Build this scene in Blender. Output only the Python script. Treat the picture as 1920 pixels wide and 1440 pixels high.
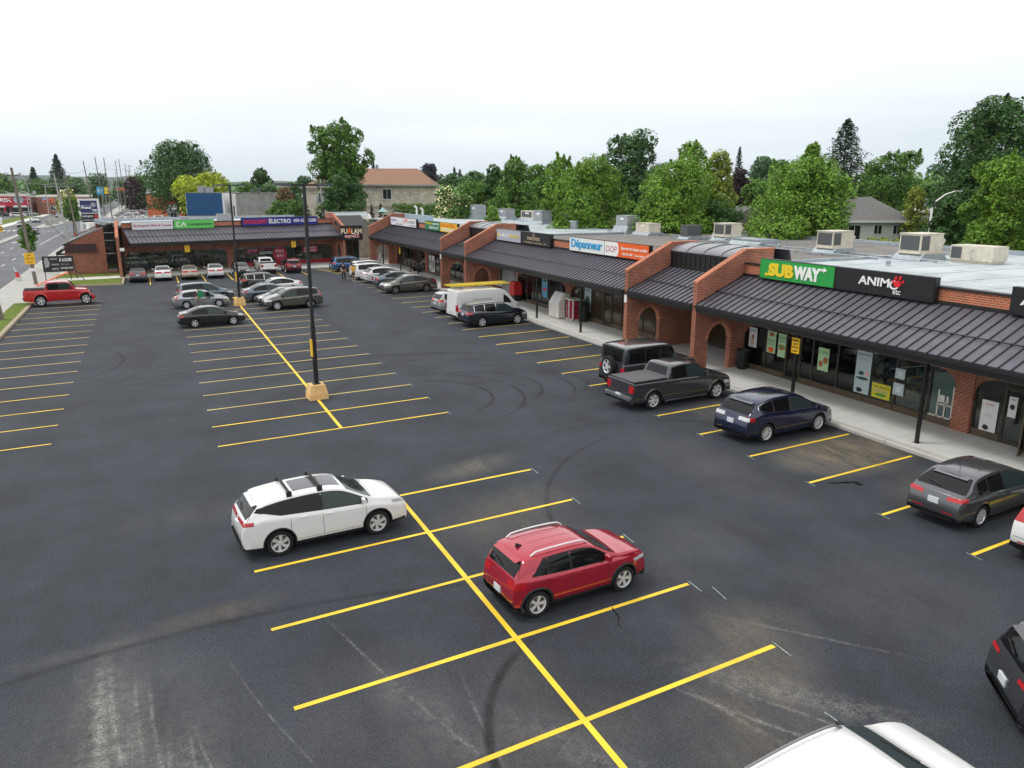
import bpy, bmesh, math, random
import numpy as np
from mathutils import Vector, Matrix
from mathutils.bvhtree import BVHTree
for _o in list(bpy.data.objects): bpy.data.objects.remove(_o)
SC = bpy.context.scene; COL = SC.collection
R = math.radians; PI = math.pi
# ---------------------------------------------------------------- camera
cd = bpy.data.cameras.new('camera'); cam = bpy.data.objects.new('camera', cd); COL.objects.link(cam)
CAM = Vector((-6.049, -9.975, 9.036)); PITCH, ROLL, YAW = 0.24868, 0.00124, 0.43574
fw = Vector((math.sin(YAW)*math.cos(PITCH), math.cos(YAW)*math.cos(PITCH), -math.sin(PITCH)))
rt = Vector((math.cos(YAW), -math.sin(YAW), 0)); up = rt.cross(fw)
rt2 = rt*math.cos(ROLL)+up*math.sin(ROLL); up2 = up*math.cos(ROLL)-rt*math.sin(ROLL)
M = Matrix.Identity(4)
for i in range(3):
    M[i][0] = rt2[i]; M[i][1] = up2[i]; M[i][2] = -fw[i]; M[i][3] = CAM[i]
cam.matrix_world = M
cd.sensor_width = 36; cd.lens = 36*1439.2/1920; cd.clip_start = .1; cd.clip_end = 8000
SC.camera = cam
# ---------------------------------------------------------------- sky, sun, exposure
W = bpy.data.worlds.new('World'); SC.world = W; W.use_nodes = True
nt = W.node_tree; N = nt.nodes; L = nt.links; N.clear()
SUN_EL, SUN_AZ = R(58), R(-60)
def nd(tree, kind, **kw):
    n = tree.nodes.new(kind)
    for k, v in kw.items():
        if k == 'ins':
            for a, b in v.items(): n.inputs[a].default_value = b
        else: setattr(n, k, v)
    return n
sky = nd(nt, 'ShaderNodeTexSky', sky_type='NISHITA', sun_disc=False, sun_elevation=SUN_EL, sun_rotation=SUN_AZ)
sky.dust_density = 4
bg1 = nd(nt, 'ShaderNodeBackground', ins={'Strength': .055}); L.new(sky.outputs[0], bg1.inputs[0])
tc = nd(nt, 'ShaderNodeTexCoord'); sp = nd(nt, 'ShaderNodeSeparateXYZ'); L.new(tc.outputs['Generated'], sp.inputs[0])
mp = nd(nt, 'ShaderNodeMapping'); mp.inputs['Scale'].default_value = (1, 1, 9); L.new(tc.outputs['Generated'], mp.inputs[0])
nz = nd(nt, 'ShaderNodeTexNoise', ins={'Scale': 1.7, 'Detail': 5, 'Roughness': .5}); L.new(mp.outputs[0], nz.inputs[0])
ma = nd(nt, 'ShaderNodeMath', operation='MULTIPLY_ADD'); L.new(nz.outputs[0], ma.inputs[0]); ma.inputs[1].default_value = .20; L.new(sp.outputs[2], ma.inputs[2])
mr = nd(nt, 'ShaderNodeValToRGB'); L.new(ma.outputs[0], mr.inputs[0])
cr = mr.color_ramp; cr.elements[0].position = .08; cr.elements[0].color = (.60, .68, .74, 1)
cr.elements[1].position = 1.0; cr.elements[1].color = (1.0, 1.0, 1.0, 1)
for p_, c_ in ((.13, (.655, .725, .775, 1)), (.19, (.77, .835, .87, 1)), (.25, (.92, .95, .96, 1)), (.33, (1.0, 1.0, 1.0, 1))):
    e = cr.elements.new(p_); e.color = c_
bg2 = nd(nt, 'ShaderNodeBackground', ins={'Strength': .90}); L.new(mr.outputs[0], bg2.inputs[0])
mx = nd(nt, 'ShaderNodeMixShader', ins={0: .93}); L.new(bg1.outputs[0], mx.inputs[1]); L.new(bg2.outputs[0], mx.inputs[2])
wo = nd(nt, 'ShaderNodeOutputWorld'); L.new(mx.outputs[0], wo.inputs[0])
sd = bpy.data.lights.new('sun', 'SUN'); sd.energy = 1.1; sd.angle = R(14); sd.color = (1, .97, .92)
so = bpy.data.objects.new('sun', sd); COL.objects.link(so)
sdir = Vector((math.sin(SUN_AZ)*math.cos(SUN_EL), math.cos(SUN_AZ)*math.cos(SUN_EL), math.sin(SUN_EL)))
so.rotation_euler = sdir.to_track_quat('Z', 'Y').to_euler()
SC.view_settings.view_transform = 'Standard'; SC.view_settings.look = 'None'
SC.view_settings.exposure = 0.5; SC.view_settings.gamma = 1
SC.render.engine = 'CYCLES'
SC.cycles.max_bounces = 6; SC.cycles.diffuse_bounces = 3; SC.cycles.glossy_bounces = 3
SC.cycles.transmission_bounces = 3; SC.cycles.transparent_max_bounces = 6
# ---------------------------------------------------------------- materials
MATS = {}
def mat(name, col=(.5, .5, .5), rough=.6, metal=0, spec=.5, coat=0, var=0, vscale=3, bump=0, bscale=40, island=0, trans=0, emit=0):
    if name in MATS: return MATS[name]
    m = bpy.data.materials.new(name); m.use_nodes = True; t = m.node_tree; n = t.nodes; l = t.links
    b = n['Principled BSDF']; b.inputs['Base Color'].default_value = (*col, 1); b.inputs['Roughness'].default_value = rough
    b.inputs['Metallic'].default_value = metal; b.inputs['Specular IOR Level'].default_value = spec
    b.inputs['Coat Weight'].default_value = coat; b.inputs['Coat Roughness'].default_value = .04
    if var or island:
        src = None
        hv = nd(t, 'ShaderNodeHueSaturation'); hv.inputs['Color'].default_value = (*col, 1)
        if var:
            c = nd(t, 'ShaderNodeTexCoord'); z = nd(t, 'ShaderNodeTexNoise', ins={'Scale': vscale, 'Detail': 6, 'Roughness': .6}); l.new(c.outputs['Object'], z.inputs[0])
            r = nd(t, 'ShaderNodeMapRange', ins={1: .3, 2: .7, 3: 1-var, 4: 1+var}); l.new(z.outputs[0], r.inputs[0]); src = r.outputs[0]
        if island:
            g = nd(t, 'ShaderNodeNewGeometry'); r2 = nd(t, 'ShaderNodeMapRange', ins={1: 0, 2: 1, 3: 1-island, 4: 1+island}); l.new(g.outputs['Random Per Island'], r2.inputs[0])
            if src: q = nd(t, 'ShaderNodeMath', operation='MULTIPLY'); l.new(src, q.inputs[0]); l.new(r2.outputs[0], q.inputs[1]); src = q.outputs[0]
            else: src = r2.outputs[0]
            h = nd(t, 'ShaderNodeMapRange', ins={1: 0, 2: 1, 3: .485, 4: .515}); l.new(g.outputs['Random Per Island'], h.inputs[0]); l.new(h.outputs[0], hv.inputs['Hue'])
        l.new(src, hv.inputs['Value']); l.new(hv.outputs[0], b.inputs['Base Color'])
        if trans:
            tr = nd(t, 'ShaderNodeBsdfTranslucent'); l.new(hv.outputs[0], tr.inputs[0]); ms = nd(t, 'ShaderNodeMixShader', ins={0: trans})
            l.new(b.outputs[0], ms.inputs[1]); l.new(tr.outputs[0], ms.inputs[2]); l.new(ms.outputs[0], n['Material Output'].inputs[0])
    if bump:
        c = nd(t, 'ShaderNodeTexCoord'); z = nd(t, 'ShaderNodeTexNoise', ins={'Scale': bscale, 'Detail': 4}); l.new(c.outputs['Object'], z.inputs[0])
        bp = nd(t, 'ShaderNodeBump', ins={'Strength': bump, 'Distance': .02}); l.new(z.outputs[0], bp.inputs['Height']); l.new(bp.outputs[0], b.inputs['Normal'])
    if emit: b.inputs['Emission Color'].default_value = (*col, 1); b.inputs['Emission Strength'].default_value = emit
    MATS[name] = m; return m
def brick(name, c1, c2, mortar, bw=.24, bh=.08, ms=.012, off=.5):
    m = bpy.data.materials.new(name); m.use_nodes = True; t = m.node_tree; n = t.nodes; l = t.links; b = n['Principled BSDF']
    c = nd(t, 'ShaderNodeTexCoord'); s = nd(t, 'ShaderNodeSeparateXYZ'); l.new(c.outputs['Object'], s.inputs[0])
    sn = nd(t, 'ShaderNodeSeparateXYZ'); l.new(c.outputs['Normal'], sn.inputs[0])
    ax = nd(t, 'ShaderNodeMath', operation='ABSOLUTE'); l.new(sn.outputs[0], ax.inputs[0])
    gt = nd(t, 'ShaderNodeMath', operation='GREATER_THAN', ins={1: .6}); l.new(ax.outputs[0], gt.inputs[0])
    mxx = nd(t, 'ShaderNodeMix'); l.new(gt.outputs[0], mxx.inputs[0]); l.new(s.outputs[0], mxx.inputs[2]); l.new(s.outputs[1], mxx.inputs[3])
    az = nd(t, 'ShaderNodeMath', operation='ABSOLUTE'); l.new(sn.outputs[2], az.inputs[0])
    gz = nd(t, 'ShaderNodeMath', operation='GREATER_THAN', ins={1: .7}); l.new(az.outputs[0], gz.inputs[0])
    mxz = nd(t, 'ShaderNodeMix'); l.new(gz.outputs[0], mxz.inputs[0]); l.new(s.outputs[2], mxz.inputs[2]); l.new(s.outputs[1], mxz.inputs[3])
    cb = nd(t, 'ShaderNodeCombineXYZ'); l.new(mxx.outputs[0], cb.inputs[0]); l.new(mxz.outputs[0], cb.inputs[1])
    br = nd(t, 'ShaderNodeTexBrick', ins={'Scale': 1, 'Mortar Size': ms, 'Brick Width': bw, 'Row Height': bh, 'Color1': (*c1, 1), 'Color2': (*c2, 1), 'Mortar': (*mortar, 1), 'Mortar Smooth': .2, 'Bias': 0})
    br.offset = off; l.new(cb.outputs[0], br.inputs[0])
    z = nd(t, 'ShaderNodeTexNoise', ins={'Scale': .8, 'Detail': 7, 'Roughness': .65}); l.new(c.outputs['Object'], z.inputs[0])
    r = nd(t, 'ShaderNodeMapRange', ins={1: .3, 2: .7, 3: .72, 4: 1.25}); l.new(z.outputs[0], r.inputs[0])
    hv = nd(t, 'ShaderNodeHueSaturation'); l.new(br.outputs[0], hv.inputs['Color']); l.new(r.outputs[0], hv.inputs['Value']); l.new(hv.outputs[0], b.inputs['Base Color'])
    b.inputs['Roughness'].default_value = .85
    bp = nd(t, 'ShaderNodeBump', ins={'Strength': .5, 'Distance': .01}); bp.invert = True; l.new(br.outputs['Fac'], bp.inputs['Height']); l.new(bp.outputs[0], b.inputs['Normal'])
    MATS[name] = m; return m
brick('brick', (.33, .080, .037), (.185, .045, .025), (.50, .32, .23), .24, .08, .009)
brick('brick_orange', (.47, .115, .042), (.34, .08, .032), (.62, .42, .30), .24, .082, .009)
brick('stone', (.74, .68, .56), (.52, .47, .37), (.62, .58, .50), .6, .22, .03)
brick('grey_block', (.33, .33, .31), (.30, .30, .285), (.24, .24, .23), .5, .2, .012)
brick('far_brick', (.30, .10, .065), (.24, .08, .055), (.3, .2, .16), .3, .1, .01)
mat('seam', (.017, .018, .021), .38, 0, .5, 0, .12, 1.5)
mat('canopy', (.092, .088, .108), .42, 0, .5, 0, .22, .9)
mat('black_metal', (.012, .012, .013), .45); mat('black_paint', (.010, .010, .011), .35)
mat('soffit', (.035, .03, .028), .8); mat('bronze', (.060, .047, .036), .5, .2, .5, 0, .15, 6)
mat('bronze_panel', (.105, .075, .045), .6, 0, .5, 0, .2, 4)
mat('shop_glass', (.006, .008, .009), .03, 0, .45)
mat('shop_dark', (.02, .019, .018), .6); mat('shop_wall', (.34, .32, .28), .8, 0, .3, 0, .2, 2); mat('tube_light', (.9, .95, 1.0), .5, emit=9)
mat('brown_glass', (.05, .035, .018), .06, 0, .5)
mat('white_paint', (.80, .80, .78), .5, 0, .5, 0, .06, 4); mat('offwhite', (.68, .66, .60), .6, 0, .5, 0, .12, 3)
mat('lamp_black', (.012, .012, .014), .4)
mat('concrete_yellow', (.72, .47, .20), .85, 0, .3, 0, .14, 5, .3, 30)
mat('ac_grey', (.34, .36, .38), .45, .3, .5, 0, .08, 3); mat('ac_beige', (.60, .56, .46), .55, 0, .5, 0, .14, 2.5)
mat('ac_grille', (.10, .105, .11), .5, .3, .5, 0, .2, 40); mat('galv', (.38, .43, .46), .38, .6, .5, 0, .2, 3)
mat('wood_pole', (.20, .17, .14), .9, 0, .3, 0, .25, 4, .4, 20); mat('galv_pole', (.42, .43, .43), .45, .5)
mat('concrete_pole', (.42, .41, .38), .8, 0, .3, 0, .15, 5)
mat('yellow_sign', (.85, .50, .01), .5); mat('white_sign', (.80, .80, .80), .4); mat('black_sign', (.012, .012, .014), .35)
mat('red', (.6, .015, .02), .4); mat('orange', (.8, .13, .02), .5); mat('letter_white', (.86, .86, .85), .45)
mat('bark', (.10, .075, .055), .95, 0, .2, 0, .3, 8, .6, 25)
# ---------------------------------------------------------------- mesh helper
class MB:
    def __init__(s, T=None): s.v = []; s.f = []; s.m = []; s.T = T; s.sm = []
    def add(s, vs, fs, m=0, T=None, smooth=False):
        o = len(s.v)
        for p in vs:
            p = Vector(p)
            if T is not None: p = T @ p
            if s.T is not None: p = s.T @ p
            s.v.append(p)
        flip = (T is not None and T.determinant() < 0) != (s.T is not None and s.T.determinant() < 0)
        for f in fs:
            f = [o+i for i in f]
            s.f.append(f[::-1] if flip else f); s.m.append(m); s.sm.append(smooth)
        return s
    def box(s, x0, x1, y0, y1, z0, z1, m=0, T=None):
        if x0 > x1: x0, x1 = x1, x0
        if y0 > y1: y0, y1 = y1, y0
        if z0 > z1: z0, z1 = z1, z0
        return s.add([(x0,y0,z0),(x1,y0,z0),(x1,y1,z0),(x0,y1,z0),(x0,y0,z1),(x1,y0,z1),(x1,y1,z1),(x0,y1,z1)],
              [(0,3,2,1),(4,5,6,7),(0,1,5,4),(1,2,6,5),(2,3,7,6),(3,0,4,7)], m, T)
    def prism(s, pts, axis, a, b, m=0, T=None):
        # polygon pts given in the two other axes (cyclic order x: (y,z), y: (x,z), z: (x,y)), extruded a..b
        n = len(pts); ar = sum(pts[i][0]*pts[(i+1) % n][1]-pts[(i+1) % n][0]*pts[i][1] for i in range(n))
        if ar < 0: pts = pts[::-1]
        if a > b: a, b = b, a
        g = {'x': lambda p, t: (t, p[0], p[1]), 'y': lambda p, t: (p[0], t, p[1]), 'z': lambda p, t: (p[0], p[1], t)}[axis]
        vs = [g(p, a) for p in pts]+[g(p, b) for p in pts]
        fs = [tuple(range(n))[::-1], tuple(range(n, 2*n))]+[(i, (i+1) % n, n+(i+1) % n, n+i) for i in range(n)]
        if axis == 'y': fs = [f[::-1] for f in fs]
        return s.add(vs, fs, m, T)
    def tube(s, pts, r, n=8, m=0, T=None, cap=True):
        pts = [Vector(p) for p in pts]; rr = r if isinstance(r, (list, tuple)) else [r]*len(pts); vs = []; fs = []
        for i, p in enumerate(pts):
            d = (pts[min(i+1, len(pts)-1)]-pts[max(i-1, 0)])
            if d.length < 1e-9: d = Vector((0, 0, 1))
            d.normalize(); a = d.cross(Vector((0, 0, 1)) if abs(d.z) < .9 else Vector((1, 0, 0))).normalized(); b = d.cross(a)
            for k in range(n):
                t = 2*PI*k/n; vs.append(p+(a*math.cos(t)+b*math.sin(t))*rr[i])
        for i in range(len(pts)-1):
            for k in range(n): fs.append((i*n+k, (i+1)*n+k, (i+1)*n+(k+1) % n, i*n+(k+1) % n))
        if cap: fs.append(tuple(range(n))); fs.append(tuple((len(pts)-1)*n+k for k in range(n))[::-1])
        return s.add(vs, fs, m, T, True)
    def lathe(s, prof, n=24, m=0, T=None):   # prof (r,z) about z
        vs = []; fs = []
        for r, z in prof:
            for k in range(n): vs.append((r*math.cos(2*PI*k/n), r*math.sin(2*PI*k/n), z))
        for i in range(len(prof)-1):
            for k in range(n): fs.append((i*n+k, i*n+(k+1) % n, (i+1)*n+(k+1) % n, (i+1)*n+k))
        return s.add(vs, fs, m, T, True)
    def quad(s, a, b, c, d, m=0, T=None): return s.add([a, b, c, d], [(0, 1, 2, 3)], m, T)
    def mesh(s, name, mats, ang=35):
        me = bpy.data.meshes.new(name); me.from_pydata([tuple(p) for p in s.v], [], s.f)
        for mm in (mats if isinstance(mats, (list, tuple)) else [mats]): me.materials.append(MATS[mm] if isinstance(mm, str) else mm)
        me.polygons.foreach_set('material_index', s.m); me.polygons.foreach_set('use_smooth', s.sm)
        me.update()
        if any(s.sm): me.set_sharp_from_angle(angle=R(ang))
        return me
    def build(s, name, mats, parent=None, **kw):
        return link(name, s.mesh(name, mats), parent, **kw)
def link(name, me, parent=None, label=None, cat=None, group=None, kind=None, loc=None, rz=0):
    o = bpy.data.objects.new(name, me); COL.objects.link(o)
    if parent is not None: o.parent = parent
    if loc is not None: o.location = loc
    if rz: o.rotation_euler = (0, 0, rz)
    if label: o['label'] = label
    if cat: o['category'] = cat
    if group: o['group'] = group
    if kind: o['kind'] = kind
    return o
def thing(name, label, cat, loc=(0, 0, 0), rz=0, group=None): return link(name, None, None, label, cat, group, None, loc, rz)
def copy_tree(o, parent=None, **kw):
    c = o.copy(); COL.objects.link(c)
    if parent is not None: c.parent = parent
    for k, v in kw.items():
        if k == 'loc': c.location = v
        elif k == 'rz': c.rotation_euler = (0, 0, v)
        elif v is not None: c['category' if k == 'cat' else k] = v
    for ch in o.children: copy_tree(ch, c)
    return c
_fonts = {}
def text_mesh(s, bold=0, ext=0.004, spacing=1, shear=0):
    cu = bpy.data.curves.new('lettering', 'FONT'); cu.body = s; cu.size = 1; cu.extrude = ext; cu.offset = bold; cu.space_character = spacing; cu.shear = shear
    cu.align_x = 'LEFT'; cu.resolution_u = 4
    o = bpy.data.objects.new('tmp', cu); COL.objects.link(o); dg = bpy.context.evaluated_depsgraph_get()
    me = bpy.data.meshes.new_from_object(o.evaluated_get(dg)); bpy.data.objects.remove(o); bpy.data.curves.remove(cu)
    return me
def text(s, m, o, right, upv, w, h, parent, bold=0, ext=.02, spacing=1, shear=0, name='lettering'):
    # fits the string in a w x h box whose lower left corner is o (parent's local space)
    me = text_mesh(s, bold, 1.0, spacing, shear); co = np.empty(len(me.vertices)*3); me.vertices.foreach_get('co', co); co = co.reshape(-1, 3)
    mn = co.min(0); mxx = co.max(0); right = Vector(right).normalized(); upv = Vector(upv).normalized(); nn = right.cross(upv); o = Vector(o)
    u = (co[:, 0]-mn[0])/(mxx[0]-mn[0])*w; v = (co[:, 1]-mn[1])/(mxx[1]-mn[1])*h; d = co[:, 2]*ext*.5+ext*.5
    out = np.outer(u, right)+np.outer(v, upv)+np.outer(d, nn)+np.array(o)
    me.vertices.foreach_set('co', out.ravel()); me.materials.clear(); me.materials.append(MATS[m] if isinstance(m, str) else m); me.update()
    return link(name, me, parent)
# ---------------------------------------------------------------- ground, lot, roads
def asphalt_mat(name, col, dust=1, arcs=()):
    m = bpy.data.materials.new(name); m.use_nodes = True; t = m.node_tree; n = t.nodes; l = t.links; b = n['Principled BSDF']
    c = nd(t, 'ShaderNodeTexCoord'); P = c.outputs['Object']
    def noise(scale, det=4, ro=.6, mapping=None):
        z = nd(t, 'ShaderNodeTexNoise', ins={'Scale': scale, 'Detail': det, 'Roughness': ro})
        if mapping:
            q = nd(t, 'ShaderNodeMapping'); q.inputs['Scale'].default_value = mapping[0]; q.inputs['Rotation'].default_value = (0, 0, mapping[1]); q.inputs['Location'].default_value = mapping[2] if len(mapping) > 2 else (0, 0, 0)
            l.new(P, q.inputs[0]); l.new(q.outputs[0], z.inputs[0])
        else: l.new(P, z.inputs[0])
        return z.outputs[0]
    def rng(s, a, b_, c_, d):
        r = nd(t, 'ShaderNodeMapRange', ins={1: a, 2: b_, 3: c_, 4: d}); l.new(s, r.inputs[0]); return r.outputs[0]
    def mul(a, b_):
        q = nd(t, 'ShaderNodeMath', operation='MULTIPLY'); l.new(a, q.inputs[0])
        if isinstance(b_, (int, float)): q.inputs[1].default_value = b_
        else: l.new(b_, q.inputs[1])
        return q.outputs[0]
    def mth(op, a, b_=None, c_=None):
        q = nd(t, 'ShaderNodeMath', operation=op)
        for i, v in enumerate((a, b_, c_)):
            if v is None: continue
            if isinstance(v, (int, float)): q.inputs[i].default_value = v
            else: l.new(v, q.inputs[i])
        return q.outputs[0]
    fine = mul(rng(noise(40, 2, .9), .38, .62, .2, 1.9), rng(noise(11, 4, .8), .34, .66, .80, 1.22))
    mid = rng(noise(.35, 8, .68), .32, .68, .68, 1.32)
    strk = rng(noise(.5, 5, .6, ((1, .12, 1), .05)), .3, .7, .88, 1.14)
    hv = nd(t, 'ShaderNodeHueSaturation'); hv.inputs['Color'].default_value = (*col, 1); l.new(mul(mul(fine, mid), strk), hv.inputs['Value'])
    cur = hv.outputs[0]
    def over(fac, c2):
        nonlocal cur
        q = nd(t, 'ShaderNodeMix', data_type='RGBA'); l.new(fac, q.inputs[0]); l.new(cur, q.inputs[6])
        q.inputs[7].default_value = (*c2, 1); cur = q.outputs[2]
    if dust:
        s = nd(t, 'ShaderNodeSeparateXYZ'); l.new(P, s.inputs[0]); X, Y = s.outputs[0], s.outputs[1]
        def blob(cx, cy, rx, ry, rot=0):
            q = nd(t, 'ShaderNodeMapping'); q.vector_type = 'TEXTURE'; q.inputs['Location'].default_value = (cx, cy, 0); q.inputs['Rotation'].default_value = (0, 0, rot); q.inputs['Scale'].default_value = (rx, ry, 1)
            l.new(P, q.inputs[0]); v = nd(t, 'ShaderNodeVectorMath', operation='LENGTH'); l.new(q.outputs[0], v.inputs[0])
            return rng(v.outputs['Value'], .25, 1.0, 1, 0)
        grain = rng(noise(9, 8, .8), .42, .62, 0, 1)
        dn = noise(.9, 8, .7); gr2 = rng(noise(26, 3, .9), .42, .60, .1, 1.25)
        # soil tracked over the new asphalt
        for (cx, cy, rx, ry, rot, amt, c2) in (
            (-7.2, 2.2, 2.6, 4.2, .1, .45, (.12, .12, .115)), (-10.5, 2.5, 1.6, 3.6, .2, .3, (.12, .105, .095)), (-2.8, 1.0, 2.6, 3.4, .4, .3, (.11, .10, .09)), (2.0, -3.2, 2.4, 2.2, .4, .5, (.16, .14, .10)), (4.4, .8, 2.0, 1.6, .5, .5, (.15, .13, .10)), (6.0, 4.6, 3.6, 2.0, .6, .22, (.10, .10, .095)), (8.6, .8, 3, 3, 0, .2, (.10, .095, .085)), (10.4, 9, 2.0, 5, 0, .2, (.10, .09, .08)), (2.5, 7.6, 2.4, 3.2, .1, .25, (.12, .105, .08)), (-4.5, 12.5, 5, 1.2, .1, .2, (.10, .10, .10)),
            (15.6, 8.4, 3.6, 2.2, .1, .85, (.20, .165, .11)), (16.0, 4.2, 3.0, 2.4, .1, .55, (.17, .14, .10)),
            (15.4, 23.5, 2.8, 5.5, .1, .40, (.13, .11, .085)), (15.6, 14.0, 2.4, 2.6, 0, .45, (.16, .13, .09)), (15.5, 31.5, 2.5, 4.5, 0, .30, (.13, .115, .09)),
            (3.0, 12.6, 2.2, .9, .3, .40, (.17, .15, .11)), (3.6, 9.4, 2.3, 1.3, .1, .28, (.15, .125, .09)), (1.6, 8.4, 2.2, 1.5, .2, .25, (.14, .12, .09)),
            (3.2, -.8, 2.6, 1.5, .5, .40, (.17, .14, .10)), (-.4, -.3, 2.4, 1.4, 0, .25, (.14, .12, .09)), (-.5, 1.6, 1.2, 1.4, 0, .20, (.13, .11, .09)),
            (-5.6, 6.4, 1.8, .55, .1, .30, (.17, .13, .10)), (-8.0, 6.0, 2.0, .35, .05, .25, (.13, .12, .11)), (-7.6, 4.5, .7, 2.6, -.1, .22, (.15, .14, .12))):
            a = blob(cx, cy, rx, ry, rot); k = rng(noise(1.3, 7, .7, ((1, .35, 1), rot+.2, (cx, cy, 0))), .35, .66, .25, 1.25)
            over(mth('MULTIPLY', mul(a, k), mth('MULTIPLY_ADD', grain, .85*amt, .65*amt)), c2)
        # scraped pale streaks (curves x = x0 + k*(y-y0) + q*(y-y0)^2, y range)
        for (x0, y0, k1, q1, ya, yb, w, amt) in ((-7.5, 5.0, .03, .02, -1.6, 5.4, .45, .35), (-6.4, 3.2, -.02, .016, -1.6, 3.4, .5, .22), (-2.9, 3.0, -.25, .02, -1.0, 3.6, .35, .18), (-1.0, .6, -.45, .03, -3, 1.2, .4, .25), (3.4, -.4, -.75, .03, -3, 1.2, .4, .35), (-7.0, 1.6, .06, .02, -1.6, 1.2, .03, .6), (-6.1, .8, -.16, .01, -1.6, 1.0, .03, .6), (-7.9, 2.0, .02, .02, -1.6, 1.6, .04, .5), (-7.15, 5.2, .01, .02, 2.0, 5.2, .03, .4), (-5.5, 4.6, -.2, .02, 0, 4.8, .02, .35), (2.6, -1.0, -.6, .05, -3.0, .4, .05, .6), (3.2, -.8, -.6, .02, -3.2, .2, .04, .5), (4.2, 1.9, -.9, .0, -1.5, 2.0, .05, .4), (-7.75, 5.6, .02, .015, -1.5, 5.9, .10, .75), (-7.6, 5.6, -.02, .018, -1.5, 5.8, .05, .55), (-8.05, 5.6, .10, .03, 4.6, 5.8, .12, .5),
            (-7.95, 4.0, .03, .02, 0, 3.2, .05, .45), (-6.95, 5.0, -.03, .012, -1, 4.6, .03, .5), (-6.6, 2.6, .03, .02, -1.5, 2.6, .035, .8), (-6.3, 3.0, -.02, .015, -1.2, 2.8, .03, .6),
            (-6.25, 3.0, -.13, .02, -1.0, 2.9, .025, .5), (-7.3, 2.4, .0, .03, -1.6, 1.8, .16, .3), (-3.4, 5.2, -.22, .01, -.5, 5.4, .03, .35), (-5.9, 1.0, -.25, .0, -1, 1.2, .04, .5),
            (-1.6, 1.2, .12, .02, -2.5, 2.6, .03, .3), (1.9, 2.0, -.1, .03, -2.5, .6, .05, .35)):
            dy = mth('SUBTRACT', Y, y0); xc = mth('ADD', mth('MULTIPLY_ADD', dy, k1, x0), mth('MULTIPLY', mth('MULTIPLY', dy, dy), q1))
            wob = mth('MULTIPLY_ADD', dn, w*2.5, -w*1.25)
            dd = mth('ABSOLUTE', mth('SUBTRACT', mth('ADD', X, wob), xc)); f = rng(dd, 0, w*1.7, 1, 0)
            e1 = rng(Y, ya, ya+1.2, 0, 1); e2 = rng(Y, yb-1.4, yb, 1, 0)
            over(mul(mul(mul(f, mul(e1, e2)), mul(rng(noise(4, 8, .8), .40, .64, 0, 1.3), gr2)), min(1, amt*1.5)), (.30, .29, .26))
    # tyre marks: rings (cx, cy, r, angle range)
    if arcs:
        for (cx, cy, r, a0, a1, w, amt) in arcs:
            q = nd(t, 'ShaderNodeMapping'); q.vector_type = 'TEXTURE'; q.inputs['Location'].default_value = (cx, cy, 0); q.inputs['Rotation'].default_value = (0, 0, (a0+a1)/2)
            l.new(P, q.inputs[0]); v = nd(t, 'ShaderNodeVectorMath', operation='LENGTH'); l.new(q.outputs[0], v.inputs[0])
            s2 = nd(t, 'ShaderNodeSeparateXYZ'); l.new(q.outputs[0], s2.inputs[0])
            at = mth('ABSOLUTE', mth('ARCTAN2', s2.outputs[1], s2.outputs[0])); ha = (a1-a0)/2
            f = mul(rng(mth('ABSOLUTE', mth('SUBTRACT', v.outputs['Value'], r)), w*.3, w, 1, 0), rng(at, ha*.6, ha, 1, 0))
            over(mul(mul(f, rng(noise(1.2, 6, .7), .35, .6, .3, 1)), min(1, amt*1.9)), (.006, .0065, .008))
    # slab joints of the fresh paving
    l.new(cur, b.inputs['Base Color']); b.inputs['Roughness'].default_value = .82; b.inputs['Specular IOR Level'].default_value = .35
    bp = nd(t, 'ShaderNodeBump', ins={'Strength': .55, 'Distance': .012}); l.new(noise(45, 3, .8), bp.inputs['Height']); l.new(bp.outputs[0], b.inputs['Normal'])
    MATS[name] = m; return m
arcs = [(4.2, 21.6, 3.2, R(-80), R(100), .12, .55), (4.2, 21.6, 4.6, R(-75), R(105), .12, .5), (6.8, 22.3, 3.4, R(-70), R(110), .12, .5), (6.8, 22.3, 4.9, R(-65), R(95), .11, .45),
        (3, 15.5, 16, R(60), R(110), .12, .5), (3, 15.0, 14.6, R(55), R(112), .1, .5), (0, 10, 22, R(60), R(115), .11, .45), (1, 8, 23.2, R(62), R(118), .1, .45), (-2, 12, 20.7, R(58), R(110), .1, .45),
        (-14, 36, 6, R(-55), R(40), .12, .5), (-16, 36, 9.5, R(-40), R(30), .1, .35), (12, 5, 9, R(100), R(190), .12, .3), (2.2, -1.0, 4.1, R(110), R(220), .13, .5), (9, 8, 7, R(20), R(120), .12, .3), (-5, -12, 18, R(70), R(110), .13, .3),
        (10, 22, 2.6, R(-120), R(60), .12, .35), (10, 20, 10, R(100), R(170), .1, .35)]
asphalt_mat('asphalt_new', (.028, .033, .042), 1, arcs)
asphalt_mat('asphalt_road', (.115, .122, .135), 0)
asphalt_mat('asphalt_far', (.13, .13, .138), 0)
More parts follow.
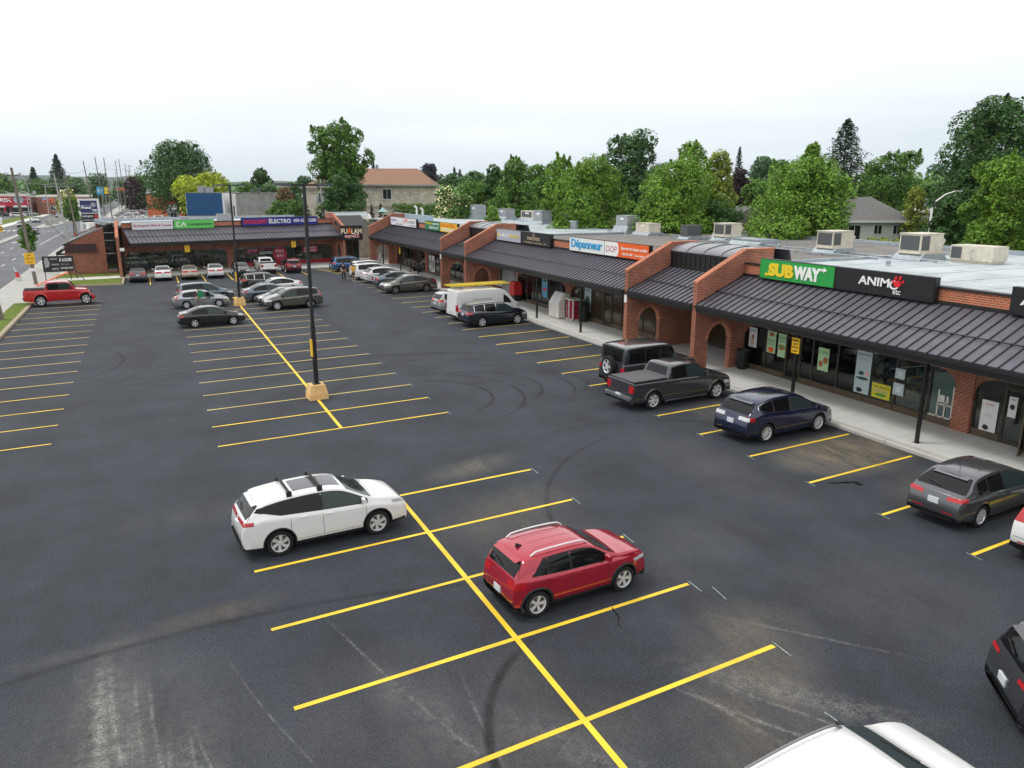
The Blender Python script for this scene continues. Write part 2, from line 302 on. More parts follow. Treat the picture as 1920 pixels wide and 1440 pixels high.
def concrete(name, col, jx=0, jy=0, jw=.018):
    m = mat(name, col, .85, 0, .3, 0, .10, 1.2, .25, 60); t = m.node_tree; l = t.links; b = t.nodes['Principled BSDF']; src = b.inputs['Base Color'].links[0].from_socket
    c = nd(t, 'ShaderNodeTexCoord'); z = nd(t, 'ShaderNodeTexNoise', ins={'Scale': 30, 'Detail': 5, 'Roughness': .8}); l.new(c.outputs['Object'], z.inputs[0])
    r = nd(t, 'ShaderNodeMapRange', ins={1: .3, 2: .7, 3: .85, 4: 1.12}); l.new(z.outputs[0], r.inputs[0])
    hv = nd(t, 'ShaderNodeHueSaturation'); l.new(src, hv.inputs['Color']); l.new(r.outputs[0], hv.inputs['Value']); l.new(hv.outputs[0], b.inputs['Base Color'])
    return m
concrete('concrete', (.60, .60, .57)); concrete('concrete_old', (.40, .395, .37)); concrete('kerb', (.45, .44, .41)); concrete('kerb_tan', (.36, .30, .21))
def grass_mat(name, c1, c2):
    m = bpy.data.materials.new(name); m.use_nodes = True; t = m.node_tree; l = t.links; b = t.nodes['Principled BSDF']; b.inputs['Roughness'].default_value = .9; b.inputs['Specular IOR Level'].default_value = .1
    c = nd(t, 'ShaderNodeTexCoord'); z = nd(t, 'ShaderNodeTexNoise', ins={'Scale': 1.6, 'Detail': 10, 'Roughness': .8}); l.new(c.outputs['Object'], z.inputs[0])
    cr = nd(t, 'ShaderNodeValToRGB'); l.new(z.outputs[0], cr.inputs[0]); cr.color_ramp.elements[0].position = .38; cr.color_ramp.elements[0].color = (*c1, 1); cr.color_ramp.elements[1].position = .62; cr.color_ramp.elements[1].color = (*c2, 1)
    l.new(cr.outputs[0], b.inputs['Base Color']); bp = nd(t, 'ShaderNodeBump', ins={'Strength': .8, 'Distance': .05}); l.new(z.outputs[0], bp.inputs['Height']); l.new(bp.outputs[0], b.inputs['Normal'])
    MATS[name] = m
grass_mat('grass', (.075, .115, .02), (.17, .21, .045)); grass_mat('lawn', (.045, .085, .02), (.09, .14, .035))
def sheet(name, pts, z, m, label=None):
    mb = MB(); mb.add([(x, y, z) for x, y in pts], [tuple(range(len(pts)))]); return mb.build(name, m, kind='structure')
sheet('ground', [(-1500, -300), (1500, -300), (1500, 4500), (-1500, 4500)], -.06, 'lawn')
sheet('parking_lot', [(-15.0, -45), (17.7, -45), (17.7, 84.5), (-8.9, 81.0), (-9.0, 73.2), (-13.5, 73.8), (-15, 71)], 0, 'asphalt_new')
sheet('road', [(-36.8, -60), (-18.8, -60), (-18.8, 1500), (-36.8, 1500)], 0, 'asphalt_road')
sheet('far_parking_lot', [(-15.2, 118), (22, 106), (40, 128), (40, 330), (-15.2, 430)], -.03, 'asphalt_far')
sheet('market_lot', [(-150, 240), (-44.3, 200), (-42.5, 306), (-150, 310)], -.02, 'asphalt_far')
sheet('cross_street', [(-15.2, 455), (120, 455), (120, 475), (-15.2, 475)], -.02, 'asphalt_road')
# sidewalk by the road, grass strip, kerbs
mb = MB()
mb.box(-18.6, -16.35, -60, 62, -.1, .15); mb.box(-18.6, -15.2, 62, 500, -.1, .15); mb.build('sidewalk', 'concrete_old', kind='structure')
mb = MB(); mb.box(-18.8, -18.6, -60, 500, -.1, .155); mb.build('road_kerb', 'kerb', kind='structure')
mb = MB(); mb.box(-16.35, -15.25, -60, 62, -.1, .16); mb.build('grass_strip', 'grass', kind='structure')
mb = MB(); mb.prism([(-15.25, -60), (-15.0, -60), (-15.0, 62.5), (-15.25, 62.5)], 'z', -.1, .17)
mb.prism([(-15.0, 62.5), (-15.25, 62.5), (-15.25, 71.0), (-13.6, 74.0), (-9.05, 73.35), (-8.95, 73.2), (-9.0, 73.0), (-13.5, 73.6), (-15.0, 70.9)], 'z', -.1, .165)
mb.prism([(-8.95, 73.2), (-8.75, 73.2), (-8.7, 79.2), (-8.95, 79.2)], 'z', -.1, .165)
mb.build('lot_kerb', 'kerb_tan', kind='structure')
mb = MB(); mb.prism([(-15.2, 71.2), (-13.6, 74.2), (-9.0, 73.5), (-8.97, 78.6), (-15.2, 77.6)], 'z', -.1, .17); mb.build('front_grass', 'grass', kind='structure')
mb = MB(); mb.prism([(-15.2, 77.6), (-8.97, 78.6), (-8.97, 81.2), (-15.2, 80.3)], 'z', -.1, .16); mb.build('front_walk', 'concrete', kind='structure')
mb = MB(); mb.prism([(-15.2, 80.3), (-8.97, 81.2), (-8.97, 84.9), (-15.2, 84.9)], 'z', -.1, .175); mb.build('wall_grass', 'grass', kind='structure')
mb = MB(); mb.prism([(-15.2, 84.9), (-14.4, 84.9), (-14.4, 118), (-15.2, 118)], 'z', -.1, .175); mb.build('side_walk', 'concrete', kind='structure')
# storefront walk with cut joints (real gaps between slabs) and end walk
mb = MB(); y = -30.0
while y < 84:
    mb.box(17.95, 19.6, y+.012, y+2.75-.012, -.1, .15); mb.box(19.62, 24.6, y+.012, y+2.75-.012, -.1, .15); y += 2.75
mb.box(17.95, 24.6, -30, 84, -.1, .138); mb.build('storefront_walk', 'concrete', kind='structure')
mb = MB(); y = -30.0
while y < 82:
    mb.prism([(17.6, -.1), (17.94, -.1), (17.94, .15), (17.66, .15), (17.6, .11)], 'y', y+.01, y+5.5-.01); y += 5.5
mb.build('storefront_kerb', 'kerb', kind='structure')
mb = MB(); mb.prism([(-8.7, 79.4), (12.4, 81.8), (17.9, 82.2), (17.9, 84), (24.5, 84), (24.5, 100), (-8.7, 88)], 'z', -.1, .149); mb.build('end_walk', 'concrete', kind='structure')
# far carriageway: median, verge, kerbs
mb = MB(); mb.prism([(-29.9, 0), (-28.6, 0), (-28.6, 150), (-29.0, 176), (-29.3, 186), (-29.9, 176)], 'z', -.1, .16); mb.build('median', 'concrete_old', kind='structure')
mb = MB(); mb.prism([(-30.4, 200), (-27.6, 205), (-26.2, 222), (-26.2, 330), (-29, 360), (-30.4, 300)], 'z', -.1, .16); mb.build('median', 'concrete_old', kind='structure')
mb = MB(); mb.box(-39.2, -36.8, -60, 520, -.1, .14); mb.build('far_sidewalk', 'concrete', kind='structure')
mb = MB(); mb.box(-44, -39.2, -60, 296, -.1, .12); mb.build('verge', 'grass', kind='structure')
mb = MB(); mb.prism([(-15.1, 120), (-13, 119), (-12.4, 150), (-15.1, 150)], 'z', -.05, .1); mb.prism([(-14, 190), (-2, 188), (-2, 200), (-14, 202)], 'z', -.05, .1); mb.build('lot_grass', 'grass', kind='structure')
# far hills
mb = MB(); rnd = random.Random(5); P_ = []
for i in range(61):
    x = -1400+i*50; P_.append((x, 34+26*math.exp(-((x+150)/420)**2)+6*math.sin(i*.7)+rnd.uniform(-2, 2)))
vs = []; fs = []
for i, (x, h) in enumerate(P_): vs += [(x, 3300, -5), (x, 3400, h*.75), (x, 3550, h), (x, 4200, -5)]
for i in range(60):
    for k in range(3): fs.append((i*4+k, i*4+4+k, i*4+5+k, i*4+1+k))
mb.add(vs, [f[::-1] for f in fs], 0, None, True); mat('hill', (.055, .085, .06), .95, 0, .1, 0, .3, .01); mb.build('hills', 'hill', kind='structure')
# ---------------------------------------------------------------- painted lines
def paint_mat(name, col, wear, light):
    m = bpy.data.materials.new(name); m.use_nodes = True; t = m.node_tree; l = t.links; b = t.nodes['Principled BSDF']; b.inputs['Roughness'].default_value = .6
    c = nd(t, 'ShaderNodeTexCoord'); z = nd(t, 'ShaderNodeTexNoise', ins={'Scale': 22, 'Detail': 6, 'Roughness': .8}); l.new(c.outputs['Object'], z.inputs[0])
    r = nd(t, 'ShaderNodeMapRange', ins={1: wear, 2: wear+.12, 3: 0, 4: 1}); l.new(z.outputs[0], r.inputs[0])
    q = nd(t, 'ShaderNodeMix', data_type='RGBA'); l.new(r.outputs[0], q.inputs[0]); q.inputs[6].default_value = (.10, .085, .05, 1); q.inputs[7].default_value = (*col, 1)
    z2 = nd(t, 'ShaderNodeTexNoise', ins={'Scale': .8, 'Detail': 4}); l.new(c.outputs['Object'], z2.inputs[0]); r2 = nd(t, 'ShaderNodeMapRange', ins={1: .3, 2: .7, 3: 1-light, 4: 1+light}); l.new(z2.outputs[0], r2.inputs[0])
    hv = nd(t, 'ShaderNodeHueSaturation'); l.new(q.outputs[2], hv.inputs['Color']); l.new(r2.outputs[0], hv.inputs['Value']); l.new(hv.outputs[0], b.inputs['Base Color']); MATS[name] = m
paint_mat('line_yellow', (.84, .56, .03), .30, .22); paint_mat('line_pale', (.70, .50, .15), .33, .2); paint_mat('line_white', (.75, .75, .72), .33, .1); paint_mat('chalk', (.45, .62, .58), .40, .1)
TS = math.tan(R(4.257)); LW = .055
yl = MB(); pl = MB(); ch = MB()
def seg(mb, x0, y0, x1, y1, hw, z=.005):
    d = Vector((x1-x0, y1-y0, 0)); d.normalize(); n = Vector((-d.y, d.x, 0))*hw; a = Vector((x0, y0, z)); b = Vector((x1, y1, z))
    k = max(1, int((b-a).length/1.5)); vs = []; fs = []
    rn = random.Random(int(x0*100+y0*37))
    for i in range(k+1):
        p = a.lerp(b, i/k); e = 1+rn.uniform(-.06, .06); vs += [p-n*e, p+n*e]
    for i in range(k): fs.append((2*i, 2*i+2, 2*i+3, 2*i+1))
    mb.add(vs, fs)
def stall(mb, x0, x1, y, hw=LW): seg(mb, x0, y+x0*TS, x1, y+x1*TS, hw)
def tick(x, y, l0=.55, l1=.75, z=.007): seg(ch, x, y-l1, x+.02, y+l0, .009, z)
SX = 2.8
for k in range(-4, 5):                                            # near double row
    stall(yl, -4.56, 4.66, k*SX); tick(4.72, k*SX+4.7*TS, .12, .42)
seg(yl, 0, -12, 0, 4*SX+.05, .062, .009)
G0 = 6.6829*SX; US = .9215*SX
for k in range(0, 19):                                            # far double row
    stall(pl if k > 1 else yl, -4.55, 4.49, G0+k*US, .045 if k > 1 else .05); tick(4.52, G0+k*US+4.5*TS, .18, .35); tick(-4.57, G0+k*US-4.55*TS, .12, .12)
seg(yl, -.02, G0-.04, -.02, G0+18*US, .062, .009)
SS = .9759*SX
for k in range(-9, 30):                                           # storefront row
    stall(yl if k < 13 else pl, 12.18, 17.36, .1431*SX+k*SS, .052); tick(12.12, .1431*SX+k*SS+12.1*TS, .15, .3)
for k in range(0, 17): stall(pl if k > 3 else yl, -14.95, -10.06, 7.8549*SX+k*.9076*SX, .045)   # street side row
for x in (-6.4, -3.85, -1.3, 1.3, 3.9, 6.5, 9.1): seg(yl, x, 72.4+(x+6.4)*.12, x, 79.3+(x+6.4)*.115, .05)
seg(yl, 11.2, 81.0, 12.4, 75.8, .05); seg(yl, 12.4, 75.8, 14.2, 75.9, .05)
for i in range(4): seg(yl, 11.3+i*.35, 80.4-i*1.2, 13.6, 79.6-i*1.2, .05)
yl.build('bay_lines', 'line_yellow', kind='structure'); pl.build('faded_bay_lines', 'line_pale', kind='structure')
seg(ch, 4.0, -1.6, 4.1, -2.9, .009, .007); seg(ch, 5.0, 2.2, 5.08, 2.8, .008, .007)
ch.build('chalk_marks', 'chalk', kind='structure')
wl = MB()
for y0 in range(-40, 500, 9):
    seg(wl, -25.6, y0, -25.6, y0+3, .06)
    if y0 < 118: seg(wl, -22.45, y0+4.5, -22.45, y0+7.5, .06)
seg(wl, -22.6, 140, -22.5, 182, .06)
for y0 in range(-40, 500, 9): seg(wl, -33.2, y0, -33.2, y0+3, .06)
for x in (-24.1, -27.2): seg(wl, x, 146, x, 149.5, .12); seg(wl, x-.5, 148.6, x, 149.9, .08); seg(wl, x+.5, 148.6, x, 149.9, .08)
for i in range(7): seg(wl, -35.9+i*1.0, 191, -35.9+i*1.0, 195, .2)
seg(wl, -28.5, 188, -18.9, 188, .2); wl.build('road_lines', 'line_white', kind='structure')
# oil patch, crack in the asphalt and paper scraps
mat('oil', (.004, .004, .004), .25)
ck = MB()
pts = [(2.45, 3.0), (2.38, 2.6), (2.2, 2.35), (2.28, 2.0), (2.05, 1.7), (2.1, 1.4), (1.9, 1.1), (1.95, .8), (1.8, .5)]
for a, b in zip(pts, pts[1:]): seg(ck, a[0], a[1], b[0], b[1], .016, .006)
ck.build('asphalt_crack', 'oil', kind='structure')
op = MB(); c0 = Vector((13.1, 6.35))
for (dx, dy, rx, ry, s_) in ((0, 0, .34, .06, 1), (.32, -.12, .26, .07, 2), (.42, -.32, .12, .12, 3), (-.3, .12, .16, .04, 4)):
    rn = random.Random(s_); vs = [(c0.x+dx+rx*math.cos(a*PI/7)*rn.uniform(.7, 1.2), c0.y+dy+ry*math.sin(a*PI/7)*rn.uniform(.7, 1.2)-.2*rx*math.cos(a*PI/7), .004+.001*s_) for a in range(14)]; op.add(vs, [tuple(range(14))])
op.build('oil_stain', 'oil', kind='structure')
# ---------------------------------------------------------------- shopping plaza
def roof_mat(name, c1, c2, sc):
    m = bpy.data.materials.new(name); m.use_nodes = True; t = m.node_tree; l = t.links; b = t.nodes['Principled BSDF']; b.inputs['Roughness'].default_value = .75
    c = nd(t, 'ShaderNodeTexCoord'); z = nd(t, 'ShaderNodeTexNoise', ins={'Scale': sc, 'Detail': 9, 'Roughness': .7, 'Distortion': .6}); l.new(c.outputs['Object'], z.inputs[0])
    cr = nd(t, 'ShaderNodeValToRGB'); l.new(z.outputs[0], cr.inputs[0]); cr.color_ramp.elements[0].position = .33; cr.color_ramp.elements[0].color = (*c1, 1); cr.color_ramp.elements[1].position = .6; cr.color_ramp.elements[1].color = (*c2, 1)
    z2 = nd(t, 'ShaderNodeTexNoise', ins={'Scale': .22, 'Detail': 5, 'Roughness': .55}); l.new(c.outputs['Object'], z2.inputs[0]); r2 = nd(t, 'ShaderNodeMapRange', ins={1: .60, 2: .66, 3: 1, 4: .62}); l.new(z2.outputs[0], r2.inputs[0]); hv = nd(t, 'ShaderNodeHueSaturation'); l.new(cr.outputs[0], hv.inputs['Color']); l.new(r2.outputs[0], hv.inputs['Value'])
    l.new(hv.outputs[0], b.inputs['Base Color']); MATS[name] = m
roof_mat('roof_gravel', (.125, .118, .112), (.20, .185, .175), .5); roof_mat('roof_pale', (.30, .34, .36), (.50, .55, .57), .25)
mat('shelf_a', (.35, .08, .05), .6); mat('shelf_b', (.08, .2, .35), .6); mat('shelf_c', (.5, .4, .1), .6); mat('shelf_d', (.1, .28, .14), .6)
mat('vault', (.16, .165, .185), .3, 0, .5, .3, .15, .8)
TST = Matrix(((0, 1, 0, 21.1), (1, 0, 0, 0), (0, 0, 1, 0), (0, 0, 0, 1)))
EA, EZ, TA, TZ = -3.12, 3.55, -.24, 4.87      # eave and top of canopy: (inward, height)
def canopy(root, T, s0, s1, tz=TZ):
    sl = Vector((TA-EA, tz-EZ)); ln = sl.length; sl.normalize(); nn = Vector((-sl.y, sl.x))
    def pt(t, h): return (EA+sl.x*t+nn.x*h, EZ+sl.y*t+nn.y*h)
    b = MB(T); b.prism([pt(0, 0), pt(ln, 0), pt(ln, -.06), pt(0, -.06)], 'x', s0, s1, 0)
    k = s0+.03; n = max(1, round((s1-s0-.06)/.42)); stp = (s1-s0-.06)/n
    for j in range(n+1):
        q = k+j*stp; b.prism([pt(-.03, 0), pt(ln, 0), pt(ln, .045), pt(-.03, .045)], 'x', q-.016, q+.016, 1)
        b.prism([pt(.40*ln, .045), pt(.40*ln+.05, .045), pt(.40*ln+.05, .085), pt(.40*ln, .085)], 'x', q-.03, q+.03, 1)
    b.prism([pt(.40*ln, .05), pt(.40*ln+.035, .05), pt(.40*ln+.035, .085), pt(.40*ln, .085)], 'x', s0+.05, s1-.05, 1)
    b.build('canopy_roof', ['canopy', 'seam'], root)
    f = MB(T); f.box(s0, s1, EA-.05, EA+.03, 3.28, EZ-.075, 0); f.box(s0, s1, EA-.16, EA-.05, 3.40, 3.46, 0); f.box(s0, s1, EA-.16, EA-.14, 3.46, 3.53, 0)
    f.box(s0, s1, EA-.02, EA+.1, 3.18, 3.28, 0)
    q = s0+.1
    while q < s1-.1: f.box(q, q+.30, EA-.135, EA-.06, 3.462, 3.475, 1); q += .42
    f.build('gutter', ['black_metal', 'galv'], root)
    f = MB(T); f.box(s0, s1, EA+.11, -.01, 3.19, 3.25, 0); f.build('soffit', 'soffit', root)
    f = MB(T); f.box(s0, s1, TA-.10, TA+.02, tz-.02, tz+.10, 0); f.build('flashing', 'black_metal', root)
ARCH = (-2.28, -.84, 1.78)
def arch_pts(a0, a1, zs, n=14):
    r = (a1-a0)/2; c = (a0+a1)/2
    return [(c+r*math.cos(t*PI/n), zs+r*math.sin(t*PI/n)) for t in range(n+1)]
def gable(root, T, s0, s1, back=1.6, arch=True):
    out = [(-3.1, .12), (-3.1, 4.62), (-.22, 6.08), (back, 6.10), (back, .12)]
    pts = out+([(ARCH[1], .12)]+arch_pts(*ARCH)+[(ARCH[0], .12)] if arch else [])
    b = MB(T); b.prism(pts, 'x', s0, s1, 0)
    b.prism([(-3.12, 4.55), (-3.12, 4.68), (-.22, 6.155), (back+.02, 6.17), (back+.02, 6.101), (-.215, 6.082), (-3.101, 4.622), (-3.101, 4.55)], 'x', s0-.02, s1+.02, 1)
    if arch:
        r = (ARCH[1]-ARCH[0])/2; c = (ARCH[0]+ARCH[1])/2
        ring = [(c+(r+.16)*math.cos(t*PI/14), ARCH[2]+(r+.16)*math.sin(t*PI/14)) for t in range(15)]+[(c+(r-.012)*math.cos(t*PI/14), ARCH[2]+(r-.012)*math.sin(t*PI/14)) for t in range(14, -1, -1)]
        b.prism(ring, 'x', s0-.012, s1+.012, 1)
    b.build('gable_wall', ['brick', 'brick_orange'], root)
def parapet(root, T, s0, s1):
    b = MB(T); b.box(s0, s1, -.22, .08, 4.80, 5.42, 0); b.box(s0, s1, -.27, .13, 5.42, 5.50, 1); b.build('parapet', ['brick_orange', 'black_metal'], root)
def header(root, T, s0, s1):
    b = MB(T); b.box(s0, s1, .0, .25, 2.72, 3.26, 0); b.box(s0, s1, .02, .22, 3.26, 4.8, 0); b.build('wall', 'brick', root)
def bay(root, T, s0, s1, mull, doors=(), glass='shop_glass', rc=.75, panel='bronze_panel', base=.42, labels=None):
    # arched corners in brick, frame, and one window (pane as sub-part) between mullions
    b = MB(T)
    for a, sg in ((s0, 1), (s1, -1)):
        pts = [(a, 2.72), (a, 1.75)]+[(a+sg*rc*(1-math.cos(t*PI/16)), 1.75+rc*.82*math.sin(t*PI/16)) for t in range(1, 9)]+[(a+sg*rc, 2.72)]
        b.prism(pts, 'y', -.01, .2, 0)
    b.box(s0+rc, s1-rc, .0, .2, 2.40, 2.72, 0)
    b.build('arch_corner', 'brick', root)
    m = sorted(mull); ed = [s0]+m+[s1]
    for a, c in zip(ed, ed[1:]):
        isd = any(a-.05 <= d <= c+.05 for d in doors)
        f = MB(T); w = .035; zb = .16 if isd else base
        f.box(a, a+w, .06, .17, .15, 2.46); f.box(c-w, c, .06, .17, .15, 2.46); f.box(a+w, c-w, .062, .168, 2.38, 2.46)
        if not isd: f.box(a+w, c-w, .04, .18, .15, base, 1)
        else: f.box(a+w, c-w, .07, .16, .15, .30); f.box(a+w, c-w, .07, .16, 2.12, 2.18); f.box(a+w+.05, a+w+.08, .0, .03, .95, 1.35, 0); f.box(a+w+.05, a+w+.08, .03, .07, .95, .98, 0); f.box(a+w+.05, a+w+.08, .03, .07, 1.32, 1.35, 0)
        o = f.build('door' if isd else 'window', ['bronze', panel], root)
        g = MB(T); g.box(a+w+.002, c-w-.002, .105, .13, .30 if isd else base, 2.38); g.build('pane', glass, o)
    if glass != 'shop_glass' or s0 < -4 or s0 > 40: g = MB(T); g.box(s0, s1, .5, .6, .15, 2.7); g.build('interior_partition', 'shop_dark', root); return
    g = MB(T); g.box(s0, s1, 3.0, 3.1, .15, 2.7); g.box(s0-.05, s0, .25, 3.0, .15, 2.7); g.box(s1, s1+.05, .25, 3.0, .15, 2.7); g.box(s0, s1, .25, 3.0, 2.70, 2.75, 1); g.build('interior_wall', ['shop_wall', 'shop_dark'], root)
    rn = random.Random(int(s0*10)); a = s0+.5
    while a < s1-1.2:
        w_ = rn.uniform(.8, 1.3); b = MB(T); d0 = rn.choice((1.1, 1.7, 2.3))
        for z in (.5, .95, 1.4, 1.85): b.box(a, a+w_, d0, d0+.35, z, z+.03, 0)
        b.box(a, a+w_, d0+.35, d0+.38, .15, 2.1, 0)
        for z in (.53, .98, 1.43):
            q = a+.03
            while q < a+w_-.15: ww = rn.uniform(.06, .18); b.box(q, q+ww, d0+.02, d0+.3, z, z+rn.uniform(.15, .36), rn.randint(1, 6)); q += ww+.02
        b.build('shelf_display', ['bronze', 'offwhite', 'shelf_a', 'shelf_b', 'shelf_c', 'shelf_d', 'shop_dark'], root); a += w_+rn.uniform(.25, .9)
    for j in range(3): q = s0+(s1-s0)*(j+.5)/3; g = MB(T); g.box(q-.5, q+.5, 1.5, 1.62, 2.64, 2.69); g.build('ceiling_lamp', 'tube_light', root)
def porch(root, T, s0, s1):
    canopy(root, T, s0, s1, 4.78)
    b = MB(T); b.box(s0, s1, TA-.02, TA+.10, 4.80, 5.62, 0)
    q = s0+.2
    while q < s1: b.box(q, q+.03, TA-.055, TA-.02, 4.85, 5.60, 0); q += .42
    b.box(s0, s1, TA-.08, TA-.021, 5.56, 5.66, 0); b.build('clerestory', 'black_metal', root)
    n = 14; prof = [(TA-.05+1.85*(1-math.cos(t*PI/n*.5)), 5.62+.50*math.sin(t*PI/n*.5)) for t in range(n+1)]; prof += [(TA+3.2, 5.98), (TA+3.4, 5.3)]
    vs = []; fs = []
    for (i, z) in prof: vs += [(s0, i, z), (s1, i, z)]
    for k in range(len(prof)-1): fs.append((2*k, 2*k+1, 2*k+3, 2*k+2))
    b = MB(T); b.add(vs, fs, 0, None, True)
    for j in range(1, 4):
        q = s0+(s1-s0)*j/4
        for k in range(n): b.prism([(prof[k][0], prof[k][1]), (prof[k+1][0], prof[k+1][1]), (prof[k+1][0], prof[k+1][1]+.03), (prof[k][0], prof[k][1]+.03)], 'x', q-.02, q+.02, 1)
    b.build('barrel_skylight', ['vault', 'black_metal'], root)
    b = MB(T); b.box(s0+.002, s0+.1, 1.6, 2.1, .15, 3.2, 0); b.box(s1-.1, s1-.002, 1.6, 2.1, .15, 3.2, 0); b.box(s0, s1, 2.2, 2.3, 2.35, 3.4, 0); b.box(s0, s1, .01, 2.2, 3.2, 3.3, 1); b.build('porch_wall', ['brick', 'soffit'], root)
    ns = 4; w = (s1-s0-.2)/ns
    for j in range(ns):
        a = s0+.1+j*w; f = MB(T); f.box(a, a+.05, 2.12, 2.2, .15, 2.35); f.box(a+w-.05, a+w, 2.12, 2.2, .15, 2.35); f.box(a+.05, a+w-.05, 2.12, 2.2, .15, .35); f.box(a+.05, a+w-.05, 2.12, 2.2, 2.25, 2.35)
        o = f.build('door', 'bronze', root); g = MB(T); g.box(a+.052, a+w-.052, 2.15, 2.18, .35, 2.25); g.build('pane', 'brown_glass', o)
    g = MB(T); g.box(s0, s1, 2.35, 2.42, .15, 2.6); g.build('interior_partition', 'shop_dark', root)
def posts(root, T, ss):
    for s in ss: b = MB(T); b.box(s-.055, s+.055, -2.76, -2.65, .15, 3.2); b.box(s-.09, s+.09, -2.80, -2.61, .15, .17); b.build('post', 'black_paint', root)
_m = MATS['shop_glass']; _t = _m.node_tree; _b = _t.nodes['Principled BSDF']; _tr = nd(_t, 'ShaderNodeBsdfTransparent', ins={0: (.78, .84, .81, 1)}); _ms = nd(_t, 'ShaderNodeMixShader', ins={0: .82}); _t.links.new(_b.outputs[0], _ms.inputs[1]); _t.links.new(_tr.outputs[0], _ms.inputs[2])
_gl = nd(_t, 'ShaderNodeBsdfGlossy', ins={'Roughness': .03}); _fr = nd(_t, 'ShaderNodeFresnel', ins={0: 1.5}); _m2 = nd(_t, 'ShaderNodeMixShader'); _t.links.new(_fr.outputs[0], _m2.inputs[0]); _t.links.new(_ms.outputs[0], _m2.inputs[1]); _t.links.new(_gl.outputs[0], _m2.inputs[2]); _t.links.new(_m2.outputs[0], _t.nodes['Material Output'].inputs[0])
# ---- long wing
row = thing('shopping_plaza', 'long brick strip mall with black ribbed canopies along the right side', 'strip mall')
for (a, b) in ((-24, 20.2), (26.62, 51.0), (57.32, 82.3)): canopy(row, TST, a, b); parapet(row, TST, a, b); header(row, TST, a, b)
for a in (20.2, 26.3, 51.0, 57.0, 82.3): gable(row, TST, a, a+.32)
porch(row, TST, 20.52, 26.3); porch(row, TST, 51.32, 57.0)
posts(row, TST, (-10.5, -4.4, 1.7, 7.8, 13.9, 32.13, 38.36, 44.6, 65.2, 71.2, 78.0))
def pier(root, T, a, b): m = MB(T); m.box(a, b, -.06, .24, .13, 2.72); m.build('brick_pier', 'brick', root)
bay(row, TST, 8.45, 20.19, (9.6, 11.13, 12.63, 14.15, 15.6, 16.35, 17.25, 18.62), doors=(16.8,))
pier(row, TST, 7.72, 8.45); bay(row, TST, -2.8, 7.72, (-1.4, .1, 1.5, 2.9, 4.3, 5.5, 6.6), doors=(6.0,))
pier(row, TST, -3.5, -2.8); bay(row, TST, -14, -3.5, (-12.5, -11, -9.5, -8, -6.5, -5)); pier(row, TST, -14.7, -14); bay(row, TST, -23.9, -14.7, (-22, -20, -18, -16.5))
bay(row, TST, 26.63, 38.2, (28, 29.3, 30.6, 31.7, 32.9, 33.9, 35.2, 36.6), doors=(33.4,), glass='brown_glass')
pier(row, TST, 38.2, 39.0); bay(row, TST, 39.0, 47.3, (40.4, 41.8, 43.1, 44.4, 45.7), doors=(46.5,))
b = MB(TST); b.box(47.3, 50.98, .02, .24, .15, 2.72); b.build('white_panel', 'ac_grey', row)
bay(row, TST, 47.7, 50.6, (48.7, 49.6), doors=(49.1,), panel='offwhite', rc=.3)
bay(row, TST, 57.4, 70.1, (59, 60.5, 62, 63.4, 64.9, 66.4, 67.9, 69), doors=(64.1,)); pier(row, TST, 70.1, 70.8); bay(row, TST, 70.8, 81.6, (72.3, 73.8, 75.2, 76.5, 78, 79.8), doors=(75.8,)); pier(row, TST, 81.6, 82.3)
rf = MB(TST)
rf.box(-24, 20.9, .08, 19.6, 5.05, 5.28, 0); rf.box(20.9, 47.8, .08, 19.6, 5.05, 5.26, 1); rf.box(47.8, 93, .08, 19.6, 5.05, 5.28, 0)
for s in (20.9, 47.8): rf.box(s-.15, s+.15, .2, 19.5, 5.29, 5.42, 2)
rf.box(-24, 93, 19.6, 19.95, 4.9, 5.5, 2); rf.box(-24, 93, 19.35, 19.6, 5.05, 5.40, 2); [rf.box(s-.04, s+.04, .2, 19.3, 5.282, 5.288, 2) for s in [k*2.4-22 for k in range(18)]+[49.5+k*2.4 for k in range(18)]]
rf.build('roof', ['roof_pale', 'roof_gravel', 'galv'], row)
for (a, b_) in (((10.5, 17.2), (10.4, 24.0)), ((9.0, 19.3), (15.6, 31.0)), ((10.8, 26.5), (11.6, 36.0)), ((12.0, 37.5), (12.3, 49.0)), ((11.2, 50.0), (13.5, 66.0)), ((13.0, 67.0), (12.0, 82.0))):
    m = MB(TST); p0, p1 = Vector((a[1], a[0], 5.40)), Vector((b_[1], b_[0], 5.40)); md_ = Vector((p1.x, p0.y, 5.40)); m.tube([p0, md_, p1], .035, 6); n_ = 6
    for k in range(n_): q = p0.lerp(md_, (k+.5)/n_); m.box(q.x-.1, q.x+.1, q.y-.05, q.y+.05, 5.27, 5.365)
    m.build('roof_conduit', 'galv', row)
b = MB(TST); b.box(-24, 93, 19.6, 19.9, -.1, 4.9); b.box(-24, -23.8, .3, 19.6, -.1, 5.05); b.box(92.8, 93, .3, 19.6, -.1, 5.05); b.box(83.0, 92.8, 4.3, 4.5, -.1, 5.05); b.build('rear_wall', 'brick', row)
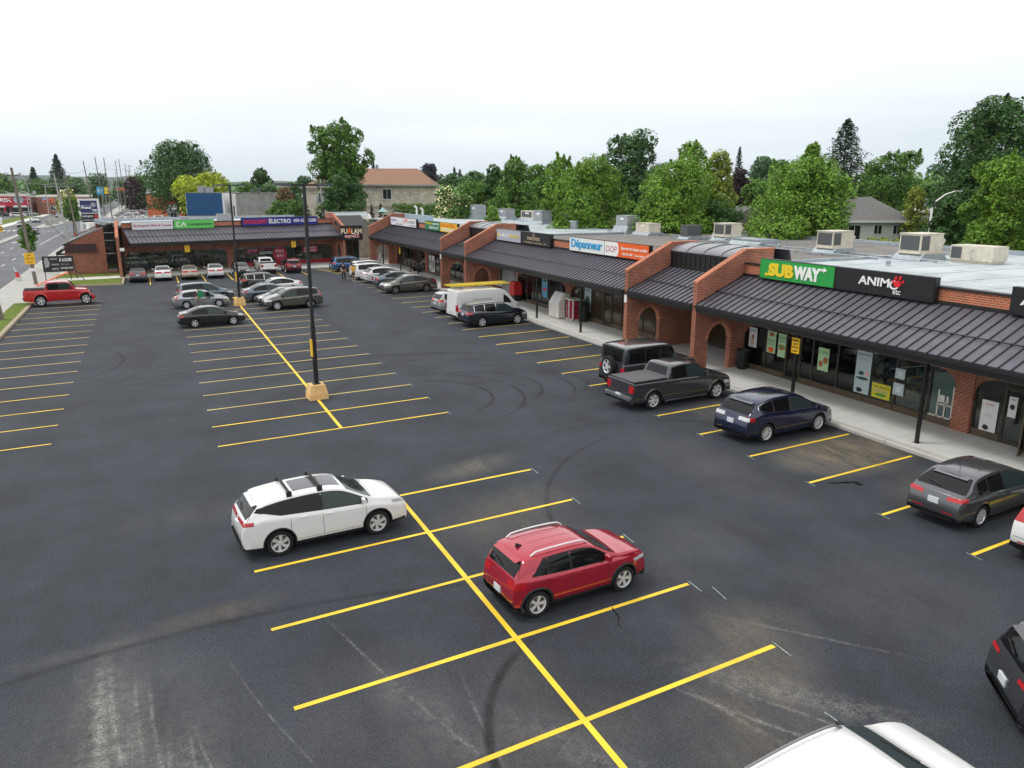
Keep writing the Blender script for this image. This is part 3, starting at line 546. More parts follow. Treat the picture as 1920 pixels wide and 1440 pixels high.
# ---- end wing, in its own frame (s along the front, i into the building)
wing = thing('shopping_plaza', 'brick strip mall wing across the far end of the lot with bakery and appliance stores', 'strip mall', (-8.9, 82.55, 0), R(13)); WA = R(13)
canopy(wing, None, .3, 24.2); parapet(wing, None, .3, 24.2); header(wing, None, .3, 24.2)
gable(wing, None, 24.2, 24.5)
mat('red_band', (.35, .01, .015), .5)
bay(wing, None, .32, 11.1, (1.9, 3.1, 4.2, 5.9, 7.2, 8.3, 9.4), doors=(3.6, 8.8)); pier(wing, None, 11.1, 11.8)
bay(wing, None, 11.8, 24.1, (13.2, 14.9, 16.5, 18.2, 19.0, 20.4, 22.2), doors=(18.6,), panel='red_band', base=.62)
posts(wing, None, (6.0, 11.5, 18.0))
b = MB(); b.box(0, 24.5, .08, 12, 5.05, 5.28, 0); b.box(-.05, 24.5, 12, 12.3, 5.05, 5.6, 1); b.box(-.1, .1, .45, 12, 5.05, 5.5, 1); b.build('roof', ['roof_pale', 'galv'], wing)
b = MB(); b.box(0, 24.5, 12, 12.2, -.1, 5.05); b.box(24.2, 24.4, .3, 12, -.1, 5.05); b.build('rear_wall', 'brick', wing)
# corner between the wings: porch with the hanging restaurant sign
cor = thing('corner_porch', 'dark recessed corner porch with grey vaulted top between the two strip mall wings', 'porch')
b = MB(); b.box(14.95, 18.2, 88.6, 88.8, .15, 5.2, 0); b.box(14.6, 18.6, 88.2, 88.6, 3.0, 5.45, 0); b.build('back_wall', 'black_metal', cor)
for j in range(4): x0 = 15.0+j*.8; b = MB(); b.box(x0, x0+.76, 88.45, 88.58, .15, 2.6); o = b.build('door', 'bronze', cor); g = MB(); g.box(x0+.06, x0+.7, 88.42, 88.449, .35, 2.5); g.build('pane', 'shop_glass', o)
b = MB(); b.prism([(85.2, 4.6), (88.3, 4.95), (88.3, 5.85), (85.6, 4.75)], 'x', 14.9, 18.5, 0); b.build('upper_wall', 'black_metal', cor)
vs = []; fs = []
for k in range(9):
    t = k/8*PI; 
    for x in (14.6, 19.5): vs.append((x, 90.2-2.1*math.cos(t), 5.65+.55*math.sin(t)))
for k in range(8): fs.append((2*k, 2*k+1, 2*k+3, 2*k+2))
b = MB(); b.add(vs, fs, 0, None, True); b.build('barrel_skylight', 'galv', cor)
# pale wall glimpsed through the last arch
b = MB(); b.box(18.5, 25.4, 92.2, 92.5, -.1, 4.8); b.build('passage_wall', 'stone', cor)
# street end of the wing: office with tall dark window and roof sloping to the road
off = thing('corner_office', 'brick end office with dark slanted roof facing the main road and tall dark window slot', 'building')
prof = [(-14.3, .0), (-14.3, 3.2), (-9.75, 5.42), (-9.2, 5.42), (-9.2, 0)]
b = MB(); b.prism([(-14.3, 0), (-14.3, 3.18), (-10.45, 5.02), (-10.45, 0)], 'y', 84.55, 84.85, 0); b.box(-14.3, -14.05, 84.86, 118, 0, 3.1, 0)
b.prism([(-14.3, 0), (-14.3, 3.3), (-9.8, 5.48), (-9.8, 0)], 'y', 99.6, 99.9, 0); b.box(-10.45, -9.5, 84.56, 84.84, 0, .42, 0); b.build('wall', 'brick', off)
b = MB(); b.prism([(-14.5, 3.15), (-9.85, 5.38), (-9.85, 5.46), (-14.5, 3.25)], 'y', 84.4, 84.75, 0); b.prism([(-14.5, 3.27), (-9.85, 5.50), (-9.85, 5.58), (-14.5, 3.37)], 'y', 99.5, 99.95, 0)
b.prism([(-15.1, 2.35), (-15.05, 2.55), (-14.1, 3.0), (-14.1, 2.9)], 'y', 84.5, 118, 0); b.box(-15.12, -15.02, 84.5, 118, 2.15, 2.5, 0); b.box(-15.1, -14.3, 84.5, 84.56, 2.2, 2.4, 0); b.build('fascia', 'black_metal', off)
b = MB(); b.prism([(-14.4, 3.12), (-9.7, 5.3), (-9.7, 5.36), (-14.4, 3.2)], 'y', 84.8, 99.6, 0); b.box(-9.85, -8.9, 84.9, 100, 5.2, 5.35, 0); b.build('roof', 'canopy', off)
b = MB(); b.box(-10.45, -9.5, 84.66, 84.7, .45, 5.1); o = b.build('tall_window', 'shop_glass', off)
[MB().box(-10.45, -9.5, 84.6, 84.66, z, z+.06).build('window_bar', 'galv', o) for z in (.42, 2.2, 3.6, 4.4)]
b = MB(); b.prism([(79.5, .1), (79.5, 4.15), (82.4, 5.62), (84.8, 5.62), (84.8, .1)], 'x', -9.2, -8.93, 0); b.prism([(79.45, 4.1), (79.45, 4.2), (82.38, 5.7), (84.8, 5.7), (84.8, 5.621), (82.4, 5.621), (79.5, 4.151)], 'x', -9.22, -8.91, 1); b.build('end_pier', ['brick', 'brick_orange'], off)
b = MB(); b.prism([(-10.5, 5.0), (-9.5, 5.45), (-9.5, 5.52), (-10.5, 5.07)], 'y', 84.4, 85.6, 0); b.build('window_cap', 'canopy', off)
mat('maroon', (.035, .008, .010), .45)
sb = thing('blank_sign', 'long dark maroon sign box without lettering high on the brick office wall', 'sign', (-12.65, 84.4, 2.9)); b = MB(); b.box(-1.55, 1.35, -.12, .14, -.42, .42); b.box(-1.58, 1.38, -.14, -.12, -.45, -.40, 1); b.build('cabinet', ['maroon', 'black_metal'], sb)
# ---------------------------------------------------------------- shop signs (own things, mounted above the canopies)
def signbox(root_name, label, s0, s1, col, T=None, z0=4.88, z1=5.83, i0=-.52, i1=-.26):
    """s0 > s1 on the long wing because the reader looks along +x; returns (root, writer)"""
    m = mat('sign_%s' % '_'.join('%02d' % int(c*99) for c in col), col, .4)
    if T == 'wing':
        root = thing('shop_sign', label, 'sign', (-8.9, 82.55, 0), WA)
        b = MB(); b.box(s0, s1, i0, i1, z0, z1, 1); b.box(s0+.03, s1-.03, i0-.012, i0, z0+.03, z1-.03, 0); b.build('cabinet', [m, 'black_sign'], root)
        def wr(st, mm, a, c, za, zb, **k): return text(st, mm, (s0+a, i0-.013, z0+za), (1, 0, 0), (0, 0, 1), c-a, zb-za, root, **k)
    else:
        root = thing('shop_sign', label, 'sign', (21.1, s0, 0))
        b = MB(); b.box(i0, i1, s1-s0, 0, z0, z1, 1); b.box(i0-.012, i0, s1-s0+.03, -.03, z0+.03, z1-.03, 0); b.build('cabinet', [m, 'black_sign'], root)
        def wr(st, mm, a, c, za, zb, **k): return text(st, mm, (i0-.013, -a, z0+za), (0, -1, 0), (0, 0, 1), c-a, zb-za, root, **k)
    return root, wr, m
def disc(root, m, pos, r, rx=1, thick=.012, n=20, name='emblem', th=0):
    # flat emblem on the long wing's sign faces (normal -x)
    b = MB(); pts = [(pos[0]+r*rx*math.cos(2*PI*k/n)*math.cos(th)-r*math.sin(2*PI*k/n)*math.sin(th), pos[1]+r*rx*math.cos(2*PI*k/n)*math.sin(th)+r*math.sin(2*PI*k/n)*math.cos(th)) for k in range(n)]
    b.prism(pts, 'x', -.533-thick, -.532); return b.build(name, m, root)
mat('l_yellow', (.85, .62, .02), .45); mat('l_blue', (.02, .33, .62), .45); mat('l_red', (.75, .02, .03), .45); mat('l_dark', (.02, .02, .025), .45); mat('l_gold', (.55, .42, .28), .45)
mat('l_orange', (.85, .13, .01), .45); mat('l_pink', (.85, .45, .45), .45); mat('l_crimson', (.45, .02, .07), .45); mat('l_purple', (.35, .35, .6), .45); mat('l_green', (.02, .28, .09), .45); mat('l_grey', (.35, .35, .38), .5)
r, w, _ = signbox('s', 'bright green sandwich shop sign with yellow and white letters and arrows', 18.83, 14.26, (.02, .33, .06))
w('SUB', 'l_yellow', .62, 2.20, .17, .78, bold=.06, ext=.03); w('WAY', 'letter_white', 2.22, 3.80, .17, .78, bold=.06, ext=.03)
b = MB(); b.prism([(-.62, .36), (-.78, .36), (-.78, .28), (-.98, .42)][::1], 'x', -.56, -.534) if 0 else None
def tri(root, m, pts): b = MB(); b.prism(pts, 'x', -.56, -.534); b.build('arrow', m, root)
tri(r, 'l_yellow', [(-.36, 5.11), (-.52, 5.23), (-.52, 5.15), (-.70, 5.15), (-.70, 5.07), (-.52, 5.07), (-.52, 4.99)])
tri(r, 'letter_white', [(-4.12, 5.60), (-3.94, 5.72), (-3.94, 5.64), (-3.68, 5.64), (-3.68, 5.56), (-3.94, 5.56), (-3.94, 5.48)])
r, w, _ = signbox('s', 'black pet shop sign with white serif letters and a red paw print', 14.24, 9.5, (.013, .013, .015))
w('ANIM', 'letter_white', 1.25, 2.75, .36, .70, bold=.02, ext=.03); w('O', 'letter_white', 2.76, 3.2, .30, .66, bold=.02, ext=.03); w('etc', 'letter_white', 2.95, 3.3, .12, .30)
for (yy, zz, rr, rx) in ((-3.12, 5.42, .135, 1.2), (-2.93, 5.50, .062, .75), (-3.03, 5.64, .075, .75), (-3.22, 5.66, .075, .75), (-3.36, 5.52, .062, .75)): disc(r, 'l_red', (yy, zz), rr, rx, .035, name='paw_print')
r, w, _ = signbox('s', 'second black pet shop sign at the right edge, past the orange brick parapet', 6.62, 1.6, (.013, .013, .015))
w('ANIMO', 'letter_white', .35, 2.7, .36, .70, bold=.02, ext=.03); w('etc', 'letter_white', 2.4, 2.8, .12, .30)
r, w, _ = signbox('s', 'pale grey karate school sign above the middle canopy', 50.3, 45.62, (.42, .44, .52)); w('KARATE', 'letter_white', .7, 2.5, .30, .58, bold=.01); w('SPORTIF', 'l_yellow', 2.6, 4.4, .30, .58); disc(r, 'l_yellow', (-.4, 5.33), .16)
r, w, _ = signbox('s', 'black sign with pale gold letters and small tower drawing', 45.6, 40.6, (.015, .015, .016)); w("MAYA'S", 'l_gold', 1.25, 3.3, .34, .60, bold=.015); w('EXTENSIONS   BOUTIQUE   SPA', 'l_gold', .6, 4.4, .10, .21)
for i, wd in enumerate((.5, .36, .2)): b = MB(); b.box(-.55, -.534, -2.3-wd/2, -2.3+wd/2, 5.55+i*.085, 5.58+i*.085); b.build('tower_drawing', 'l_gold', r)
r, w, _ = signbox('s', 'white corner shop sign with tall blue letters', 37.7, 33.08, (.78, .80, .80)); w('Dépanneur', 'l_blue', .28, 4.35, .10, .84, bold=.03, spacing=.95)
r, w, m_ = signbox('s', 'orange grocery and snack bar sign with white round logo at its left', 33.06, 28.1, (.82, .12, .01))
b = MB(); b.box(-.545, -.533, -1.45, -.03, 4.92, 5.79); b.build('logo_panel', 'letter_white', r); disc(r, 'letter_white', (-1.42, 5.355), .44, .6, .014, name='logo_panel'); w('DOP', 'l_crimson', .22, 1.5, .28, .66, bold=-.005)
w('Épicerie & Casse-croûte', 'letter_white', 1.98, 4.8, .46, .74, bold=.012); w('450 229-1007', 'letter_white', 2.1, 3.3, .18, .32, bold=.01); w('Livraison', 'letter_white', 3.5, 4.8, .18, .32)
r, w, _ = signbox('s', 'white sign with pale violet lettering, first above the far canopy', 81.9, 77.05, (.78, .78, .82)); w('Lingerie', 'l_purple', .4, 2.6, .42, .80, shear=.3); w('450 225-0455', 'l_grey', 2.2, 4.6, .12, .28)
r, w, _ = signbox('s', 'white hair salon sign with red initials', 77.0, 72.1, (.80, .79, .80)); w("JP's", 'l_red', .5, 1.9, .34, .85, shear=.2); w('COIFFURE', 'l_grey', 2.0, 4.5, .42, .70); w('450 225-4666', 'l_grey', 2.6, 4.6, .12, .28)
r, w, _ = signbox('s', 'dark green sign with yellow and white lettering above the far canopy', 69.1, 64.42, (.01, .20, .08)); w('Nettoyeur', 'l_yellow', .2, 2.3, .52, .86); w('450-225-4994', 'letter_white', 2.5, 4.4, .58, .78); w('Alphaneuf', 'letter_white', 1.3, 4.3, .10, .46, shear=.3)
r, w, _ = signbox('s', 'yellow pizza shop sign next to the dark green sign', 64.4, 59.6, (.80, .55, .01)); w('ROTI & PIZZA', 'l_orange', .25, 4.4, .50, .86, bold=.02); w('450-225-5566', 'letter_white', .4, 3.9, .12, .42, bold=.02)
r, w, _ = signbox('s', 'white bakery sign with crimson lettering on the far wing', 1.2, 5.42, (.74, .74, .78), 'wing', 4.75, 5.6); w('Boulangerie Olive & Tomate', 'l_crimson', .2, 4.0, .28, .58, bold=.012)
r, w, _ = signbox('s', 'light green sign with white emblem and black letters on the far wing', 5.46, 9.8, (.13, .60, .12), 'wing', 4.76, 5.72); w('consignaction', 'l_dark', 1.45, 4.1, .26, .62, bold=.008)
b = MB(); b.prism([(5.46+p, 4.76+q) for p, q in ((.72, .24), (.98, .72), (1.08, .72), (1.34, .24), (1.19, .24), (1.03, .54), (.87, .24))], 'y', -.55, -.534); b.build('emblem', 'letter_white', r)
for k, (a0, a1, cx) in enumerate(((50, 310, .48),)):
    pts = [(cx+.26*math.cos(R(a0+(a1-a0)*t/12)), .48+.26*math.sin(R(a0+(a1-a0)*t/12))) for t in range(13)]+[(cx+.15*math.cos(R(a1-(a1-a0)*t/12)), .48+.15*math.sin(R(a1-(a1-a0)*t/12))) for t in range(13)]
    b = MB(); b.prism([(5.46+p, 4.76+q) for p, q in pts], 'y', -.55, -.534); b.build('emblem', 'letter_white', r)
r, w, _ = signbox('s', 'long dark blue appliance store sign with red and white letters', 12.9, 22.2, (.015, .025, .24), 'wing', 4.85, 5.8); w('EXCELLENT', 'l_red', .25, 3.0, .26, .70, bold=.03); w('ÉLECTRO', 'letter_white', 3.2, 5.9, .24, .84, bold=.03); w('450 622-1200', 'letter_white', 6.2, 9.1, .32, .70, bold=.02)
fs_ = thing('restaurant_sign', 'black hanging sign with cream letters, a flame and a pink word over the corner porch', 'sign', (15.1, 84.9, 0))
b = MB(); b.box(0, 2.72, 0, .2, 2.95, 4.72); b.build('cabinet', 'black_sign', fs_); mat('l_cream', (.85, .74, .52), .5)
text('FU', 'l_cream', (.08, -.01, 3.72), (1, 0, 0), (0, 0, 1), .78, .62, fs_, bold=.03); text('LAM', 'l_cream', (1.34, -.01, 3.68), (1, 0, 0), (0, 0, 1), 1.28, .64, fs_, bold=.03); text('expreZZ', 'l_pink', (.5, -.01, 3.15), (1, 0, 0), (0, 0, 1), 1.8, .52, fs_, bold=.035)
b = MB(); b.prism([(.92, 3.95), (1.0, 3.78), (1.12, 3.75), (1.24, 3.82), (1.28, 4.0), (1.22, 4.2), (1.16, 4.28), (1.18, 4.55), (1.04, 4.35), (.98, 4.15)], 'y', -.03, -.005); b.build('flame', 'l_orange', fs_)
# ---------------------------------------------------------------- vehicles
mat('glass_dark', (.006, .007, .008), .04, 0, .32); mat('glass_teal', (.025, .042, .042), .05, 0, .42); mat('tyre', (.016, .016, .017), .85, 0, .3, 0, 0, 3, .2, 60); mat('well', (.006, .006, .006), .9)
mat('rim_silver', (.72, .73, .75), .3, .35); mat('rim_dark', (.02, .02, .022), .4); mat('rim_grey', (.25, .25, .26), .4, .6); mat('trim_black', (.018, .018, .02), .6, 0, .4); mat('chrome', (.65, .66, .68), .15, .95)
mat('tail_red', (.45, .008, .015), .15, 0, .6, .5); mat('head_light', (.55, .58, .6), .08, .2, .6, .5); mat('amber', (.7, .22, .03), .3); mat('plate', (.62, .66, .70), .4); mat('disc_metal', (.12, .12, .125), .5, .6)
mat('seamline', (.004, .004, .004), .8); mat('tonneau', (.10, .10, .105), .75, 0, .3, 0, .08, 6); mat('roof_glass', (.10, .105, .12), .05, 0, .6)
def paint(name, col, metal=.25, rough=.16): return mat('paint_'+name, col, rough, metal, .5, 1.0)
paint('white', (.78, .79, .78), 0, .25); paint('red', (.42, .012, .035), .35); paint('jeep_red', (.50, .008, .012), .1); paint('navy', (.008, .014, .05), .3); paint('dark_navy', (.010, .015, .032), .3); paint('grey', (.10, .105, .115), .5)
paint('gunmetal', (.055, .06, .068), .5); paint('silver', (.40, .42, .44), .6); paint('black', (.010, .011, .012), .1); paint('beige', (.42, .36, .28), .5); paint('blue', (.05, .15, .33), .5); paint('grey_blue', (.13, .17, .21), .5)
paint('brown_grey', (.13, .12, .11), .5); paint('jeep_grey', (.05, .056, .063), .3); paint('maroon', (.14, .012, .02), .4); paint('dark_green', (.02, .03, .03), .4); paint('street_blue', (.03, .06, .35), .3); paint('white2', (.66, .67, .68), .1)
def lerp(a, b, t): return a+(b-a)*t
def interp(pts, x):
    if x <= pts[0][0]: return pts[0][1]
    for (a, b), (c, d) in zip(pts, pts[1:]):
        if x <= c: return lerp(b, d, (x-a)/(c-a) if c > a else 1)
    return pts[-1][1]
def smooth_prof(pts, it=1):
    for _ in range(it):
        o = [pts[0]]
        for a, b in zip(pts, pts[1:]): o += [(a[0]*.8+b[0]*.2, a[1]*.8+b[1]*.2), (a[0]*.2+b[0]*.8, a[1]*.2+b[1]*.8)]
        pts = o+[pts[-1]]
    return pts
K = {}
K['sedan'] = dict(L=4.6, W=1.79, H=1.46, wb=2.68, fo=.88, r=.325, gc=.19, wr=.56, prof=[(.12,.24),(.0,.42),(0,.60),(.05,.78),(.10,.98),(.20,1.06),(.62,1.11),(1.10,1.30),(1.50,1.42),(1.95,1.46),(2.35,1.455),(2.72,1.40),(3.52,1.02),(4.05,.93),(4.42,.78),(4.57,.62),(4.60,.44),(4.50,.22)],
    belt=[(0,.86),(.6,.94),(2,.92),(3.5,.86),(4.6,.66)], rg=(.66,1.48), ws=(2.78,3.50), sg=(.92,3.28), pil=(1.98,), spoke=10)
K['coupe_sedan'] = dict(K['sedan'], L=4.55, H=1.43, wr=.54, prof=[(.12,.24),(.0,.42),(0,.60),(.05,.80),(.14,1.0),(.25,1.06),(.55,1.09),(1.15,1.32),(1.55,1.41),(2.0,1.435),(2.4,1.42),(2.75,1.35),(3.6,.98),(4.1,.86),(4.4,.73),(4.52,.58),(4.55,.44),(4.45,.22)], ws=(2.75,3.58), belt=[(0,.88),(.6,.93),(2,.90),(3.5,.84),(4.6,.62)])
K['crossover'] = dict(L=4.80, W=1.90, H=1.665, wb=2.825, fo=.98, r=.375, gc=.20, wr=.58, prof=[(.14,.30),(.02,.46),(0,.66),(.04,.90),(.09,1.08),(.18,1.19),(.44,1.46),(.62,1.56),(1.2,1.635),(1.9,1.665),(2.5,1.655),(2.9,1.585),(3.72,1.18),(4.25,1.10),(4.60,.99),(4.74,.84),(4.80,.60),(4.70,.28)],
    belt=[(0,1.04),(.6,1.20),(1.2,1.16),(2.2,1.10),(3.7,1.04),(4.8,.78)], rg=(.16,.50), ws=(2.95,3.70), sg=(.56,3.50), pil=(1.32,2.22), spoke=5, clad=.30)
K['boxy_suv'] = dict(L=3.94, W=1.75, H=1.53, wb=2.52, fo=.78, r=.335, gc=.19, wr=.62, prof=[(.12,.28),(.02,.44),(0,.66),(.05,.90),(.10,1.06),(.30,1.40),(.42,1.47),(.95,1.515),(1.5,1.525),(1.95,1.51),(2.25,1.46),(2.88,1.08),(3.4,1.03),(3.75,.95),(3.89,.82),(3.94,.60),(3.92,.42),(3.82,.24)],
    belt=[(0,1.0),(.6,1.04),(1.5,.99),(2.9,.96),(3.94,.80)], rg=(.11,.32), ws=(2.30,2.85), sg=(.56,2.68), pil=(.94,1.58), spoke=5, clad=.32, qx=.25)
K['cx'] = dict(K['crossover'], L=4.68, W=1.87, H=1.645, wb=2.75, fo=.95, r=.36, prof=[(.14,.28),(.02,.44),(0,.64),(.06,.88),(.14,1.06),(.50,1.42),(.70,1.54),(1.3,1.62),(1.9,1.645),(2.4,1.63),(2.8,1.56),(3.62,1.10),(4.15,.98),(4.50,.84),(4.64,.68),(4.68,.50),(4.58,.26)], belt=[(0,1.0),(.6,1.12),(1.2,1.09),(2.2,1.03),(3.7,.97),(4.7,.72)], rg=(.18,.58), ws=(2.86,3.60), sg=(.60,3.42), pil=(1.30,2.16), spoke=10, clad=0)
K['suv'] = dict(K['crossover'], L=4.80, W=1.89, H=1.69, wb=2.78, fo=.93, r=.37, prof=[(.12,.30),(.02,.46),(0,.68),(.05,.92),(.10,1.08),(.34,1.50),(.50,1.62),(1.2,1.67),(2.0,1.69),(2.5,1.67),(2.85,1.60),(3.68,1.15),(4.25,1.05),(4.62,.92),(4.76,.76),(4.80,.54),(4.70,.28)], belt=[(0,1.0),(.6,1.07),(1.2,1.05),(2.2,1.0),(3.7,.96),(4.8,.76)], rg=(.13,.38), ws=(2.90,3.65), sg=(.56,3.48), pil=(1.32,2.2), spoke=6, clad=.28)
K['wagon'] = dict(K['suv'], L=4.55, W=1.82, H=1.66, wb=2.62, fo=.90, r=.35, prof=[(.12,.30),(.02,.46),(0,.68),(.04,.92),(.08,1.06),(.22,1.40),(.42,1.58),(1.1,1.64),(1.9,1.66),(2.35,1.64),(2.7,1.56),(3.45,1.14),(4.0,1.03),(4.35,.88),(4.51,.70),(4.55,.52),(4.45,.28)], belt=[(0,1.0),(.5,1.10),(1.2,1.03),(2.2,.98),(3.5,.95),(4.5,.74)], rg=(.10,.28), ws=(2.75,3.42), sg=(.45,3.25), pil=(1.15,2.05), spoke=5, clad=.26)
K['hatch'] = dict(K['sedan'], L=4.55, W=1.76, H=1.50, wb=2.635, fo=.92, r=.33, wr=.56, prof=[(.12,.26),(.02,.42),(0,.60),(.05,.82),(.12,.97),(.22,1.02),(.78,1.36),(.98,1.44),(1.5,1.49),(2.0,1.50),(2.4,1.47),(2.72,1.41),(3.45,1.05),(4.0,.95),(4.38,.80),(4.52,.64),(4.55,.46),(4.45,.24)], belt=[(0,.92),(.6,.98),(1.4,.95),(3.4,.88),(4.6,.68)], rg=(.26,.80), ws=(2.78,3.42), sg=(.80,3.25), pil=(1.25,1.98), spoke=7)
K['van'] = dict(L=5.6, W=2.02, H=2.45, wb=3.30, fo=1.02, r=.35, gc=.22, wr=.80, prof=[(.10,.30),(.0,.44),(0,.62),(.03,1.4),(.10,2.36),(.20,2.44),(1.5,2.46),(3.4,2.45),(3.95,2.38),(4.35,2.12),(4.95,1.42),(5.30,1.20),(5.48,1.02),(5.57,.80),(5.60,.50),(5.5,.26)], belt=[(0,1.25),(4.2,1.25),(5,1.12),(5.6,.85)], rg=(.05,.08), ws=(4.36,4.94), sg=(4.02,4.74), pil=(), spoke=6, clad=.30, sgtop=.42)
K['box_suv'] = dict(L=4.35, W=1.86, H=1.83, wb=2.95, fo=.70, r=.40, gc=.28, wr=.80, prof=[(.08,.40),(.0,.50),(0,.70),(.02,1.05),(.06,1.16),(.12,1.75),(.18,1.82),(1.2,1.85),(2.3,1.85),(2.62,1.80),(2.98,1.26),(3.10,1.19),(3.95,1.12),(4.04,1.06),(4.06,.68),(4.35,.64),(4.35,.46),(4.2,.42)], belt=[(0,1.15),(3,1.13),(4,1.05),(4.1,.64),(4.4,.6)], rg=(.07,.13), ws=(2.64,2.96), sg=(.30,2.70), pil=(1.16,1.98), spoke=5, clad=0, boxy=1)
K['pickup'] = dict(L=5.57, W=1.85, H=1.78, wb=3.55, fo=.86, r=.385, gc=.28, wr=.62, prof=[(.12,.42),(.0,.48),(0,.60),(.09,.64),(.10,1.18),(.16,1.225),(1.9,1.225),(1.96,1.24),(2.12,1.66),(2.28,1.75),(2.9,1.78),(3.4,1.77),(3.70,1.70),(4.28,1.24),(4.75,1.18),(5.25,1.08),(5.46,.95),(5.54,.75),(5.57,.52),(5.45,.34)], belt=[(0,1.17),(2,1.17),(3.5,1.14),(4.3,1.10),(5.6,.85)], rg=(1.99,2.14), ws=(3.74,4.26), sg=(2.20,4.08), pil=(3.02,), spoke=6, clad=0, bed=(.20,1.90), boxy=1)
K['jeep_truck'] = dict(L=5.54, W=1.875, H=1.86, wb=3.487, fo=.75, r=.44, gc=.38, wr=.80, prof=[(.1,.50),(.0,.60),(0,.78),(.03,.82),(.04,1.24),(.08,1.29),(1.68,1.29),(1.72,1.30),(1.80,1.78),(1.88,1.85),(2.6,1.88),(3.3,1.87),(3.62,1.82),(4.02,1.32),(4.10,1.26),(4.95,1.20),(5.08,1.12),(5.10,.74),(5.50,.70),(5.54,.60),(5.35,.52)], belt=[(0,1.25),(4,1.22),(5.05,1.12),(5.1,.72)], rg=(1.74,1.81), ws=(3.64,4.0), sg=(1.95,3.78), pil=(2.78,), spoke=6, clad=0, bed=(.10,1.62), boxy=1)
def make_shell(k):
    p = K[k]; L_, W_ = p['L'], p['W']; hw = W_/2; gc = p['gc']; boxy = p.get('boxy', 0)
    pr = smooth_prof(p['prof'], 1 if boxy else 2)
    st = [pr[0]]
    for a, b in zip(pr, pr[1:]):
        d = math.hypot(b[0]-a[0], b[1]-a[1]); n = max(1, int(d/.09))
        for i in range(1, n+1): st.append((lerp(a[0], b[0], i/n), lerp(a[1], b[1], i/n)))
    vs = []; fs = []; NR = 14
    for x, T in st:
        dr = max(0, 1-x/(.55 if boxy else .95)); df = max(0, 1-(L_-x)/(.5 if boxy else 1.15))
        w = hw*(1-(.05 if boxy else .15)*dr**2.2-(.06 if boxy else .22)*df**2.2)
        bo = gc+.10*dr**2+.06*df**2; B = interp(p['belt'], x); Bc = min(B, T-.012); g = min(1, max(0, (T-Bc-.04)/.32)); H = p['H']
        wt = lerp(w*(.90 if not boxy else .95), w*p['wr']+.16*w, g*min(1, (T-Bc)/max(.1, (H-B))))
        c = lambda z, e=0: max(bo+.001*e, min(z, T-.012+.001*e))
        mid = lerp(gc+.22, Bc, .55)
        ring = [(0, bo), (w*.80, bo+.002), (w*.94, c(bo+.05, 1)), (w*.985, c(gc+.16, 2)), (w*.995, c(lerp(gc+.2, Bc, .3), 3)), (w*.985, c(mid, 4)), (w*.995, c(Bc-.13, 5)), (w*.975, c(Bc-.03, 6)), (w*.945, c(Bc, 7))]
        zt = T-.065*g-.006; wtp = wt
        ring += [(lerp(w*.945, wtp, .5)+.012*g, max(c(Bc, 7), lerp(Bc, zt, .5))), (lerp(w*.945, wtp, .88)+.010*g, max(c(Bc, 8), lerp(Bc, zt, .88))), (wtp*.97, T-.030*g-.004), (wtp*.86, T-.008), (wtp*.45, T+.004)]
        row = [(x-L_/2, y, z) for y, z in ring]+[(x-L_/2, 0, T+.008)]+[(x-L_/2, -y, z) for y, z in ring[:0:-1]]
        n = len(row); vs += row
    n = len(row); m = len(st)
    for i in range(m-1):
        for j in range(n): fs.append((i*n+j, i*n+(j+1) % n, (i+1)*n+(j+1) % n, (i+1)*n+j))
    fs.append(tuple(range(n))[::-1]); fs.append(tuple((m-1)*n+j for j in range(n)))
    me = bpy.data.meshes.new('body'); me.from_pydata(vs, [], fs)
    bm = bmesh.new(); bm.from_mesh(me); bmesh.ops.recalc_face_normals(bm, faces=bm.faces); bvh = BVHTree.FromBMesh(bm); bm.to_mesh(me); bm.free()
    return me, bvh, st
def bool_wells(me, p, axr, axf):
    cut = MB(); r = p['r']+(.055 if not p.get('boxy') else .07)
    for x in (axr, axf):
        for s in (-1, 1):
            T = Matrix.Translation((x, s*p['W']/2, p['r']+.01)) @ Matrix.Rotation(PI/2, 4, 'X')
            n = 32; vv = [(r*math.cos(2*PI*i/n), r*math.sin(2*PI*i/n), z) for z in (-.27, .27) for i in range(n)]
            cut.add(vv, [tuple(range(n))[::-1], tuple(range(n, 2*n))]+[(i, (i+1) % n, n+(i+1) % n, n+i) for i in range(n)], 0, T)
    a = bpy.data.objects.new('tmpa', me); c = bpy.data.objects.new('tmpb', cut.mesh('cut', 'well')); COL.objects.link(a); COL.objects.link(c)
    me.materials.clear(); me.materials.append(MATS['paint_grey'])
    md = a.modifiers.new('b', 'BOOLEAN'); md.operation = 'DIFFERENCE'; md.object = c; md.material_mode = 'TRANSFER'; lim = max(abs(v.co.y) for v in me.vertices)+.004; n0 = len(me.polygons); out = None
    for sv, us in (('EXACT', False), ('EXACT', True), ('FAST', False)):
        md.solver = sv; md.use_self = us; a.update_tag(); dg = bpy.context.evaluated_depsgraph_get(); out = bpy.data.meshes.new_from_object(a.evaluated_get(dg))
        ok = len(out.polygons) > n0*.6 and max(abs(v.co.y) for v in out.vertices) < lim
        print('wells', p['L'], sv, us, len(out.polygons), ok)
        if ok: break
    else: out = me
    bpy.data.objects.remove(a); bpy.data.objects.remove(c)
    return out
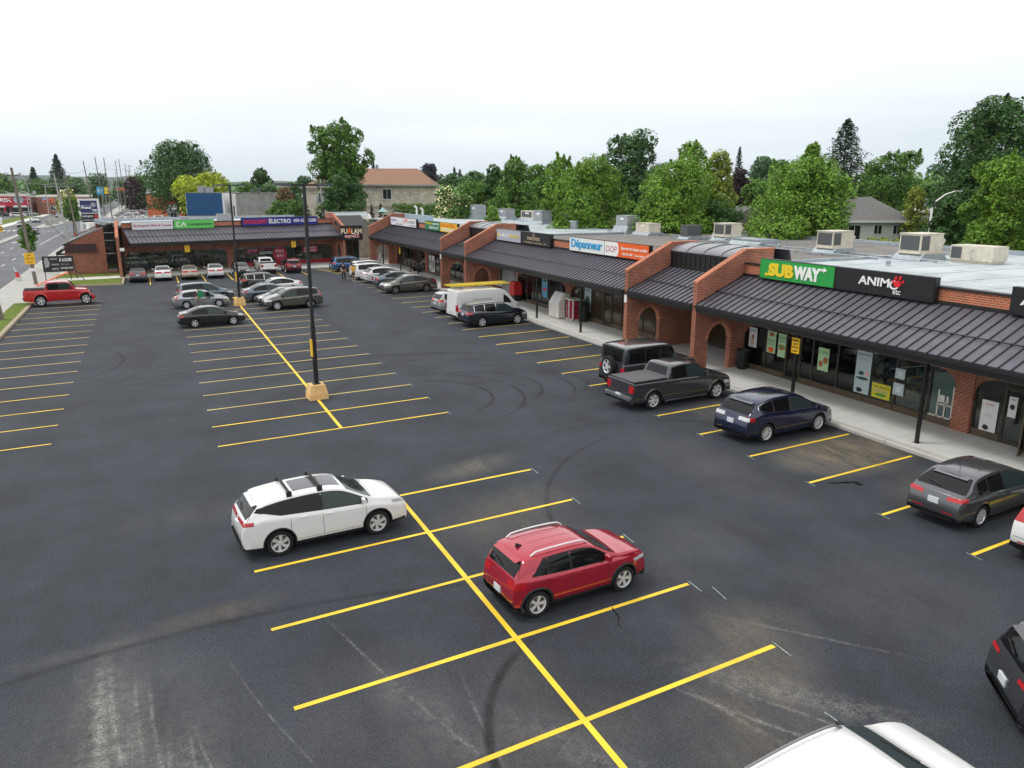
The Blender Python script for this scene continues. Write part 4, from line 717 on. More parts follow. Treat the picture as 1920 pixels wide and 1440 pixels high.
def patch(bvh, fn, nu, nv, off=.006, maxd=6):
    pts = []; 
    for i in range(nu+1):
        for j in range(nv+1):
            r = fn(i/nu, j/nv)
            if r is None: pts.append(None); continue
            h = bvh.ray_cast(Vector(r[0]), Vector(r[1]).normalized(), maxd)
            pts.append(None if h[0] is None else h[0]+(h[1] if h[1].dot(Vector(r[1])) < 0 else -h[1])*off)
    idx = {}; vs = []; fs = []
    def g(k):
        if k not in idx: idx[k] = len(vs); vs.append(pts[k])
        return idx[k]
    for i in range(nu):
        for j in range(nv):
            q = [i*(nv+1)+j, (i+1)*(nv+1)+j, (i+1)*(nv+1)+j+1, i*(nv+1)+j+1]
            if any(pts[k] is None for k in q): continue
            if max((pts[q[0]]-pts[q[2]]).length, (pts[q[1]]-pts[q[3]]).length) > .9: continue
            f = [g(k) for k in q]; nn = (pts[q[1]]-pts[q[0]]).cross(pts[q[3]]-pts[q[0]]); rr = fn(i/nu, j/nv)
            fs.append(f if nn.dot(Vector(rr[1])) < 0 else f[::-1])
    return vs, fs
def wheel_parts(r, rim, spokes, style):
    w = .115; T = Matrix.Rotation(PI/2, 4, 'X')     # lathe z -> -y, outer side towards -y
    a = MB(); a.lathe([(0, -.06), (r*.64, -.06), (r*.64, .03), (r*.60, .035), (0, .035)], 24, 0, T); hub = a.mesh('wheel', 'disc_metal')
    a = MB(); a.lathe([(r*.66, -w), (r*.90, -w*1.02), (r*.985, -w*.82), (r, -w*.4), (r, w*.4), (r*.985, w*.82), (r*.91, w*1.02), (r*.70, w), (r*.655, w*.9), (r*.655, -w)], 36, 0, T); tyre = a.mesh('tyre', 'tyre')
    a = MB(); a.lathe([(r*.655, w*.55), (r*.70, w*.95), (r*.66, w*.97), (r*.615, w*.75), (r*.60, w*.45)], 32, 0, T)
    a.lathe([(r*.16, .0), (r*.16, w*.70), (r*.10, w*.78), (0, w*.79)], 16, 0, T)
    a.lathe([(r*.60, w*.2), (r*.10, w*.15), (0, w*.15)], 24, 1, T)
    tw = .42 if style == 'twist' else 0
    for i in range(spokes):
        t = 2*PI*i/spokes; hw0 = r*(.055 if spokes > 7 else .075); hw1 = r*(.045 if spokes > 7 else .13 if style != 'split' else .05)
        for dd in ((0,) if style != 'split' else (-.13, .13)):
            c1, s1 = math.cos(t), math.sin(t); c2, s2 = math.cos(t+tw+dd), math.sin(t+tw+dd)
            P0 = Vector((c1, s1, 0))*r*.12; P1 = Vector((c2, s2, 0))*r*.62; d = (P1-P0).normalized(); n_ = Vector((-d.y, d.x, 0))
            v = []
            for P, h, z0, z1 in ((P0, hw0, .4*w, .72*w), (P1, hw1, .5*w, .85*w)):
                for sg in (-1, 1):
                    for z in (z0, z1): v.append(P+n_*h*sg+Vector((0, 0, z)))
            a.add(v, [(0, 1, 3, 2), (4, 6, 7, 5), (0, 4, 5, 1), (2, 3, 7, 6), (1, 5, 7, 3), (0, 2, 6, 4)], 0, T)
    rimm = a.mesh('rim', [rim, 'rim_dark'])
    return hub, tyre, rimm
PROTO = {}
def build_proto(k, spec):
    """list of (name, mesh, parent index, location, rz); spec holds look options"""
    p = K[k]; me, bvh, st = make_shell(k); L_, W_, H = p['L'], p['W'], p['H']; hl = L_/2; hw = W_/2; boxy = p.get('boxy', 0)
    axf = hl-p['fo']; axr = axf-p['wb']; gc = p['gc']; out = []
    cutm = bool_wells(me.copy(), p, axr, axf); cutm.name = 'body'
    if not boxy:
        cutm.materials.append(MATS['trim_black']); ti = len(cutm.materials)-1; th = gc+(.155 if p.get('clad') else .085)
        for f_ in cutm.polygons:
            if f_.material_index == 0 and f_.center.z < th+.10*max(0, 1-(f_.center.x+hl)/.5): f_.material_index = ti
    cutm.polygons.foreach_set('use_smooth', [True]*len(cutm.polygons)); cutm.set_sharp_from_angle(angle=R(28 if boxy else 33))
    out.append(['body', cutm, None])
    T = lambda x: max(z for xx, z in [(x, interp_T(st, x))])
    def P(name, fn, nu, nv, m, off=.006, par=0, smooth=True):
        vs, fs = patch(bvh, fn, nu, nv, off)
        if not fs: return None
        mb = MB(); mb.add(vs, fs, 0, None, smooth); out.append([name, mb.mesh(name, m), par]); return len(out)-1
    def M_(name, mb, m, par=0): out.append([name, mb.mesh(name, m), par]); return len(out)-1
    belt = lambda x: interp(p['belt'], x)
    tm = spec.get('glass', 'glass_dark'); top_gap = p.get('sgtop', .105)
    # side glass
    xa, xb = p['sg']
    cuts = [xa]+list(p['pil'])+[xb]
    for s in (-1, 1):
        def colz(x, v):
            lo = belt(x)+.035; hi = interp_T(st, x)-top_gap
            if k in ('boxy_suv',) and x < xa+.35: hi = min(hi, lo+.02+(x-xa)*1.15)
            if k in ('crossover', 'cx') and x < xa+.5: lo = lo+(xa+.5-x)*.22
            hi = max(hi, lo+.008); return lerp(lo, hi, v)
        te = .022 if spec.get('trim') != 'chrome' else .014
        P('window_trim', lambda u, v: ((lerp(xa-.05, xb+.05, u)-hl, s*3, lerp(colz(lerp(xa-.05, xb+.05, u), 0)-te, colz(lerp(xa-.05, xb+.05, u), 1)+te, v)), (0, -s, 0)), 40, 5, spec.get('trim', 'trim_black'), .003)
        if k == 'crossover': P('quarter_panel', lambda u, v: ((lerp(.30, xa+.10, u)-hl, s*3, lerp(lerp(1.36, 1.30, u), lerp(1.42, colz(xa+.1, 1)+.01, u), v)), (0, -s, 0)), 8, 4, 'glass_dark', .004)
        for q, (a, b) in enumerate(zip(cuts, cuts[1:])):
            a2 = a+(.03 if q else 0); b2 = b-(.03 if q < len(cuts)-2 else 0)
            gm = 'glass_teal' if (q == len(cuts)-2 and not spec.get('tint')) else 'glass_dark'
            P('window', lambda u, v: ((lerp(a2, b2, u)-hl, s*3, colz(lerp(a2, b2, u), v)), (0, -s, 0)), 16, 6, gm, .008)
        # door seams and handles
        for xs in list(p['pil'])[-2:]+[xb-.02]:
            P('door_seam', lambda u, v: ((xs-hl+(u-.5)*.011, s*3, lerp(gc+.22, belt(xs)-.0, v)), (0, -s, 0)), 1, 8, 'seamline', .003)
        P('sill_seam', lambda u, v: ((lerp(axr+p['r']+.14, axf-p['r']-.12, u), s*3, gc+.21+.008*v), (0, -s, 0)), 10, 1, 'seamline', .003)
        if k != 'van':
            for xs in [c_+.10 for c_ in list(p['pil'])[-1:]]+[(list(p['pil'])[-1] if p['pil'] else xb)-.62]:
                h = bvh.ray_cast(Vector((xs-hl, s*3, belt(xs)-.10)), Vector((0, -s, 0)))
                if h[0]: mb = MB(); mb.box(xs-hl, xs-hl+.17, h[0].y-s*.01, h[0].y+s*.03, belt(xs)-.115, belt(xs)-.085); M_('door_handle', mb, spec.get('handle', None) or 'PAINT')
    # windscreen and rear glass: strips along the profile
    def strip(x0, x1, shr0, shr1, n_, nm, m, wsc=1.0, off=.007):
        def fn(u, v):
            x = lerp(x0, x1, v); z = interp_T(st, x); dx = .03; sl = (interp_T(st, x+dx)-interp_T(st, x-dx))/(2*dx); nrm = Vector((-sl, 0, 1)).normalized()
            B = belt(x); g = min(1, max(0, (z-B-.04)/.32)); wt = lerp(hw*.90, hw*p['wr']+.16*hw, g*min(1, max(0, z-B)/max(.1, H-B)))
            y = lerp(-1, 1, u)*wt*lerp(shr0, shr1, v)*wsc; o_ = Vector((x-hl, y, z))+nrm*.6; return (o_, -nrm)
        P(nm, fn, 14, n_, m, off)
    w0, w1 = p['ws']; strip(w0+.03, w1-.02, .90, .97, 8, 'windscreen', 'glass_teal' if not spec.get('tint_ws') else 'glass_dark')
    r0, r1 = p['rg']
    if k != 'van': strip(r0, r1, .93 if not boxy else .8, .86 if not boxy else .8, 7, 'rear_window', tm)
    # hood seam
    if k not in ('van',): strip(w1+.05, w1+.062, 1.0, 1.0, 1, 'hood_seam', 'seamline', .93, .003)
    mb = MB()
    for s in (-1, 1):
        y0 = .1*s; a = Vector((w1-hl-.05, y0-.28, interp_T(st, w1-.05)+.03)); b = Vector((lerp(w1, w0, .25)-hl, y0+.28, interp_T(st, lerp(w1, w0, .25))+.03)); mb.tube([a, b], .012, 4)
    M_('wiper', mb, 'trim_black')
    if k in ('crossover', 'boxy_suv', 'cx', 'suv', 'wagon', 'hatch'):
        mb = MB(); x = lerp(r0, r1, .12); mb.tube([(x-hl-.03, 0, interp_T(st, x)+.03), (lerp(r0, r1, .3)-hl-.03, .42, interp_T(st, lerp(r0, r1, .3))+.03)], .012, 4); M_('rear_wiper', mb, 'trim_black')
        # roof spoiler lip above the rear glass
        mb = MB(); x = r1+.02; z = interp_T(st, x); wt = hw*p['wr']; mb.prism([(x-hl-.16, z-.035), (x-hl+.15, z+.035), (x-hl+.3, z+.025), (x-hl, z-.05)], 'y', -wt, wt); M_('spoiler', mb, 'PAINT')
    # lights by casting rays from inside the corners
    def lamp(nm, m, s, front, z0, z1, a0, a1, zs=0, nv=4, off=.008, dz=0):
        cx = (hl-.75 if front else -hl+.62); cy = s*(hw-.55)
        def fn(u, v):
            a = lerp(a0, a1, u); d = Vector(((1 if front else -1)*math.cos(R(a)), s*math.sin(R(a)), 0)); z = lerp(z0, z1, v)+u*zs+dz*(v-.5)*(1-u)
            return (Vector((cx, cy, z))+d*3, -d)
        P(nm, fn, 12, nv, m, off)
    tl = spec.get('tl', dict(z0=.82, z1=1.0, a0=-25, a1=62)); hlp = spec.get('hl', dict(z0=.64, z1=.78, a0=-20, a1=62, zs=.05))
    for s in (-1, 1):
        lamp('headlight', 'head_light', s, True, **hlp); lamp('taillight', 'tail_red', s, False, **tl)
        if spec.get('tl2'): lamp('reversing_light', 'head_light', s, False, **spec['tl2'])
        if spec.get('refl'): lamp('reflector', 'tail_red', s, False, z0=.46, z1=.50, a0=-5, a1=22, off=.009)
    # grille, lower bumpers, plate
    gz = spec.get('grille', (.50, .74)); P('grille', lambda u, v: ((hl+2, lerp(-.42, .42, u), lerp(gz[0], gz[1], v)), (-1, 0, 0)), 10, 4, 'trim_black', .007)
    P('lower_grille', lambda u, v: ((hl+2, lerp(-.55, .55, u), lerp(gc+.06, gc+.17, v)), (-1, 0, 0)), 8, 2, 'trim_black', .007)
    pz = spec.get('plate_z', .80); h = bvh.ray_cast(Vector((-hl-2, 0, pz)), Vector((1, 0, 0)))
    if h[0]: mb = MB(); mb.box(h[0].x-.025, h[0].x+.03, -.155, .155, pz-.08, pz+.08); M_('number_plate', mb, 'plate')
    P('rear_bumper_trim', lambda u, v: ((-hl-2, lerp(-hw*.8, hw*.8, u), lerp(gc+.08, gc+.20, v)), (1, 0, 0)), 10, 2, 'trim_black', .007)
    P('tailgate_seam', lambda u, v: ((-hl-2, lerp(-hw*.78, hw*.78, u), lerp(pz-.20, pz-.188, v)), (1, 0, 0)), 10, 1, 'seamline', .003)
    if p.get('clad'):
        for s in (-1, 1): P('side_cladding', lambda u, v: ((lerp(axr+p['r']+.05, axf-p['r']-.05, u), s*3, lerp(gc+.04, p['clad']+.02, v)), (0, -s, 0)), 12, 3, 'trim_black', .008)
    # wheel-arch lips
    rr = p['r']+(.055 if not boxy else .07); flare = spec.get('flare', .035 if p.get('clad') else .0)
    for x in (axr, axf):
        for s in (-1, 1):
            if flare or boxy:
                fw_ = flare or .05; fv = .02 if not boxy else .06; mb = MB(); n_ = 18; a0_, a1_ = R(-12), R(192); vs = []; fs = []
                for i in range(n_+1):
                    a = lerp(a0_, a1_, i/n_); cxs, czs = math.cos(a), math.sin(a)
                    hh = bvh.ray_cast(Vector((x+cxs*(rr+fw_), s*3, p['r']+.01+czs*(rr+fw_))), Vector((0, -s, 0))); yb = abs(hh[0].y) if hh[0] and abs(hh[0].y) > hw*.8 else hw*.97
                    for (ra, yy) in ((rr-.005, yb-.05), (rr-.005, yb+fv), (rr+fw_*.5, yb+fv+.008), (rr+fw_, yb+.004), (rr+fw_, yb-.05)): vs.append((x+cxs*ra, s*yy, p['r']+.01+czs*ra))
                for i in range(n_):
                    for j in range(4): f = (i*5+j, i*5+j+1, i*5+j+6, i*5+j+5); fs.append(f if s > 0 else f[::-1])
                mb.add(vs, fs, 0, None, True); M_('arch_trim', mb, spec.get('flare_m', 'trim_black'))
    # mirrors
    for s in (-1, 1):
        x = xb-.12-hl; z = belt(xb)+.08; hh = bvh.ray_cast(Vector((x, s*3, z)), Vector((0, -s, 0))); yb = abs(hh[0].y) if hh[0] else hw*.9
        big = 1.5 if k in ('van', 'pickup', 'jeep_truck') else 1
        mb = MB(); sh = [(-.02, 0), (.07, .02), (.09, .08), (.05, .15*big), (-.03, .14*big)]
        mb.prism([(x+a, z+b_-.02) for a, b_ in sh], 'y', s*(yb+.03), s*(yb+.21)); q = M_('mirror', mb, spec.get('mirror', 'PAINT'))
        mb = MB(); mb.box(x-.012, x+.03, s*(yb-.03), s*(yb+.04), z-.02, z+.02); M_('mirror_stalk', mb, 'trim_black', q)
    # wheels
    hub, tyre, rimm = wheel_parts(p['r'], spec.get('rim', 'rim_silver'), spec.get('spokes', p['spoke']), spec.get('style', ''))
    tyr_in = .03 if not boxy else .0
    for x in (axr, axf):
        for s in (-1, 1):
            out.append(['wheel', hub, None, (x, s*(hw-.115-tyr_in+(.02 if boxy else 0)), p['r']), 0 if s < 0 else PI]); i = len(out)-1
            out.append(['tyre', tyre, i]); out.append(['rim', rimm, i])
    # roof furniture
    if spec.get('rails'):
        for s in (-1, 1):
            xs = [lerp(r1+.25, w0-.12, t) for t in [i/12 for i in range(13)]]; yy = s*(hw*(p['wr']+.16)-.09); mb = MB()
            pts = [(x-hl, yy*(1-.02*abs(i-6)/6), interp_T(st, x)+(.065 if 0 < i < 12 else -.0)) for i, x in enumerate(xs)]; mb.tube(pts, .021, 6); M_('roof_rail', mb, spec['rails'])
    if spec.get('bars'):
        for t in (.30, .68):
            x = lerp(r1+.2, w0, t); z = interp_T(st, x); wt = hw*(p['wr']+.1); mb = MB(); mb.prism([(x-hl-.045, z+.085), (x-hl+.045, z+.085), (x-hl+.03, z+.115), (x-hl-.03, z+.115)], 'y', -wt, wt)
            for s in (-1, 1): mb.box(x-hl-.07, x-hl+.07, s*(wt-.04), s*(wt+.05), z-.07, z+.10)
            M_('roof_bar', mb, 'trim_black')
    if spec.get('sunroof'): strip(lerp(r1, w0, .42), w0-.08, .62, .62, 8, 'sunroof', 'roof_glass'); strip(lerp(r1, w0, .70), lerp(r1, w0, .705), .62, .62, 1, 'sunroof_seam', 'seamline', 1, .011)
    if spec.get('antenna'): mb = MB(); x = r1+.28; z = interp_T(st, x); mb.prism([(x-hl-.09, z+.09), (x-hl-.06, z+.09), (x-hl+.1, z), (x-hl-.1, z)], 'y', -.025, .025); M_('antenna_fin', mb, 'trim_black')
    if spec.get('mast'): mb = MB(); x = r1+.35; z = interp_T(st, x); mb.tube([(x-hl, 0, z), (x-hl-.18, 0, z+.28)], .008, 4); M_('antenna', mb, 'trim_black')
    if spec.get('roof_ribs'):
        for yy in (-.3, 0, .3): P('roof_groove', lambda u, v: ((lerp(r1+.5, w0-.25, u)-hl, yy+.008*(v-.5), 4), (0, 0, -1)), 8, 1, 'seamline', .002)
    if p.get('bed'):
        b0, b1 = p['bed']; zb = interp_T(st, 1.0); mb = MB(); mb.box(b0-hl, b1-hl, -hw*.84, hw*.84, zb+.012, zb+.045)
        M_('bed_cover', mb, spec.get('cover', 'tonneau')); mb = MB()
        for s in (-1, 1): mb.box(b0-hl-.03, b1-hl+.02, s*hw*.845, s*hw*.93, zb+.01, zb+.04)
        M_('bed_rail', mb, 'trim_black')
        mb = MB(); mb.box(-hl-.06, -hl+.10, -hw*.93, hw*.93, gc+.22, gc+.34); M_('rear_bumper', mb, spec.get('bumper', 'chrome'))
        if k == 'pickup':
            for s in (-1, 1): mb = MB(); mb.tube([(axr+.62, s*(hw+.02), gc+.02), (axf-.6, s*(hw+.02), gc+.02)], .035, 8); M_('running_board', mb, 'chrome')
    if k in ('box_suv', 'jeep_truck'):
        mb = MB(); mb.box(hl-.42, hl-.05, -hw*.82, hw*.82, gc+.24, gc+.38); M_('front_bumper', mb, 'trim_black')
        for i in range(7): mb = MB(); y = (i-3)*.085; mb.box(hl-.335 if k == 'box_suv' else hl-.455, hl-.27 if k == 'box_suv' else hl-.43, y-.02, y+.02, .80, 1.05); M_('grille_slot', mb, 'seamline')
        for s in (-1, 1): mb = MB(); T_ = Matrix.Translation((hl-.31 if k == 'box_suv' else hl-.46, s*.48, .95)) @ Matrix.Rotation(PI/2, 4, 'Y'); mb.lathe([(0, .06), (.07, .055), (.085, .03), (.085, 0)], 16, 0, T_); M_('round_headlight', mb, 'head_light')
    return out
def interp_T(st, x):
    best = 0
    for (a, b), (c, d) in zip(st, st[1:]):
        lo, hi = (a, c) if a <= c else (c, a)
        if lo <= x <= hi and hi > lo: best = max(best, lerp(b, d, (x-a)/(c-a)))
    return best or st[-1][1]
def car(k, pname, label, A=None, B=None, pos=None, hd=4.257, sc=1, cat='car', group=None, name=None, zs=1, **spec):
    """A, B: ground contacts of the near-side rear and front tyre; pos: centre"""
    key = (k, repr(sorted(spec.items(), key=lambda t: t[0])))
    if key not in PROTO: PROTO[key] = build_proto(k, spec)
    p = K[k]; pr = PROTO[key]; off = (p['L']/2-p['fo']-p['wb']/2)
    if not A: sc *= .96
    if A:
        A = Vector(A); B = Vector(B); sc = (A-B).length/p['wb']*.95; mid = (A+B)/2; h = R(hd); f = Vector((math.cos(h), math.sin(h))); n = Vector((-f.y, f.x)); n = n if n.y > 0 else -n
        c = mid+n*(p['W']/2-.05)*sc-f*off*sc
    else: c = Vector(pos)
    root = link(name or {'pickup': 'pickup_truck', 'jeep_truck': 'pickup_truck', 'van': 'cargo_van'}.get(k, 'parked_car'), None, None, label, cat, group, None, (c.x, c.y, 0), R(hd)); root.scale = (sc, sc, sc*zs)
    pm = MATS['paint_'+pname]; objs = []; cache = PROTO.setdefault((key, pname), {})
    for i, e in enumerate(pr):
        nm, me, par = e[0], e[1], e[2]
        if any(m and m.name == 'paint_grey' for m in me.materials) or nm in ('spoiler', 'mirror', 'door_handle', 'body'):
            if i not in cache:
                m2 = me.copy()
                for j, m in enumerate(m2.materials):
                    if m and m.name in ('paint_grey', 'PAINTSLOT'): m2.materials[j] = pm
                cache[i] = m2
            me = cache[i]
        o = bpy.data.objects.new(nm, me); COL.objects.link(o); o.parent = root if par is None else objs[par]
        if par == 0: o.parent = root
        if len(e) > 3: o.location = e[3]; o.rotation_euler = (0, 0, e[4])
        objs.append(o)
    return root
MATS['PAINT'] = bpy.data.materials.new('PAINTSLOT')
TLW = dict(z0=.92, z1=1.10, a0=-8, a1=66, zs=.03)
if not globals().get('NOCARS'):
    NEAR = 'cars in the double row down the middle of the lot'; SHOP = 'vehicles nosed in to the storefront walk'; FAR = 'vehicles nosed in to the far wing'
    car('crossover', 'white', 'white crossover with black roof bars and a glass roof panel', (-3.90, 8.66), (-1.19, 8.84), group=NEAR, bars=1, sunroof=1, tl=dict(z0=.98, z1=1.08, a0=-30, a1=60, zs=.04), hl=dict(z0=.80, z1=.90, a0=-15, a1=60, zs=.08), style='twist', spokes=6, tint=0, refl=1, plate_z=.86, clad=1)
    car('boxy_suv', 'red', 'red boxy small crossover with silver roof rails parked beside the near centre line', (.71, 3.40), (3.15, 3.46), group=NEAR, rails='rim_silver', antenna=1, roof_ribs=1, tl=dict(z0=.80, z1=.98, a0=10, a1=60), hl=dict(z0=.74, z1=.82, a0=0, a1=60), style='split', spokes=5, flare=.05, refl=1, plate_z=.56, tint=1)
    car('suv', 'white', 'white crossover cut off at the bottom edge, only roof and hood in view', pos=(1.92, -3.98), group=NEAR, rails='rim_grey', mirror='trim_black')
    car('cx', 'navy', 'dark navy crossover with clear taillights in front of the sandwich shop', (13.68, 10.43), (16.59, 10.63), group=SHOP, tl=dict(z0=.88, z1=1.02, a0=15, a1=62), tl2=dict(z0=.885, z1=1.01, a0=-5, a1=42, off=.012), trim='chrome', hl=dict(z0=.72, z1=.80, a0=0, a1=60), plate_z=.78, tint_ws=1)
    car('pickup', 'gunmetal', 'dark grey crew cab pickup with grey bed cover near the brick pier', (12.45, 15.72), (16.18, 16.26), group=SHOP, cat='pickup truck', tl=dict(z0=.80, z1=1.10, a0=26, a1=47), flare=.06, flare_m='paint_gunmetal', style='split', spokes=6, tint=0, plate_z=.60, refl=0)
    w_ = car('box_suv', 'jeep_grey', 'dark grey boxy off-roader with spare wheel on its tail, behind the dark pickup', pos=(14.9, 19.5), sc=1.10, group=SHOP, cat='off-roader', zs=1.10, tl=dict(z0=.86, z1=1.02, a0=26, a1=43), flare=.07, tint=1, spokes=5)
    sw = link('spare_wheel', None, w_, loc=(-2.34, -.05, 1.02)); sw.rotation_euler = (0, 0, -PI/2)
    hb, ty, ri = wheel_parts(.41, 'rim_silver', 5, 'split'); link('tyre', ty, sw); link('rim', ri, sw)
    car('hatch', 'grey', 'grey hatchback with dark roof spoiler and red taillights in the stall nearest the right edge', (13.83, 2.31), (16.55, 2.52), group=SHOP, tl=dict(z0=.82, z1=.93, a0=2, a1=58, zs=.05), hl=dict(z0=.66, z1=.76, a0=0, a1=60), mast=1, refl=1, plate_z=.74, spokes=7)
    car('wagon', 'white', 'white crossover at the right edge with tall red taillight, next to the grey hatchback', pos=(15.2, .30), sc=1.03, group=SHOP, tl=dict(z0=1.0, z1=1.42, a0=18, a1=46), refl=1)
    car('suv', 'gunmetal', 'dark grey crossover cut off at the right edge, driving in the aisle', pos=(8.62, -4.30), hd=-38, tl=dict(z0=.94, z1=1.02, a0=5, a1=58, zs=.03), refl=0, spokes=9, tint=1, plate_z=.7)
    car('suv', 'dark_navy', 'very dark blue family suv beside the white ladder van', (13.63, 37.12), (16.46, 37.46), group=SHOP, cat='suv', tl=dict(z0=.92, z1=1.06, a0=0, a1=64), trim='chrome', spokes=5, style='split', plate_z=.88)
    v_ = car('van', 'white', 'white high cargo van with yellow ladders on its roof and grey lettering', pos=(15.45, 41.0), sc=.98, zs=.94, group=SHOP, cat='van', tl=dict(z0=.80, z1=1.32, a0=28, a1=46), hl=dict(z0=.86, z1=1.04, a0=0, a1=55), tint=1)
    text('exxans', 'rim_grey', (-1.35, -1.02, 1.40), (1, 0, 0), (0, 0, 1), 1.5, .32, v_, bold=-.01, ext=.01)
    ld = thing('ladder', 'pair of yellow ladders lying along the roof of the white van', 'ladder', (15.2, 41.05, 2.40), R(4.26)); mat('ladder_yellow', (.72, .55, .06), .6, 0, .4, 0, .15, 6)
    b = MB()
    for y0 in (-.55, .1):
        for y in (y0, y0+.42): b.box(-2.6, 2.1, y-.03, y+.03, 0, .10)
        for i in range(15): b.box(-2.5+i*.31, -2.46+i*.31, y0+.03, y0+.39, .03, .07)
    b.build('rails', 'ladder_yellow', ld); b = MB(); [b.box(x, x+.06, -.85, .85, -.14, -.001) for x in (-1.9, -.2, 1.3)]; b.build('roof_rack', 'rim_grey', ld)
    car('suv', 'silver', 'silver grey crossover mostly hidden behind the ladder van', pos=(15.1, 44.4), group=SHOP, tl=TLW, plate_z=.8)
    car('coupe_sedan', 'brown_grey', 'brownish grey sedan backed into its stall by the far brick gable', (16.25, 56.62), (13.3, 55.6), hd=184.257, sc=1, group=SHOP, rim='rim_grey')
    car('sedan', 'grey_blue', 'grey blue sedan between the brownish sedan and the white hatchback', pos=(15.1, 61.6), sc=1.05, group=SHOP, tl=dict(z0=.72, z1=.88, a0=0, a1=50), spokes=9)
    car('hatch', 'white2', 'white hatchback with its tailgate end toward the aisle, second white car from the gable', pos=(15.0, 65.3), sc=1.08, group=SHOP, tl=dict(z0=.85, z1=.95, a0=0, a1=50))
    car('suv', 'white', 'white crossover beside the two shoppers', pos=(14.7, 68.6), sc=1.03, group=SHOP, tl=dict(z0=.94, z1=1.02, a0=0, a1=50))
    car('wagon', 'white2', 'white car half hidden between the blue suv and the shoppers', pos=(15.4, 72.2), sc=1.03, group=SHOP, tl=dict(z0=.9, z1=1.0, a0=0, a1=50))
    car('suv', 'blue', 'light blue suv in the last stall by the corner porch', pos=(14.4, 77.4), hd=2, group=SHOP, cat='suv', tl=TLW, rails='rim_grey')
    car('sedan', 'black', 'black sedan left of the yellow centre line, in front of the silver hatchback', (-3.92, 45.02), (-1.33, 45.2), group=NEAR, tl=dict(z0=.80, z1=.94, a0=-12, a1=58), spokes=5, style='split')
    car('hatch', 'silver', 'silver hatchback with its rear door open and a person leaning in', (-4.01, 54.2), (-1.5, 54.5), group=NEAR, tl=dict(z0=.85, z1=1.1, a0=20, a1=60))
    car('wagon', 'grey_blue', 'bluish grey crossover behind the silver hatchback in the middle row', pos=(-2.3, 58.4), group=NEAR, tl=TLW)
    car('wagon', 'brown_grey', 'grey compact suv facing left beside the far light pole', (4.93, 51.0), (2.28, 50.5), hd=184.257, group=NEAR, cat='suv', tl=dict(z0=1.0, z1=1.42, a0=18, a1=46), spokes=6)
    car('coupe_sedan', 'dark_green', 'very dark sedan facing left next to the grey compact suv', pos=(3.4, 54.0), hd=184.257, group=NEAR)
    car('sedan', 'grey_blue', 'slate grey sedan with its tail beside the far pole base', pos=(2.6, 56.9), group=NEAR, spokes=9, tl=dict(z0=.82, z1=.96, a0=-10, a1=60))
    car('coupe_sedan', 'white', 'white sedan facing left in the middle row, past the slate grey sedan', pos=(3.9, 61.4), hd=184.257, group=NEAR)
    car('wagon', 'black', 'black hatchback at the far end of the middle row', pos=(3.3, 64.4), group=NEAR, tl=TLW, trim='chrome')
    car('coupe_sedan', 'gunmetal', 'dark grey sedan by the grass corner, leftmost car at the far wing', pos=(-7.45, 76.6), hd=90, group=FAR, tl=dict(z0=.82, z1=.98, a0=-10, a1=58, zs=.04), tint=1)
    car('sedan', 'white', 'bright white sedan second from the left at the far wing', pos=(-5.15, 77.1), hd=90, group=FAR)
    car('sedan', 'beige', 'beige sedan parked at the far wing', pos=(-2.65, 77.0), hd=90, group=FAR)
    car('sedan', 'white2', 'off-white sedan between the beige sedan and the black car at the far wing', pos=(-.15, 77.3), hd=90, group=FAR)
    car('hatch', 'black', 'black hatchback facing the camera, beside the white pickup', pos=(2.55, 77.9), hd=-90, group=FAR, hl=dict(z0=.66, z1=.74, a0=0, a1=55))
    car('pickup', 'white', 'white crew cab pickup at the appliance store', pos=(5.4, 80.2), hd=92, sc=.97, cat='pickup truck', group=FAR, tl=dict(z0=.80, z1=1.10, a0=26, a1=47), cover='well', plate_z=.6)
    car('wagon', 'maroon', 'dark red crossover at the right end of the far wing row', pos=(8.05, 79.3), hd=92, group=FAR, tl=TLW)
    j_ = car('jeep_truck', 'jeep_red', 'bright red four-door off-road pickup at the street side of the lot', (-14.35, 60.3), (-11.07, 60.1), hd=2.5, zs=1.14, cat='pickup truck', flare=.11, flare_m='paint_jeep_red', tl=dict(z0=.88, z1=1.12, a0=26, a1=44), cover='well', bumper='trim_black', spokes=5, style='split', rim='rim_silver')
    # street and distant lots
    ST = 'cars driving on the main road'; DL = 'cars parked in the lots along the road'
    car('sedan', 'street_blue', 'deep blue car driving away in the centre lane of the road', pos=(-27.3, 176), hd=90, group=ST, name='car'); car('sedan', 'black', 'dark car on the far side of the median behind the utility pole', pos=(-33.6, 211), hd=-90, group=ST, name='car')
    car('wagon', 'silver', 'silver crossover coming down the far carriageway', pos=(-33.6, 240), hd=-90, group=ST, name='car'); car('suv', 'gunmetal', 'dark suv with roof box turning by the median planters', pos=(-31.5, 278), hd=-80, group=ST, cat='suv', name='car')
    rn = random.Random(3)
    lots = [('white', -11, 148, 'white car by the grass edge beside the motorhome'), ('silver', -8.6, 228, 'silver car in the distant lot left of the orange building'), ('white', -5.8, 262, 'white car at the front of the distant orange building'), ('white', -2.4, 236, 'white suv in front of the distant orange building'),
        ('maroon', 2.2, 214, 'dark red car beside the small red roofed kiosk'), ('white2', -10.5, 300, 'pale car far up the road lot near the purple tree'), ('black', -7.5, 310, 'black car far up the lot near the purple tree'), ('white2', -11.6, 262, 'grey-white sedan in the distant lot by the purple tree'),
        ('maroon', -3.2, 182, 'small dark car behind the bakery sign'), ('white', 3.2, 168, 'white car by the blue metal building'), ('silver', -14.0, 285, 'silver car by the road poles')]
    for c_, x, y, lb in lots: car('suv' if 'suv' in lb else 'sedan', c_, lb, pos=(x, y), hd=rn.choice((0, 80, 180)), group=DL)
